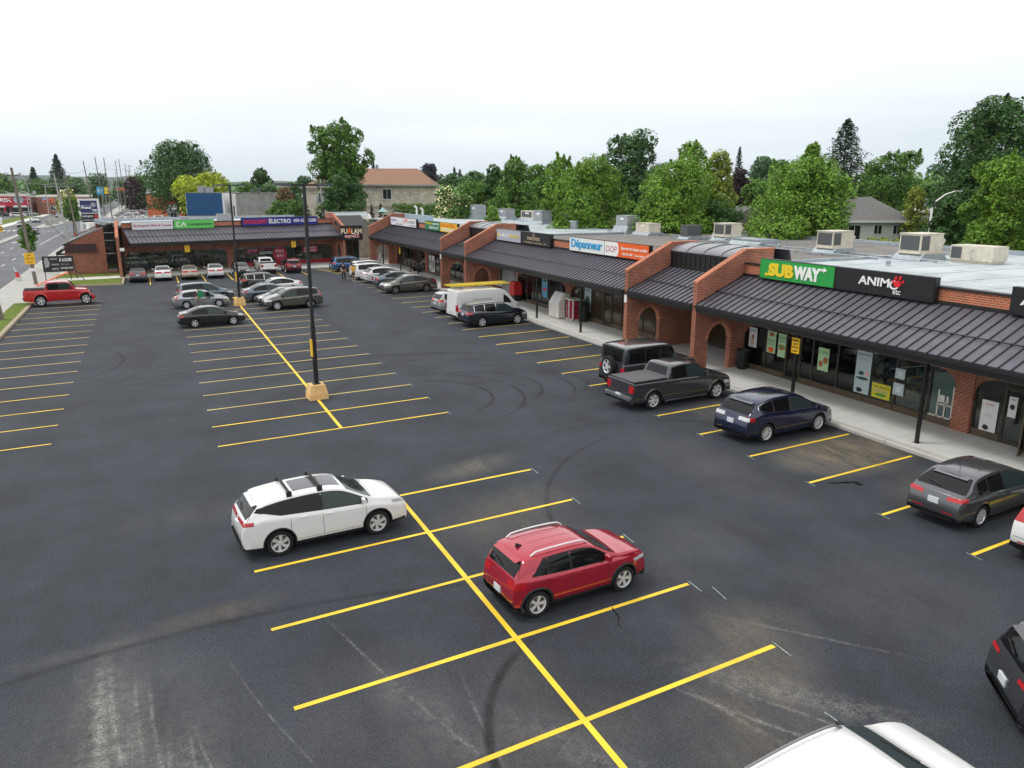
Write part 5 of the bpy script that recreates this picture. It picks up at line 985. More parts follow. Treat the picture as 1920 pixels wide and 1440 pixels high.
    for i, (c_, x, y, lb) in enumerate((('black', -47.5, 292, 'black car in front of the discount supermarket'), ('white', -43.5, 286, 'white car right of the black one at the discount supermarket'), ('gunmetal', -51.5, 296, 'grey car at the left edge by the discount supermarket'), ('silver', -41.5, 300, 'silver car by the supermarket corner'))): car('suv', c_, lb, pos=(x, y), hd=0, group=DL)
    for c_, x, y, lb in (('white2', -24, 330, 'pale car in the right lane before the traffic lights'), ('black', -26.5, 350, 'black car waiting at the distant traffic lights'), ('maroon', -22.5, 300, 'dark red car in the kerb lane beyond the tyre shop sign')): car('sedan', c_, lb, pos=(x, y), hd=90, group=ST, name='car')
# ---------------------------------------------------------------- trees and hedges
def leafm(name, col, tr=.25): return mat('leaf_'+name, (col[0]*1.95, col[1]*1.8, col[2]*1.5), .5, 0, .3, 0, .28, .35, 0, 40, .55, tr)
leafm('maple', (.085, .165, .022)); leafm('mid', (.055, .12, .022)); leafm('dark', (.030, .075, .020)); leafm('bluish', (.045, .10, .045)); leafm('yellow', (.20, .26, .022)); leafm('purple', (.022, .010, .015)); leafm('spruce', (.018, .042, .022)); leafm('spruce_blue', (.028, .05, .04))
leafm('olive', (.13, .17, .03)); leafm('bright', (.085, .165, .024)); leafm('flower', (.62, .62, .48)); leafm('hedge', (.045, .10, .018)); leafm('far', (.06, .12, .05)); leafm('brownish', (.12, .085, .05)); leafm('purple_blue', (.02, .024, .036))
def quads(name, P, Nn, S, m, parent, rng, asp=1.5):
    n = len(P); Nn = Nn/np.linalg.norm(Nn, axis=1)[:, None]; t = rng.normal(size=(n, 3)); t -= (t*Nn).sum(1)[:, None]*Nn; t /= np.linalg.norm(t, axis=1)[:, None]; b = np.cross(Nn, t)
    S = S[:, None]; a1 = t*S*asp*.5; b1 = b*S*.5
    # a bent leaf clump: pointed hexagon-ish quad pair
    v = np.stack([P-a1, P-b1*.9-a1*.1+Nn*S*.10, P+a1, P+b1*.9+a1*.1+Nn*S*.10], 1).reshape(-1, 3)
    me = bpy.data.meshes.new(name); me.vertices.add(4*n); me.vertices.foreach_set('co', v.ravel().astype(np.float32)); me.loops.add(4*n); me.loops.foreach_set('vertex_index', np.arange(4*n, dtype=np.int32))
    me.polygons.add(n); me.polygons.foreach_set('loop_start', np.arange(0, 4*n, 4, dtype=np.int32)); me.polygons.foreach_set('loop_total', np.full(n, 4, dtype=np.int32)); me.update(calc_edges=True); me.materials.append(MATS['leaf_'+m])
    return link(name, me, parent)
def tree(label, x, y, H, Rr, m='mid', seed=1, cb=.25, n=6000, leaf=.34, kind='tree', shape='round', group=None, cat='tree', spike=0, shoots=0, lobes=None, gap=1.0, trunk_r=None, flowers=0):
    n = int(n*1.15); rng = np.random.default_rng(seed); rn = random.Random(seed); root = thing(kind, label, cat, (x, y, -.03), 0, group)
    z0 = H*cb; ch = H-z0; nl = max(lobes or int(9+Rr*2.6), int(7.5*ch/max(Rr, .5))); C = []; RD = []
    for i in range(nl):
        t = (i+.5)/nl; u = rn.uniform(-1, 1); 
        zc = z0+ch*(.10+.80*t); f = math.sin(PI*min(1, max(.06, ((zc-z0)/ch)**(.75 if shape != 'vase' else 1.5))))**.6 if shape != 'column' else .9
        if shape == 'cone': f = 1-((zc-z0)/ch)*.9
        if shape == 'flat': f = .95 if t > .4 else .6
        a = i*2.39996+u*.5; rr = Rr*f*rn.uniform(.30, .72); lr = Rr*rn.uniform(.32, .50)*(.62 if shape in ('cone', 'column') else 1)*(1-.25*t)
        zc = min(zc, H-lr*.75); C.append((rr*math.cos(a), rr*math.sin(a), zc)); RD.append(lr)
    C.append((0, 0, H-Rr*.36)); RD.append(Rr*.36); C.append((0, 0, z0+ch*.5)); RD.append(Rr*.5)
    C = np.array(C); RD = np.array(RD); w = RD**2; w /= w.sum(); idx = rng.choice(len(C), n, p=w); d = rng.normal(size=(n, 3)); d /= np.linalg.norm(d, axis=1)[:, None]
    # ragged: each lobe broken into tufts
    tuft = rng.normal(size=(len(C), 26, 3)); tuft /= np.linalg.norm(tuft, axis=2)[:, :, None]; tid = rng.integers(0, 26, n); td = tuft[idx, tid]; d2 = td+d*.42*gap; d2 /= np.linalg.norm(d2, axis=1)[:, None]
    rad = rng.uniform(.55, 1.12, n)**.6; sc = np.array([1, 1, .8 if shape != 'column' else 1.5]); P = C[idx]+d2*(RD[idx]*rad)[:, None]*sc
    if shoots:
        k = int(n*.2); ns = max(14, int(Rr*9)); cand = np.where(d2[:, 2] > .25)[0]; b0 = rng.choice(cand, ns); sel = rng.choice(n, k, replace=False); j = rng.integers(0, ns, k); t = rng.uniform(0, 1, k)
        ln = rng.uniform(.5, 1.25, ns)*shoots; lean_ = d2[b0]*.35; lean_[:, 2] = 1; base = P[b0]-d2[b0]*.35
        P[sel] = base[j]+lean_[j]*(ln[j]*t)[:, None]+rng.normal(size=(k, 3))*(.17*(1.15-t)*min(1, shoots))[:, None]*np.array([1, 1, .5])
    P[:, 2] = np.maximum(P[:, 2], z0*.6+rng.uniform(0, .5, n)); Nn = d2*.75+rng.normal(size=(n, 3))*.5+np.array([0, 0, .45]); S = rng.uniform(.6, 1.35, n)*leaf
    # wood
    tr = trunk_r or max(.10, H*.017); b = MB(); pts = [(0, 0, -.1)]+[(rn.uniform(-.05, .05)*i, rn.uniform(-.05, .05)*i, (H*.72)*i/5) for i in range(1, 6)]
    b.tube(pts, [tr*1.35]+[tr*(1-.16*i) for i in range(1, 6)], 8)
    for i in range(0, len(C)-2, 2):
        c = C[i]; zb = max(z0*.7, c[2]*.62); b.tube([(0, 0, zb), (c[0]*.5, c[1]*.5, (zb+c[2])*.5+.1), tuple(c)], [tr*.42, tr*.28, tr*.10], 5)
    b.build('trunk', 'bark', root); quads('crown', P, Nn, S, m, root, rng)
    if flowers:
        k = int(n*flowers); j = rng.choice(n, k); quads('blossom', P[j]+d2[j]*.18, d2[j]+rng.normal(size=(k, 3))*.2, S[j]*.9, 'flower', root, rng, 1.1)
    return root
def conifer(label, x, y, H, Rr, m='spruce', seed=1, group=None, cb=.06, n=5000, leaf=.3, kind='spruce_tree'):
    rng = np.random.default_rng(seed); root = thing(kind, label, 'conifer', (x, y, -.03), 0, group); tiers = max(10, int(H*2.3)); P = []; Nn = []; b = MB()
    b.tube([(0, 0, -.1), (0, 0, H*.5), (0, 0, H*.985)], [H*.016, H*.010, .02], 7)
    for i in range(tiers):
        t = i/tiers; z = H*(cb+(1-cb)*t); r = Rr*(1-t)**.78*rng.uniform(.72, 1.12)+.10; nb = int(6+6*(1-t))
        for j in range(nb):
            a = 2*PI*(j+rng.uniform(-.3, .3))/nb+i*.7; q = r*rng.uniform(.8, 1.1); k = max(6, int(n/tiers/nb*(1.6-1.2*t))); s = rng.uniform(.08, 1, k)**.7
            px = s*q; pz = z+.10*q-s**1.5*q*.34+rng.normal(size=k)*.16+(s**4)*.1*q; sp_ = rng.normal(size=k)*.16*q*(1-s*.6)
            P.append(np.stack([px*math.cos(a)-sp_*math.sin(a), px*math.sin(a)+sp_*math.cos(a), pz], 1)); Nn.append(np.tile([.3*math.cos(a), .3*math.sin(a), 1.0], (k, 1))+rng.normal(size=(k, 3))*.35)
            if j % 2 == 0: b.tube([(0, 0, z), (q*.7*math.cos(a), q*.7*math.sin(a), z-.12*q)], [.05, .02], 4)
    P = np.concatenate(P); Nn = np.concatenate(Nn); b.build('trunk', 'bark', root); quads('crown', P, Nn, rng.uniform(.6, 1.2, len(P))*leaf, m, root, rng); return root
def hedge(label, x0, y0, x1, y1, H, w, m='hedge', seed=1, n=9000, leaf=.22, cat='hedge', kind='hedge', top=.25):
    rng = np.random.default_rng(seed); root = thing(kind, label, cat, (x0, y0, -.03)); L_ = math.hypot(x1-x0, y1-y0); ux, uy = (x1-x0)/L_, (y1-y0)/L_
    s = rng.uniform(0, L_, n); face = rng.uniform(size=n); side = np.where(face < .5, -1, np.where(face < .7, 1, rng.uniform(-1, 1, n))); bump = .12*np.sin(s*2.3)+.10*np.sin(s*5.1+1)
    z = np.where(face > .7, H+rng.normal(size=n)*top*.35+bump, rng.uniform(0, 1, n)*H+bump*.5); o = side*(w/2+bump*.4)+rng.normal(size=n)*.07
    P = np.stack([s*ux-o*uy, s*uy+o*ux, z], 1); Nn = np.stack([-side*uy, side*ux, np.where(face > .7, 1.2, .35)], 1)+rng.normal(size=(n, 3))*.45
    b = MB(); k = max(2, int(L_/1.2)); [b.tube([((i+.5)*L_/k*ux, (i+.5)*L_/k*uy, 0), ((i+.5)*L_/k*ux, (i+.5)*L_/k*uy, H*.8)], .06, 5) for i in range(k)]; b.build('stems', 'bark', root); quads('foliage', P, Nn, rng.uniform(.6, 1.3, n)*leaf, m, root, rng); return root
if not globals().get('NOTREES'):
    GB = 'garden trees behind the long roof'
    tree('large dark green tree rounded against the sky behind the bakery', 2.5, 191.7, 20.0, 10.29, 'dark', 11, 0.22, 24000, 0.34, gap=1.2, shoots=.8, group=None)
    tree('yellow green tree behind the blue metal building', 4.3, 147.7, 12.1, 6.47, 'yellow', 12, 0.2, 13000, 0.28, shape='flat')
    tree('dark bushy tree right behind the grey block building', 20.6, 195.4, 14.5, 4.33, 'dark', 13, 0.1, 6000, 0.42, shoots=1.4)
    tree('tall loose poplar with gaps in its crown in front of the stone apartment house', 20.6, 107.8, 18.7, 5.30, 'mid', 14, 0.38, 26000, 0.24, shape='vase', gap=.8, kind='poplar_tree', lobes=24, shoots=.7)
    tree('dense lower bush tree around the foot of the tall poplar', 19.5, 101.8, 11.7, 4.35, 'dark', 15, 0.02, 16000, 0.24)
    tree('dark purple tree behind the right end of the brown roof', 58.8, 177.9, 15.6, 4.33, 'purple_blue', 16, 0.25, 6000, 0.4)
    tree('mid green rounded tree right of the stone house, behind the flowering lilac', 44.2, 113.2, 12.3, 4.03, 'far', 20, 0.12, 10000, 0.28, group=GB)
    tree('blue green tree far behind the flowering lilac', 56.5, 155.4, 12.7, 5.06, 'bluish', 21, 0.1, 6000, 0.4, group=GB)
    tree('light green full tree behind the left rooftop units', 39.3, 86.2, 13.3, 4.11, 'mid', 22, 0.1, 16000, 0.22, shoots=1.0, group=GB)
    tree('dark rounded tree between the lilac and the light green full tree', 43.9, 104.4, 13.0, 2.73, 'dark', 23, 0.15, 7000, 0.3, group=GB)
    tree('bright spiky maple in the middle behind the roof', 34.7, 58.5, 12.3, 4.79, 'maple', 24, 0.12, 34000, 0.17, shoots=1.3, group=GB, kind='maple_tree')
    tree('bright shaggy maple joined to the left of the spiky maple', 35.7, 67.2, 12.7, 2.94, 'maple', 25, 0.1, 14000, 0.19, shoots=1.2, group=GB, kind='maple_tree')
    tree('tall dark maple rising behind the bright spiky maple', 58.5, 87.6, 17.5, 5.78, 'dark', 26, 0.2, 20000, 0.25, shoots=.8, kind='maple_tree')
    tree('wide bright green tree right of the tall dark maple', 37.5, 48.0, 12.1, 5.12, 'maple', 27, 0.08, 34000, 0.17, shoots=.6, group=GB)
    tree('taller bright crown behind the wide bright green tree', 43.7, 54.7, 13.9, 3.06, 'maple', 127, 0.3, 14000, 0.18, shoots=.6, group=GB)
    tree('olive tinged tree at the right shoulder of the wide bright green tree', 51.7, 60.0, 13.5, 2.50, 'olive', 28, 0.15, 10000, 0.2, group=GB)
    tree('dark purple round tree between two bright green ones', 68.3, 75.7, 12.1, 2.94, 'purple', 29, 0.12, 9000, 0.24, group=GB)
    tree('distant blue green tree beside the thin pale spruce', 119.3, 127.3, 16.6, 5.06, 'bluish', 31, 0.1, 6000, 0.4)
    tree('second distant blue green tree right of the thin spruce', 119.0, 121.4, 15.6, 4.33, 'bluish', 32, 0.1, 5000, 0.4)
    tree('big spreading green maple with a visible forked trunk right of centre', 42.7, 38.7, 11.8, 5.32, 'bright', 33, 0.3, 42000, 0.155, shoots=.7, group=GB, kind='maple_tree', trunk_r=.24)
    tree('upright leader branch of foliage topping the big spreading maple', 43.3, 38.6, 12.7, 1.19, 'bright', 34, 0.72, 5000, 0.155, group=GB, kind='maple_tree', shoots=1.0)
    tree('feathery pale green locust tree right of the tall spruce', 76.1, 57.8, 13.8, 4.19, 'mid', 36, 0.2, 20000, 0.2, shape='flat', gap=1.3, shoots=1.0)
    tree('small yellowish tree below the feathery locust', 70.9, 50.0, 9.6, 1.91, 'olive', 37, 0.1, 5000, 0.2)
    tree('hazy far tree in the gap before the right-hand trees', 192.2, 138.8, 16.3, 4.78, 'bluish', 38, 0.1, 5000, 0.45)
    tree('huge dark tree filling the upper right edge', 68.9, 40.7, 18.1, 6.39, 'dark', 40, 0.1, 52000, 0.2, gap=1.1, shoots=.6, lobes=40)
    tree('bright green maple at the right edge in front of the huge dark tree', 53.6, 29.0, 11.8, 3.55, 'maple', 41, 0.04, 34000, 0.155, shoots=1.0, kind='maple_tree')
    tree('dark tree left of the huge dark tree, below its shoulder', 69.9, 44.3, 12.0, 3.14, 'dark', 42, 0.05, 16000, 0.2)
    tree('dark tree behind the curved lamp post', 79.1, 53.2, 10.3, 3.94, 'dark', 43, 0.05, 14000, 0.22)
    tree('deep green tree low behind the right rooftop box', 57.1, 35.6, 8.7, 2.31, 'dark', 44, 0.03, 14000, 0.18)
    tree('white flowering lilac bush beside the stone house', 30.8, 90.3, 9.7, 2.16, 'mid', 46, 0.03, 7000, 0.2, cat='bush', kind='lilac_bush', flowers=.4)
    tree('green bush right of the flowering lilac', 31.5, 86.3, 8.8, 2.63, 'hedge', 47, 0.03, 7000, 0.2, cat='bush', kind='bush', flowers=.04)
    tree('low bright bush behind the left rooftop units', 31.6, 76.7, 7.3, 1.45, 'bright', 48, 0.03, 4000, 0.2, cat='bush', kind='bush')
    tree('bright green bush under the big spreading maple', 39.4, 36.6, 7.0, 3.15, 'bright', 49, 0.03, 12000, 0.16, cat='bush', kind='bush')
    tree('second bright bush right under the big spreading maple', 42.5, 35.0, 6.4, 1.37, 'maple', 149, 0.03, 5000, 0.16, cat='bush', kind='bush')
    tree('bright bush low between the middle trees', 35.4, 50.2, 8.3, 2.21, 'maple', 50, 0.03, 8000, 0.17, cat='bush', kind='bush')
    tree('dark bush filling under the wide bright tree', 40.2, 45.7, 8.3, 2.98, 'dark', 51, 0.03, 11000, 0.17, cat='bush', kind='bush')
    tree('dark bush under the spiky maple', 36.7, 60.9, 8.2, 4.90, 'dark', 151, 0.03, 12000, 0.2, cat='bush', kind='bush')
    tree('dark hedge-like bushes left of the poplar foot', 15.1, 114.1, 7.6, 3.51, 'hedge', 62, 0.03, 9000, 0.25, cat='bush', kind='bush')
    tree('brownish shrub tree right of the grey block building', 15.6, 128.1, 9.8, 2.28, 'brownish', 63, 0.05, 4000, 0.28)
    tree('green shrub by the grey block building corner', 14.0, 125.9, 7.5, 2.24, 'mid', 64, 0.03, 4500, 0.26, cat='bush', kind='bush')
    tree('distant round green tree above the grey block roof', 35.1, 216.7, 13.2, 4.89, 'bluish', 65, 0.05, 4500, 0.45)
    tree('far pale tree left of the brown roof', 41.2, 224.9, 11.9, 3.94, 'bluish', 66, 0.05, 3500, 0.5)
    tree('hazy tree above the red brick wall behind the poplar', 25.4, 180.8, 11.0, 3.78, 'far', 67, 0.05, 4000, 0.4)
    tree('small bright tree above the blue building unit', 14.6, 174.4, 10.9, 3.57, 'mid', 68, 0.05, 4000, 0.38)
    tree('mid green tree filling behind the shaggy maple', 49.5, 99.6, 13.2, 4.34, 'mid', 201, 0.05, 8000, 0.28, group=GB)
    tree('green tree filling between the dark maple and the wide bright tree', 55.2, 76.3, 12.4, 3.15, 'mid', 202, 0.05, 9000, 0.24, group=GB)
    tree('low green tree filling right of the purple tree', 66.9, 70.3, 10.7, 3.50, 'mid', 203, 0.03, 9000, 0.24, group=GB)
    tree('low green tree filling left of the big spreading maple', 56.8, 56.5, 9.6, 2.50, 'maple', 204, 0.03, 8000, 0.21, group=GB)
    tree('green tree filling between spruce and locust', 78.8, 62.7, 11.5, 3.09, 'mid', 205, 0.05, 8000, 0.24, group=GB)
    tree('low green tree filling behind the lilac', 40.4, 103.1, 10.6, 4.13, 'mid', 206, 0.03, 7000, 0.28, group=GB)
    tree('round green tree low behind the bungalow roof', 85.2, 61.8, 10.8, 2.98, 'mid', 207, 0.03, 7000, 0.25, group=GB)
    tree('dim tree filling between block building and apartment house', 20.1, 177.5, 10.7, 3.37, 'far', 168, 0.05, 4000, 0.4)
    conifer('small pointed spruce tip showing over the brown roof ridge', 48.9, 193.9, 15.7, 1.88, 'spruce', 17, None, 0.3, 1200, 0.35)
    conifer('narrow dark columnar cedar right of the dark purple tree', 58.7, 160.4, 14.0, 1.64, 'spruce', 18, None, 0.02, 2500, 0.35)
    conifer('second narrow cedar just right of the first', 60.2, 160.8, 13.6, 1.47, 'spruce', 19, None, 0.02, 2000, 0.35)
    conifer('thin pale spruce standing above the dark purple round tree', 100.5, 113.4, 17.2, 2.50, 'spruce_blue', 30, None, 0.1, 3500, 0.3)
    conifer('tall dark spruce with tiered branches above the garden trees', 82.4, 71.0, 18.5, 8.25, 'spruce', 35, None, 0.1, 18000, 0.25)
    hedge('long clipped green hedge behind the far canopy roof', 27.0, 101.8, 36.8, 93.8, 6.7, 1.8, 'hedge', 52, 9000, .24); hedge('yellow green hedge along the white bungalow fence', 52.5, 40.0, 60.5, 34.5, 4.6, 1.2, 'olive', 53, 5000, .2)
    hedge('low yellow green hedge behind the right rooftop box', 58.5, 34.0, 68, 26, 4.4, 1.2, 'olive', 54, 4000, .22)
    for i, (x, y, h_) in enumerate(((23.6, 102.0, 6.9), (24.8, 101.4, 7.2))): conifer('pointed cedar at the foot of the stone house, %s of two' % ('left' if i == 0 else 'right'), x, y, h_, .9, 'spruce', 60+i, None, .02, 900, .22, 'cedar_tree')
    # trees along and beyond the road
    RT = 'trees beyond the main road'
    rn = random.Random(9); spots = [(-52.5, 330, 15.5, 'mid'), (-58, 345, 17, 'far'), (-64, 338, 14, 'mid'), (-43, 352, 13, 'mid'), (-38, 360, 14.5, 'bluish'), (-33, 372, 13.5, 'far'), (-60, 372, 15, 'bluish'), (-48, 380, 14, 'far')]
    lb = ['green tree over the supermarket roof', 'broad tree at the left edge over the supermarket', 'tree at the far left edge over the supermarket sign', 'low tree over the brick annex, left', 'blue green tree over the brick annex', 'bushy tree over the brick annex, right', 'dim tree behind the left-edge trees', 'hazy tree between the supermarket trees']
    for i, ((x, y, h_, m), l_) in enumerate(zip(spots, lb)): tree(l_, x, y, h_*rn.uniform(.92, 1.0), 5.5, m, 70+i, .1, 3200, .6, group=RT)
    conifer('tall bushy evergreen above the crossarm lamp post', -40, 398, 24.0, 7.5, 'spruce_blue', 80, RT, .05, 4500, .8); conifer('shorter evergreen beside the tall bushy one', -50, 402, 18.5, 5.5, 'spruce_blue', 81, RT, .05, 2600, .8)
    for i, (x, y, h_, m, l_) in enumerate(((-26, 430, 17, 'bluish', 'tree right of the tall evergreen, over the road'), (-17, 450, 14, 'far', 'tree at the far end of the road, left side'), (-38, 470, 15, 'bluish', 'dim tree far up the road'), (-8, 500, 18, 'mid', 'tree at the far end of the road, right side'), (-4, 420, 15.5, 'mid', 'tree behind the white pylon house'),
        (5, 520, 16, 'bluish', 'hazy tree at the road horizon'), (-30, 520, 14, 'bluish', 'hazy tree at the road horizon, left'), (12, 330, 13, 'dark', 'dark tree behind the white tower'), (-60, 520, 15, 'bluish', 'faint tree line clump, far left'), (18, 300, 14, 'dark', 'dark tree over the orange building'))): tree(l_, x, y, h_, h_*.42, m, 85+i, .08, 2200, .75, group=RT)
    tree('dark purple round tree by the distant road lot', -8.6, 330, 13.5, 6.6, 'purple', 96, .1, 3500, .6); tree('yellow flowering bush in front of the brick annex', -29.9, 300, 9.2, 4.2, 'olive', 97, .03, 3200, .5, cat='bush', kind='bush', flowers=.35)
    tree('young street tree beside the second utility pole', -19.6, 170, 7.6, 2.0, 'mid', 98, .35, 2200, .30, kind='street_tree')
    tree('slim young street tree behind the first utility pole', -18.3, 91.5, 5.4, 1.15, 'mid', 99, .42, 900, .24, kind='street_tree', gap=.6, lobes=5)
    # far wood: reads as one mass on the horizon
    rng = np.random.default_rng(7); n = 42000; a = rng.uniform(-.75, 1.5, n); rr = rng.uniform(420, 900, n); X = -6+rr*np.sin(a+.2); Y = -10+rr*np.cos(a+.2); hh = 9+3.0*np.sin(a*37)+2*np.sin(a*91+1); Z = rng.uniform(.1, 1, n)**.6*(hh+rr*.004)
    keep = (np.abs(X+28) > 14) & (Y > 60); P = np.stack([X, Y, Z], 1)[keep]; o = quads('far_wood', P, np.tile([-.3, -1, .7], (len(P), 1))+rng.normal(size=(len(P), 3))*.5, rng.uniform(1.4, 3.2, len(P)), 'far', None, rng); o['kind'] = 'stuff'; o['label'] = 'distant belt of trees along the horizon'
    rng = np.random.default_rng(8); n = 70000; X = rng.uniform(44, 260, n); Y = rng.uniform(20, 330, n); k = (X > 90) | (Y > 120); X, Y = X[k], Y[k]; Z = rng.uniform(.05, 1, len(X))**.6*(9.2+1.6*np.sin(X*.21)+1.3*np.sin(Y*.17)+1.2*np.sin(X*.53+Y*.31))
    P = np.stack([X, Y, Z], 1); o = quads('back_wood', P, np.tile([-.5, -.8, .7], (len(P), 1))+rng.normal(size=(len(P), 3))*.5, rng.uniform(.6, 1.3, len(P)), 'mid', None, rng); o['kind'] = 'stuff'; o['label'] = 'mass of garden trees filling the blocks behind the plaza'
# ---------------------------------------------------------------- buildings beyond
mat('shingle_brown', (.27, .155, .105), .9, 0, .3, 0, .18, 3, .3, 30); mat('shingle_grey', (.15, .145, .14), .9, 0, .3, 0, .18, 3, .3, 30); mat('siding_white', (.74, .75, .75), .6, 0, .3, 0, .04, 2)
mat('blue_metal', (.015, .10, .26), .45, .2, .5, 0, .1, 1); mat('pale_blue_metal', (.33, .42, .50), .5, .1, .5, 0, .06, 1); mat('win_dark', (.02, .025, .03), .1); mat('store_red', (.45, .015, .045), .5); mat('orange_brick', (.46, .12, .05), .8, 0, .3, 0, .1, 2); mat('tan_wall', (.42, .36, .29), .8, 0, .3, 0, .1, 2); mat('teal', (.25, .42, .42), .5)
def windows(root, pts, w, h, ax, off, frame='siding_white'):
    # pts (s, z) centres on a wall; ax 'y' wall faces -y at y=off, 'x' wall faces -x at x=off
    for (s, z) in pts:
        b = MB()
        def bx(a0, a1, z0, z1, d0, d1, bb):
            if ax == 'y': bb.box(a0, a1, off-d1, off-d0, z0, z1)
            else: bb.box(off-d1, off-d0, a0, a1, z0, z1)
        bx(s-w/2-.08, s+w/2+.08, z+h/2, z+h/2+.1, 0, .06, b); bx(s-w/2-.08, s+w/2+.08, z-h/2-.12, z-h/2, 0, .09, b); bx(s-w/2-.08, s-w/2, z-h/2, z+h/2, 0, .06, b); bx(s+w/2, s+w/2+.08, z-h/2, z+h/2, 0, .06, b); bx(s-.03, s+.03, z-h/2, z+h/2, .02, .055, b)
        o = b.build('window', frame, root); g = MB(); bx(s-w/2, s+w/2, z-h/2, z+h/2, .0, .02, g); g.build('pane', 'win_dark', o)
def hip(root, x0, x1, y0, y1, ze, zr, m, ov=.5, inset=None):
    x0 -= ov; x1 += ov; y0 -= ov; y1 += ov; ins = inset if inset is not None else (y1-y0)/2; ym = (y0+y1)/2; b = MB()
    v = [(x0, y0, ze), (x1, y0, ze), (x1, y1, ze), (x0, y1, ze), (x0+ins, ym, zr), (x1-ins, ym, zr)]
    b.add(v, [(0, 1, 5, 4), (1, 2, 5), (2, 3, 4, 5), (3, 0, 4), (0, 3, 2, 1)]); o = b.build('roof', m, root); g = MB(); g.box(x0, x1, y0-.1, y0, ze-.22, ze+.02); g.box(x0-.1, x0, y0, y1, ze-.22, ze+.02); g.box(x1, x1+.1, y0, y1, ze-.22, ze+.02); g.build('eaves', 'siding_white' if m != 'shingle_brown' else 'ac_grey', root); return o
# stone apartment house
ap = thing('apartment_house', 'pale stone apartment house with a brown hipped roof behind the poplar', 'apartment building', (22.0, 119.0, 0), R(-24))
b = MB(); b.box(0, 15.6, 0, 13, -.1, 9.6, 0); b.box(-6, 0.2, 5, 15, -.1, 9.2, 0); b.box(0, 15.6, -.06, 0, 5.9, 6.3, 1); b.build('wall', ['stone', 'tan_wall'], ap)
rf_ = hip(ap, 0, 15.6, 0, 13, 9.7, 12.4, 'shingle_brown', .6, 3.2); hip(ap, -6, 0, 5, 15, 9.3, 11.2, 'shingle_brown', .5, 3); b = MB(); b.box(6, 6.4, 6, 6.4, 12.2, 13.0); b.build('chimney', 'ac_grey', rf_)
windows(ap, [(8.6, 8.2), (8.6, 4.2), (8.6, 1.6)], 1.3, 1.5, 'y', 0); windows(ap, [(-3, 7.6), (-3, 4.4)], 1.2, 1.5, 'y', 5)
b = MB(); b.box(15.6, 17.2, 2.5, 9, 3.1, 3.3); b.box(15.6, 17.2, 2.5, 9, 6.2, 6.4); [b.box(17.0, 17.15, y, y+.15, 0, 9.4) for y in (2.6, 8.8)]; b.build('balcony', 'siding_white', ap)
# white bungalow right
hb_ = thing('bungalow', 'white bungalow with a grey hipped roof between the trees on the right', 'house', (62.6, 54.5, 0), R(-26))
b = MB(); b.box(0, 9.2, 0, 9, -.1, 5.7); b.build('wall', 'siding_white', hb_); o = hip(hb_, 0, 9.2, 0, 9, 5.7, 8.2, 'shingle_grey', .6, 3.2); b = MB(); b.box(4.0, 4.5, 4, 4.5, 8.0, 8.7); b.build('chimney', 'win_dark', o)
windows(hb_, [(5.8, 4.7), (7.9, 4.7)], .8, .9, 'y', 0); windows(hb_, [(3.2, 4.2)], 1.3, 1.9, 'y', 0); windows(hb_, [(2, 4.6)], 1, 1, 'x', 0)
b = MB(); mat('wood_fence', (.30, .2, .12), .9, 0, .3, 0, .2, 4)
fn_ = thing('garden_fence', 'brown board fence in front of the white bungalow', 'fence', (56.4, 41.5, 0), R(-30)); b = MB(); [b.box(i*.16, i*.16+.14, 0, .03, 0, 4.35) for i in range(70)]; b.build('boards', 'wood_fence', fn_)
h2 = thing('garage', 'low white roofed building behind the bungalow with a blue grey stack', 'garage', (73.5, 51.5, 0), R(-26)); b = MB(); b.box(0, 6, 0, 6, 0, 6.5); b.build('wall', 'siding_white', h2); b = MB(); b.prism([(-.3, 6.5), (3, 7.3), (6.3, 6.5)], 'y', -.3, 6.3); b.build('roof', 'white_paint', h2); b = MB(); b.tube([(1.0, .5, 6.5), (1.0, .5, 8.2)], .16, 8); b.build('stack', 'pale_blue_metal', h2)
for i, (x, y, w_, z, l_) in enumerate(((58, 71, 5, 6.2, 'small white gabled house glimpsed beside the purple tree'), (62.5, 70, 5, 6.3, 'second small house gable right of the purple tree foot'), (41.5, 82, 4, 5.8, 'pale blue gabled house hidden by the middle trees'), (50, 60, 6, 6.4, 'brick house glimpsed between the middle trees'))):
    hs = thing('house', l_, 'house', (x, y, 0), R(-20)); b = MB(); b.box(0, w_, 0, 7, 0, z-1); b.build('wall', ('siding_white', 'siding_white', 'pale_blue_metal', 'orange_brick')[i], hs); b = MB(); b.prism([(-.4, z-1.05), (w_/2, z+.6), (w_+.4, z-1.05)], 'y', -.4, 7.4); b.build('roof', 'shingle_grey', hs); windows(hs, [(w_/2, z-2)], .9, 1, 'y', 0)
# commercial blocks behind the wing
bb = thing('metal_building', 'building with bright blue ribbed metal front and pale blue side behind the far wing', 'commercial building', (.3, 134.5, 0), R(-24)); mat('rib', (.012, .085, .22), .45, .2)
b = MB(); b.box(0, 6.1, 0, 9, 4.6, 8.3, 0); b.box(-.05, 6.1, .02, 9, -.1, 4.6, 2); b.box(-.06, 0, 0, 9, 4.2, 8.35, 1); [b.box(.1+i*.3, .16+i*.3, -.05, 0, 4.6, 8.3, 3) for i in range(20)]; b.box(6.1, 6.4, -.05, 9, -.1, 8.3, 4); b.build('wall', ['blue_metal', 'pale_blue_metal', 'tan_wall', 'rib', 'siding_white'], bb)
b = MB(); b.box(0, 6.1, .1, 9, 8.3, 8.4); b.build('roof', 'roof_gravel', bb)
windows(bb, [(2.0, 7.2), (4.0, 7.1), (6.5, 7.0)], .4, .35, 'x', -.06)
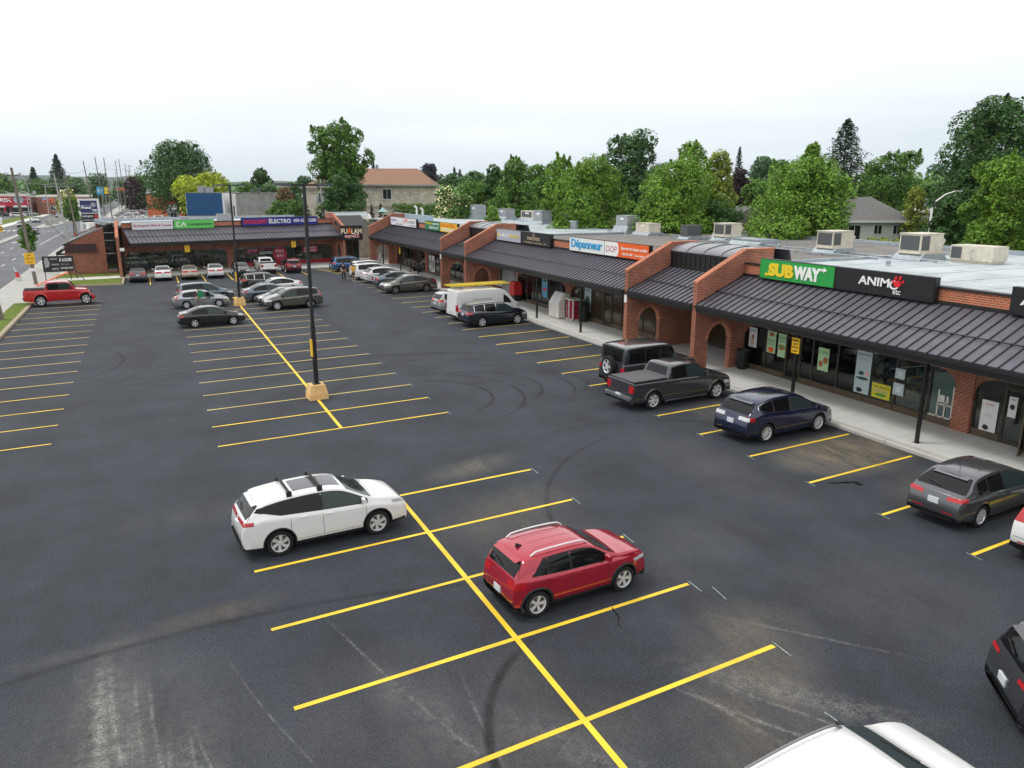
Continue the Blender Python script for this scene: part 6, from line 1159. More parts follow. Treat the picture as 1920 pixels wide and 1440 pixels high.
for i, x in enumerate((2.8, 3.9)):
    u = thing('rooftop_unit', 'boxy rooftop unit on the blue metal building, %s' % ('left' if i == 0 else 'right with domed top'), 'rooftop unit', (2.9+i*1.2, 134.4-i*.4, 8.4), R(-24)); b = MB(); b.box(-.5, .5, -.5, .5, 0, 1.1 if i == 0 else .9); b.build('cabinet', 'ac_grey', u)
gb = thing('block_building', 'plain grey block wall building right of the blue metal one', 'commercial building', (8.0, 131.6, 0), R(-24)); b = MB(); b.box(0, 7.3, 0, 8, -.1, 8.2, 0); b.box(-.9, -.02, .05, 8, -.1, 8.1, 1); b.box(-.95, 7.35, -.03, .1, 8.2, 8.3, 2); b.build('wall', ['grey_block', 'siding_white', 'black_metal'], gb); b = MB(); b.box(-.55, -.35, .0, .04, 4.2, 6.2); b.build('door', 'win_dark', gb)
b = MB(); b.box(0, 7.3, .1, 8, 8.2, 8.32); b.build('roof', 'roof_pale', gb)
for i, x in enumerate((3.2, 4.2)): u = thing('roof_vent', 'dark vent on the grey block building, %s' % ('left' if i == 0 else 'right'), 'vent', (8.0+x*.91, 131.6-x*.4+1.5, 8.3)); b = MB(); b.box(-.3, .3, -.3, .3, 0, .7); b.tube([(0, 0, .7), (0, 0, 1.0)], .12, 8); b.build('cabinet', 'ac_grille', u)
ob = thing('orange_building', 'long low orange brick building by the distant lot', 'building', (-5.6, 245, 0), R(-50)); b = MB(); b.box(0, 14, 0, 10, -.1, 7.4); b.build('wall', 'orange_brick', ob); b = MB(); b.box(-.1, 14.1, -.1, 10, 7.4, 7.8); b.build('roof', 'ac_grey', ob)
kb = thing('kiosk', 'small building with a bright red mansard roof and white sign', 'kiosk', (-1.4, 214.5, 0), R(-5)); b = MB(); b.box(.3, 3.2, 0, 4, -.1, 5.2); b.build('wall', 'ac_grey', kb); b = MB(); b.prism([(0, 5.2), (.3, 7.2), (3.4, 7.2), (3.7, 5.2)], 'y', -.4, 4.4); b.build('roof', 'red', kb); b = MB(); b.box(.7, 3.0, -.15, 0, 3.6, 4.8); b.build('fascia_sign', 'white_sign', kb); windows(kb, [(1.8, 2)], 1.6, 1.8, 'y', 0)
wt_ = thing('church_tower', 'small white tower with open top behind the distant road lot', 'tower', (-3.6, 305, 0)); b = MB(); b.box(-1.6, 1.6, 0, 3, 0, 9.4); b.box(-2.0, 2.0, -.3, 3.3, 9.4, 9.7); [b.box(x, x+.35, y, y+.35, 9.7, 11) for x in (-1.6, 1.25) for y in (0, 2.6)]; b.build('wall', 'siding_white', wt_); b = MB(); b.prism([(-2.4, 11), (0, 12.8), (2.4, 11)], 'y', -.5, 3.5); b.build('roof', 'white_paint', wt_)
# supermarket across the road
sm = thing('supermarket', 'discount supermarket with a red lettered front across the road at the left edge', 'supermarket', (0, 0, 0)); b = MB(); b.box(-95, -42.4, 312.3, 350, -.1, 6.2, 0); b.box(-95, -42.4, 311.6, 312.3, 2.9, 6.4, 1); b.box(-95, -42.3, 311.5, 312.3, 6.4, 7.3, 2); b.box(-50.6, -49.9, 310.2, 311, 0, 3, 1); b.box(-54, -50, 309.6, 311.5, 2.7, 3.3, 3); b.box(-47.5, -43.6, 309.6, 311.5, 2.7, 3.3, 3); b.build('wall', ['far_brick', 'store_red', 'offwhite', 'siding_white'], sm)
b = MB(); b.box(-95, -42.4, 312.4, 350, 6.2, 6.35); b.build('roof', 'roof_pale', sm)
for i in range(5): x = -58+i*3.2; b = MB(); b.box(x, x+2.6, 312.2, 312.29, .3, 2.6); b.build('window', 'win_dark', sm)
text('PRIX', 'letter_white', (-52.6, 311.58, 4.5), (1, 0, 0), (0, 0, 1), 4.6, 1.3, sm, bold=.04); b = MB(); b.prism([(-45.9+1.5*math.cos(t*PI/10), 5.2+1.3*math.sin(t*PI/10)) for t in range(20)], 'y', 311.4, 311.58); b.build('round_emblem', 'pale_blue_metal', sm)
text('BOULANGERIE', 'letter_white', (-44.5, 311.58, 5.2), (1, 0, 0), (0, 0, 1), 1.9, .35, sm); 
an = thing('brick_annex', 'red brick building with round blue emblem right of the supermarket', 'building', (0, 0, 0)); b = MB(); b.box(-41.0, -24.5, 315, 340, -.1, 6.0, 0); b.box(-41.1, -24.4, 314.8, 340.2, 6.0, 6.7, 1); b.build('wall', ['far_brick', 'offwhite'], an); b = MB(); b.prism([(-38.4+.9*math.cos(t*PI/8), 5.0+.9*math.sin(t*PI/8)) for t in range(16)], 'y', 314.7, 314.95); b.build('round_emblem', 'l_blue', an); windows(an, [(-36, 2.2), (-33, 2.2)], 1.6, 1.4, 'y', 315)
lg = thing('low_shop', 'long low pale shop building under trees at the far end of the lot', 'building', (-17.5, 470, 0)); b = MB(); b.box(0, 16, 0, 8, 0, 4.5); b.build('wall', 'offwhite', lg); windows(lg, [(2, 2.5), (6, 2.5), (10, 2.5)], 1.8, 1.6, 'y', 0)
rb = thing('red_brick_house', 'low red brick building behind the poplar with white roof edge', 'building', (22.5, 150, 0), R(-15)); b = MB(); b.box(0, 10, 0, 8, -.1, 7.4, 0); b.box(-.2, 10.2, -.2, 8, 7.4, 7.9, 1); b.build('wall', ['far_brick', 'siding_white'], rb)
# ---------------------------------------------------------------- rooftop units
RG = 'air conditioning units along the plaza roof'
def ac_big(label, x, y, s=1.0, m='ac_beige', hood=True, base=.42, name='rooftop_unit'):
    s *= .84; base *= .85
    r = thing(name, label, 'rooftop unit', (x, y, 5.27), 0, RG)
    b = MB(); b.prism([(-1.25*s, 0), (1.25*s, 0), (.85*s, base), (-.85*s, base)], 'y', -.95*s, .95*s); b.box(-1.4*s, 1.4*s, -1.1*s, 1.1*s, -.02, .05); b.build('roof_curb', 'galv', r)
    b = MB(); b.box(-.95*s, .95*s, -.72*s, .72*s, base+.02, base+.02+1.12*s)
    b.box(-1.0*s, 1.0*s, -.77*s, .77*s, base+.02+1.12*s, base+.06+1.12*s); b.box(-.99*s, .99*s, -.76*s, .76*s, base, base+.08, 0)
    c = b.build('cabinet', m, r); b = MB()
    b.box(-.98*s, -.951*s, -.62*s, .62*s, base+.2, base+1.05*s); b.build('coil_grille', 'ac_grille', c)
    b = MB(); b.box(-.86*s, -.22*s, -.75*s, -.721*s, base+.2, base+1.05*s); b.build('coil_grille', 'ac_grille', c)
    if hood: b = MB(); b.prism([(.95*s, base+1.05*s), (1.35*s, base+.75*s), (1.15*s, base+.45*s), (.95*s, base+.45*s)], 'y', -.6*s, .6*s); b.build('intake_hood', m, r)
    return r
ac_big('large beige rooftop unit right of centre, left of its twin', 31.4, 24.4, 1.02)
ac_big('large beige rooftop unit nearest the right edge, beside the long beige box', 32.6, 19.5, 1.10)
lb_ = thing('rooftop_unit', 'long low beige rooftop unit with dark grille end on the pale roof', 'rooftop unit', (33.6, 16.9, 5.29), R(2), RG)
lb_.scale = (.72, .66, .85); b = MB(); b.box(-.9, .9, -1.9, 1.6, .15, 1.05); b.box(-.8, .8, -1.8, 1.5, 0, .15); b.box(-.02, .02, -1.92, -1.9, .2, 1.0); b.box(-.92, -.9, .55, .6, .2, 1.0); c = b.build('cabinet', 'ac_beige', lb_); b = MB(); b.box(-.93, -.901, .65, 1.5, .25, .95); b.build('coil_grille', 'ac_grille', c)
b = MB(); b.tube([(-.93, -.3, .25), (-1.1, -.3, .3), (-1.1, -.3, .8), (-.92, -.3, .8)], .035, 6); b.build('gas_pipe', 'galv', lb_)
ac_big('beige rooftop unit behind the middle barrel skylight', 33.2, 36.2, .98)
u = ac_big('dark low unit against the beige one behind the skylight', 32.0, 39.0, .78, 'ac_grille', False, .35)
ac_big('small beige unit at the back behind the dark low unit', 36.0, 40.0, .75, 'ac_beige', False, .4)
def cube_unit(label, x, y, w, d, h, m, base=.4, grille=True):
    w *= .78; d *= .76; h *= .74; base *= .72
    r = thing('rooftop_unit', label, 'rooftop unit', (x, y, 5.27), 0, RG); b = MB(); b.prism([(-w*.75, 0), (w*.75, 0), (w*.52, base), (-w*.52, base)], 'y', -d*.62, d*.62); b.build('roof_curb', 'galv', r)
    b = MB(); b.box(-w/2, w/2, -d/2, d/2, base, base+h); b.box(-w/2-.03, w/2+.03, -d/2-.03, d/2+.03, base+h, base+h+.04); c = b.build('cabinet', m, r)
    if grille: b = MB(); b.box(-w/2-.02, -w/2, -d*.42, d*.42, base+.12, base+h*.9); b.build('coil_grille', 'ac_grille' if m != 'ac_grey' else 'ac_grey', c)
    b = MB(); b.box(-w/2-.03, -w/2-.021, -d*.2, d*.1, base+h*.6, base+h*.8); b.build('data_sticker', 'white_sign', c); return r
cube_unit('square grey unit on a tall metal curb, centre of the roof', 33.0, 49.4, 1.6, 2.4, 1.15, 'ac_grey', .85, False); cube_unit('low beige unit with rusty streaks beside the square grey one', 32.6, 45.6, 1.5, 2.6, .95, 'ac_beige', .35, False)
cube_unit('grey unit left of the low silver vents', 33.6, 67.2, 1.6, 2.7, 1.5, 'ac_grey', .5); cube_unit('second grey unit touching the first, set further back', 35.6, 64.0, 1.5, 3.2, 1.3, 'ac_grey', .5, False); cube_unit('round-topped white exhaust unit above the two grey units', 37.5, 70.5, 1.2, 1.6, 2.0, 'ac_grey', .5, False)
cube_unit('beige low unit past the white vents', 36.2, 56.6, 1.2, 3.0, 1.0, 'ac_beige', .35, False)
cube_unit('grey louvred unit near the red parasol', 32.6, 83.5, 1.6, 3.2, 1.6, 'ac_grey', .8); cube_unit('wide grey unit second from the red parasol', 35.2, 80.5, 1.6, 3.4, 1.2, 'ac_grey', .6); cube_unit('beige unit third from the red parasol', 36.3, 75.6, 1.5, 4.2, 1.1, 'ac_beige', .5)
cube_unit('low grey box on the flat roof between blue building and bakery sign', -6.6+4.5, 89.0, 1.2, 1.2, .6, 'ac_grey', .2, False); cube_unit('grey condenser on the wing roof beside the blue sign', 2.2, 87.6, 2.2, 1.4, .95, 'ac_grey', .25, False)
def vent(label, x, y, r_=.3, h=.7, cap=True, m='galv'):
    r = thing('roof_vent', label, 'vent', (x, y, 5.27)); b = MB(); b.lathe([(0, h+.14), (r_*1.25, h+.1), (r_*1.3, h), (r_, h-.02), (r_, .1), (r_*1.5, 0)], 16); b.build('stack', m, r)
for i, (x, y, r_, h, l_) in enumerate(((32.4, 59.4, .34, 1.1, 'silver cylinder vent left of the white tub vent'), (31.6, 56.6, .42, .7, 'white tub shaped vent on the pale roof'), (33.8, 60.6, .35, .9, 'capped silver vent behind the tub vent'), (34.9, 58.7, .34, 1.3, 'taller silver vent beside the beige low unit'), (30.5, 28, .1, .25, 'tiny white vent pipe on the dark roof'), (29.6, 44.5, .09, .22, 'tiny white vent pipe near the square grey unit'), (34.6, 14, .12, .3, 'small pipe vent near the right edge of the pale roof'), (27.5, 17.3, .1, .2, 'tiny vent just behind the green sign'))): vent(l_, x, y, r_, h)
sk = thing('roof_hatch', 'low silver roof hatch on the dark gravel roof', 'roof hatch', (32.5, 32.4, 5.27)); b = MB(); b.prism([(-1.1, 0), (1.1, 0), (.8, .32), (-.8, .32)], 'y', -1.5, 1.5); b.box(-.85, .85, -1.35, 1.35, .32, .42); b.build('cover', 'galv', sk)
for i, (x, y, h, b0) in enumerate(((28.6, 93.4, 1.3, 0), (29.3, 93.0, 1.05, 0))): r = thing('roof_vent', 'white gooseneck vent pipe, %s of the pair by the hedge' % ('left' if i == 0 else 'right'), 'vent', (x-1.3, y-1.0, 5.27)); b = MB(); b.tube([(0, 0, 0), (0, 0, h), (-.12, 0, h+.16), (-.32, 0, h+.12)], .13, 8); b.build('pipe', 'white_paint', r)
pu = thing('roof_screen', 'pale blue grey metal screen wall above the far canopy', 'screen wall', (22.4, 83, 5.2)); b = MB(); b.box(0, .3, -10.5, 3.5, 0, .95); b.build('panel', 'pale_blue_metal', pu)
pr_ = thing('parasol', 'closed-looking red parasol with spread arms on a patio behind the roof', 'parasol', (33.5, 95.5, 0)); b = MB(); b.tube([(0, 0, 0), (0, 0, 7.4)], .06, 6); b.build('pole', 'red', pr_)
b = MB()
for k in range(6):
    a = k*PI/3; b.add([(0, 0, 7.9), (1.5*math.cos(a-.12), 1.5*math.sin(a-.12), 6.75), (2.1*math.cos(a), 2.1*math.sin(a), 6.5), (1.5*math.cos(a+.12), 1.5*math.sin(a+.12), 6.75), (.6*math.cos(a), .6*math.sin(a), 6.75)], [(0, 1, 2), (0, 2, 3), (1, 4, 2), (2, 4, 3), (0, 4, 1), (0, 3, 4)])
b.build('canopy', 'red', pr_)
pt = thing('patio_umbrella', 'faded teal patio umbrella behind the last brick gable', 'parasol', (23.6, 96.0, 0)); b = MB(); b.tube([(0, 0, 0), (0, 0, 6.1)], .05, 6); b.build('pole', 'galv_pole', pt); b = MB(); b.lathe([(.8, 6.0), (.4, 6.25), (0, 6.6)], 8); b.build('canopy', 'teal', pt)
sd_ = thing('satellite_dome', 'white domed skylight behind the corner porch', 'dome', (19.4, 92.6, 5.2)); b = MB(); b.lathe([(1.7, 0), (1.5, .45), (.9, .8), (0, .95)], 16); b.build('dome', 'white_paint', sd_)
# ---------------------------------------------------------------- lot lighting
LP = 'black light poles on yellow concrete bases'
for (x, y, l_, h) in ((0.02, 23.65, 'tall black light pole on a yellow concrete block, the nearer one', 9.25), (-.02, 54.5, 'black light pole on a yellow concrete block, the farther one', 9.35)):
    r = thing('light_pole', l_, 'light pole', (x, y, 0), R(4.3), LP)
    b = MB(); s0, s1 = .41, .31; b.add([(-s0, -s0, 0), (s0, -s0, 0), (s0, s0, 0), (-s0, s0, 0), (-s0*.97, -s0*.97, .24), (s0*.97, -s0*.97, .24), (s0*.97, s0*.97, .24), (-s0*.97, s0*.97, .24), (-s1, -s1, .64), (s1, -s1, .64), (s1, s1, .64), (-s1, s1, .64)], [(3, 2, 1, 0), (8, 9, 10, 11)]+[(i+4*k, (i+1) % 4+4*k, (i+1) % 4+4+4*k, i+4+4*k) for k in (0, 1) for i in range(4)]); b.build('concrete_base', 'concrete_yellow', r)
    b = MB(); b.box(-.16, .16, -.16, .16, .642, .69); b.box(-.085, .085, -.085, .085, .69, 3.3); b.box(-.065, .065, -.065, .065, 3.3, h); b.build('shaft', 'lamp_black', r)
    b = MB(); b.box(-.55, .55, -.035, .035, h-.10, h-.02); b.build('crossarm', 'lamp_black', r)
    for sx in (-1, 1): b = MB(); b.prism([(.55*sx, h-.12), (1.22*sx, h-.06), (1.22*sx, h+.01), (.55*sx, h+.02)], 'y', -.14, .14); o = b.build('lamp_head', 'ac_grille', r); b = MB(); b.box(.62*sx, 1.1*sx, -.10, .10, h-.145, h-.122); b.build('lens', 'white_sign', o)
    b = MB(); b.box(-.14, -.09, -.13, .13, 1.9, 2.65); b.build('tow_notice', 'yellow_sign', r)
def panel_sign(label, x, y, z, w, h, ax='x', m='yellow_sign', txt=None, tm='l_dark', name='parking_sign', cat='sign'):
    r = thing(name, label, cat, (x, y, z)); b = MB(); b.box(-.02 if ax == 'x' else -w/2, .02 if ax == 'x' else w/2, -w/2 if ax == 'x' else -.02, w/2 if ax == 'x' else .02, -h/2, h/2); b.build('panel', m, r)
    if txt:
        n = len(txt)
        for i, (t_, f) in enumerate(txt):
            zz = h/2-(i+1)*h/(n+.4)
            if ax == 'x': text(t_, tm if not isinstance(tm, list) else tm[i], (-.021, w*f/2, zz), (0, -1, 0), (0, 0, 1), w*f, h/(n+1)*.62, r, ext=.006)
            else: text(t_, tm if not isinstance(tm, list) else tm[i], (-w*f/2, -.021, zz), (1, 0, 0), (0, 0, 1), w*f, h/(n+1)*.62, r, ext=.006)
    return r
PT = [('STATIONNEMENT', .8), ('CLIENTS', .6), ('REMORQUAGE', .85), ('SEULEMENT', .7)]
panel_sign('yellow parking notice on the canopy post by the sandwich shop', 18.33, 13.9, 2.62, .42, .66, 'x', txt=PT); panel_sign('yellow parking notice on a canopy post past the second porch', 18.33, 71.2, 2.6, .42, .66, 'x', txt=PT)
c13, s13 = math.cos(WA), math.sin(WA)
for s_, l_ in ((6.0, 'yellow parking notice at the bakery canopy'), (18.0, 'yellow parking notice at the appliance store canopy')): panel_sign(l_, -8.9+s_*c13+2.76*s13, 82.55+s_*s13-2.76*c13-.12, 2.75, .5, .75, 'y', txt=PT)
for y_, l_ in ((26.45, 'small white notice on the brick gable left of the middle porch'), (57.15, 'small white notice on the brick gable of the second porch')): panel_sign(l_, 17.975, y_, 3.05, .24, .42, 'x', 'white_sign', name='notice')
panel_sign('small white notice on the leftmost brick pier of the far wing', -8.7+.0, 79.50, 2.95, .42, .32, 'y', 'white_sign', name='notice')
ws_ = thing('handicap_sign', 'small white sign on a short post before the passage arch', 'sign', (18.8, 80.9, .15)); b = MB(); b.tube([(0, 0, 0), (0, 0, 1.3)], .025, 6); b.build('post', 'lamp_black', ws_); b = MB(); b.box(-.02, .02, -.16, .16, .8, 1.4); b.build('panel', 'white_sign', ws_)
# ---------------------------------------------------------------- in and before the shop windows
mat('mint', (.50, .72, .42), .6); mat('pale_print', (.52, .62, .64), .6); mat('food_brown', (.40, .13, .04), .6); mat('food_green', (.12, .35, .05), .6); mat('poster_dark', (.03, .09, .07), .6); mat('sky_print', (.10, .35, .55), .6); mat('yellow_print', (.72, .65, .03), .6)
def poster(label, y, z, w, h, m='mint', art=(), words=(), x=21.16, name='poster'):
    r = thing(name, label, 'poster', (x, y, z)); b = MB(); b.box(-.008, .0, -w/2, w/2, -h/2, h/2); b.build('sheet', m, r)
    for i, (cy, cz, ry, rz, am) in enumerate(art):
        rn = random.Random(i*7+int(y*10)); b = MB(); b.prism([(cy*w+ry*w*math.cos(2*PI*k/12)*rn.uniform(.85, 1.1), cz*h+rz*h*math.sin(2*PI*k/12)*rn.uniform(.85, 1.1)) for k in range(12)], 'x', -.012-.001*i, -.0085); b.build('picture', am, r)
    for (t_, y0, z0, ww, hh, tm) in words: text(t_, tm, (-.010, y0*w, z0*h), (0, -1, 0), (0, 0, 1), ww*w, hh*h, r, ext=.003)
    return r
poster('white poster with a golden cone, leftmost in the sandwich shop window', 19.55, 1.78, .55, 1.0, 'white_sign', [(0.02, -.15, .22, .30, 'l_gold'), (-.02, .05, .15, .10, 'food_brown')], [('NOUVEAU', .38, .28, .76, .12, 'sky_print')], 21.16)
poster('green poster with round bowls in the sandwich shop window', 18.25, 1.75, .58, 1.05, 'mint', [(0, .38, .30, .10, 'food_brown'), (0, -.34, .36, .13, 'l_orange')], [('BOLS', .35, .02, .7, .14, 'l_green'), ('SALADES', .35, -.12, .7, .08, 'l_green')])
poster('green poster with a long sandwich beside the bowl poster', 17.55, 1.72, .50, 1.15, 'mint', [(0, -.08, .44, .12, 'food_brown'), (0, -.04, .40, .05, 'food_green')], [('SOUS-MARIN', .42, .28, .84, .10, 'l_green'), ('FRAIS', .30, .14, .6, .09, 'l_green')])
poster('mint poster priced 6.99 in the sandwich shop window', 14.95, 1.55, .62, 1.05, 'mint', [(.20, -.20, .22, .14, 'food_brown'), (-.22, -.02, .24, .16, 'food_brown')], [('6.99$', .42, .22, .8, .16, 'l_green')])
t1 = text('Ouvert', 'letter_white', (0, .48, 0), (0, -1, 0), (0, 0, 1), .62, .13, thing('window_lettering', 'white restaurant open lettering high in the sandwich shop window', 'lettering', (21.16, 18.05, 2.22)), bold=.02, ext=.004); text('RESTAURANT', 'letter_white', (0, .54, .17), (0, -1, 0), (0, 0, 1), .8, .08, t1.parent, ext=.004)
poster('tall pale blue poster with a black cat face at its foot', 12.75+.0, 1.42, .78, 1.85, 'pale_print', [(.1, -.02, .2, .05, 'poster_dark'), (-.28, -.02, .13, .07, 'l_pink'), (0, -.14, .42, .04, 'poster_dark'), (.12, -.42, .20, .06, 'l_dark')], [('BON CHAT BON RAT', .42, .40, .84, .045, 'l_dark'), ('conseils  nutrition', .35, .30, .6, .03, 'l_grey')])
b = MB(); 
poster('yellow poster low in the pet shop window', 11.75, .82, .9, .62, 'yellow_print', [(0, -.25, .35, .12, 'food_green')], [('VACANCES', .42, .18, .84, .18, 'l_dark'), ('CONCOURS 2', .42, -.08, .84, .18, 'l_purple')])
poster('white poster with a small dog at its foot in the window past the brick pier', 7.1, 1.0, .62, 1.15, 'white_sign', [(.1, -.38, .2, .09, 'l_dark')], [('SOLDE', .25, .34, .5, .06, 'l_red'), ('DOG', .2, .0, .4, .06, 'l_grey')])
poster('narrow white notice beside the open pet shop door', 6.28, 1.55, .3, .75, 'white_sign', [(0, 0, .3, .14, 'l_dark')], [('AVIS', .3, .34, .6, .07, 'l_dark')], 21.12)
for i, (s_, z_, w_, h_, m_, l_) in enumerate(((10.95, 1.75, .45, .42, 'pale_print', 'pale product card rack high behind the pet shop glass'), (10.95, 1.1, .5, .5, 'pale_print', 'second pale product card rack lower behind the pet shop glass'))): poster(l_, s_, z_, w_, h_, m_, [(0, 0, .25, .25, 'siding_white')], x=21.165, name='product_rack')
# cat tree inside the window
ct = thing('cat_tree', 'beige cat tree on a slatted stand behind the pet shop window', 'cat tree', (21.195, 9.05, .42)); 
b = MB(); b.box(.035, .05, -.45, .45, .0, 1.75); b.build('slat_board', 'pale_print', ct); b = MB(); [b.box(.0, .034, -.5+.3*i, -.44+.3*i, 0, (1.3, .9, 1.1)[i]) for i in range(3)]; b.box(0, .034, -.5, .5, 0, .06); b.box(0, .034, -.45, .2, .5, .56); b.box(0, .034, -.3, .1, .62, .9); b.build('posts', 'offwhite', ct)
poster('blue ferry picture poster in the corner shop window', 42.5, 1.7, .9, 1.5, 'sky_print', [(0, -.1, .35, .08, 'l_red'), (0, .35, .3, .1, 'poster_dark')], [('LOTO', .35, .2, .7, .12, 'letter_white')]); poster('pale green poster next to the dark bin', 36.0, 1.6, .9, 1.6, 'pale_print', [(0, -.1, .35, .3, 'poster_dark')], [('BIERE', .35, .36, .7, .08, 'l_dark')])
poster('white picture panel, left of two in the far canopy window', 69.4, 1.2, .8, 1.9, 'white_sign', [(0, .1, .3, .25, 'ac_grille'), (.1, -.3, .25, .12, 'ac_grille')]); poster('white picture panel, right of two in the far canopy window', 68.4, 1.2, .8, 1.9, 'white_sign', [(0, 0, .3, .3, 'ac_grille')])
# posters on the wing windows (own frame)
def wposter(label, s, z, w, h, m, words):
    r = thing('window_sticker', label, 'poster', (-8.9+s*c13-.055*s13, 82.55+s*s13+.055*c13, z), WA); 
    if m: b = MB(); b.box(-w/2, w/2, -.012, 0, -h/2, h/2); b.build('sheet', m, r)
    for (t_, x0, z0, ww, hh, tm) in words: text(t_, tm, (x0*w, -.014, z0*h), (1, 0, 0), (0, 0, 1), ww*w, hh*h, r, bold=.01, ext=.01)
wposter('white appliance store name sticker with red band in the far window', 15.7, 1.9, 1.5, .8, None, [('EXCELLENT', -.5, .1, 1, .35, 'l_crimson'), ('ÉLECTRO', -.5, -.5, 1, .45, 'letter_white')]); wposter('purple streak sticker in the appliance store window', 14.1, 1.95, 1.3, .35, 'l_crimson', [('promo', -.4, -.3, .8, .6, 'l_purple')])
wposter('white and red promotion stickers at the right end of the appliance store window', 21.3, 1.85, 1.9, .7, 'l_crimson', [('GARANTIE', -.42, .05, .8, .35, 'letter_white'), ('LIVRAISON', -.42, -.42, .8, .35, 'letter_white')])
rd = thing('window_sticker', 'round red low price sticker in the appliance store window', 'poster', (-8.9+17.4*c13-.055*s13, 82.55+17.4*s13+.055*c13, 1.45), WA); b = MB(); b.prism([(.85*math.cos(k*PI/14), .85*math.sin(k*PI/14)) for k in range(28)], 'y', -.012, 0); b.build('disc', 'l_crimson', rd); text('PRIX', 'letter_white', (-.5, -.014, .2), (1, 0, 0), (0, 0, 1), 1.0, .3, rd, ext=.01); text('BAS', 'letter_white', (-.4, -.014, -.35), (1, 0, 0), (0, 0, 1), .8, .3, rd, ext=.01)
# bins, ice chest, red box
mat('bin_black', (.012, .012, .013), .5); tb = thing('trash_bin', 'black ribbed trash bin beside the arch pier of the sandwich shop', 'trash bin', (20.75, 19.75, .15)); b = MB(); b.lathe([(.0, 0), (.24, 0), (.27, .5), (.30, .92), (.33, .93), (.33, 1.0), (.29, 1.0), (.26, .9), (0, .88)], 18)
[b.box(.27*math.cos(k*PI/5)-.012, .27*math.cos(k*PI/5)+.012, .27*math.sin(k*PI/5)-.012, .27*math.sin(k*PI/5)+.012, .05, .9) for k in range(10)]; b.build('barrel', 'bin_black', tb)
tb2 = thing('trash_bin', 'tall dark bin next to the firewood rack', 'trash bin', (20.6, 35.6, .15)); b = MB(); b.lathe([(0, 0), (.32, 0), (.38, 1.1), (.42, 1.15), (.3, 1.35), (0, 1.4)], 16); b.build('barrel', 'bin_black', tb2)
ic = thing('ice_chest', 'white slant-front ice chest on the walk before the corner shop', 'ice chest', (20.0, 38.0, .15)); b = MB(); b.prism([(-.45, .05), (.45, .05), (.45, 1.75), (.05, 1.75), (-.45, 1.0)], 'y', -.75, .75); c = b.build('cabinet', 'offwhite', ic); b = MB(); b.prism([(-.47, 1.02), (.04, 1.78), (.02, 1.80), (-.49, 1.04)], 'y', -.68, -.02); b.build('lid', 'white_paint', ic); b = MB(); b.prism([(-.47, 1.02), (.04, 1.78), (.02, 1.80), (-.49, 1.04)], 'y', .02, .68); b.build('lid', 'white_paint', ic)
fw2 = thing('propane_rack', 'wooden framed rack with red bundles beside the white ice chest', 'rack', (20.45, 36.7, .15)); b = MB(); [b.box(-.4, -.32, y, y+.08, 0, 1.4) for y in (-.6, 0, .55)]; b.box(-.4, .4, -.6, .63, 1.4, 1.48); b.box(-.4, .4, -.6, .63, 0, .08); b.box(.32, .4, -.6, .63, .08, 1.4); b.build('frame', 'offwhite', fw2); b = MB(); [b.box(-.28, .28, -.5+.36*i, -.2+.36*i, .1+.42*j, .46+.42*j) for i in range(3) for j in range(3)]; b.build('bundles', 'l_crimson', fw2)
rbx = thing('donation_box', 'red rounded drop box by the white panel wall', 'drop box', (20.75, 46.9, .15)); b = MB(); b.prism([(-.35, .5), (.35, .5), (.35, 1.35), (.15, 1.6), (-.25, 1.55), (-.35, 1.3)], 'y', -.45, .45); b.build('hopper', 'red', rbx); b = MB(); b.box(-.33, .33, -.43, .43, 0, .5); b.build('stand', 'bin_black', rbx)
dr = thing('open_door', 'open bronze glass door of the pet shop with cards on it at the right edge', 'door', (21.05, 5.62, .15), R(200)); b = MB(); b.box(0, .9, -.025, .025, 0, .14); b.box(0, .07, -.025, .025, .14, 2.1); b.box(.83, .9, -.025, .025, .14, 2.1); b.box(.07, .83, -.025, .025, 2.0, 2.1); b.build('frame', 'bronze_panel', dr); b = MB(); b.box(.07, .83, -.008, .008, .14, 2.0); b.build('pane', 'shop_glass', dr)
b = MB(); b.box(.15, .38, .026, .03, 1.5, 1.68); b.build('card', 'l_purple', dr); b = MB(); b.box(.15, .38, .026, .03, 1.25, 1.42); b.build('card', 'white_sign', dr); b = MB(); b.box(.1, .5, .026, .03, .98, 1.15); b.build('card', 'red', dr)
# ---------------------------------------------------------------- street furniture by the road
UG = 'wooden utility poles along the road'
def upole(label, x, y, h, lean=0, arm=1, m='wood_pole', r0=.17, brackets=False):
    r = thing('utility_pole', label, 'utility pole', (x, y, 0), 0, UG); b = MB(); b.tube([(0, 0, -.2), (lean*.5, 0, h*.5), (lean, 0, h)], [r0, r0*.85, r0*.65], 10); b.build('pole', m, r)
    if arm: b = MB(); b.box(lean-1.2*arm, lean+1.2*arm, -.06, .06, h-.75, h-.63); o = b.build('crossarm', m, r); [MB().lathe([(0, .16), (.05, .12), (.06, 0)], 8, 0, Matrix.Translation((lean+q, 0, h-.63))).build('insulator', 'galv_pole', o) for q in (-1.1*arm, 1.1*arm)]
    return r
p1 = upole('weathered utility pole with yellow sign behind the red pickup', -16.3, 76.0, 10.9, -.6, .55)
b = MB(); b.tube([(-.48, 0, 8.6), (.1, 0, 8.75), (.6, 0, 8.5), (.9, 0, 8.55)], .05, 6); b.tube([(-.48, 0, 8.6), (-1.0, 0, 8.6), (-1.4, 0, 8.75)], .05, 6); b.build('bracket', 'galv_pole', p1)
b = MB(); b.lathe([(0, .32), (.14, .3), (.14, 0), (0, 0)], 10, 0, Matrix.Translation((.95, 0, 8.5))); b.build('cutout', 'galv_pole', p1)
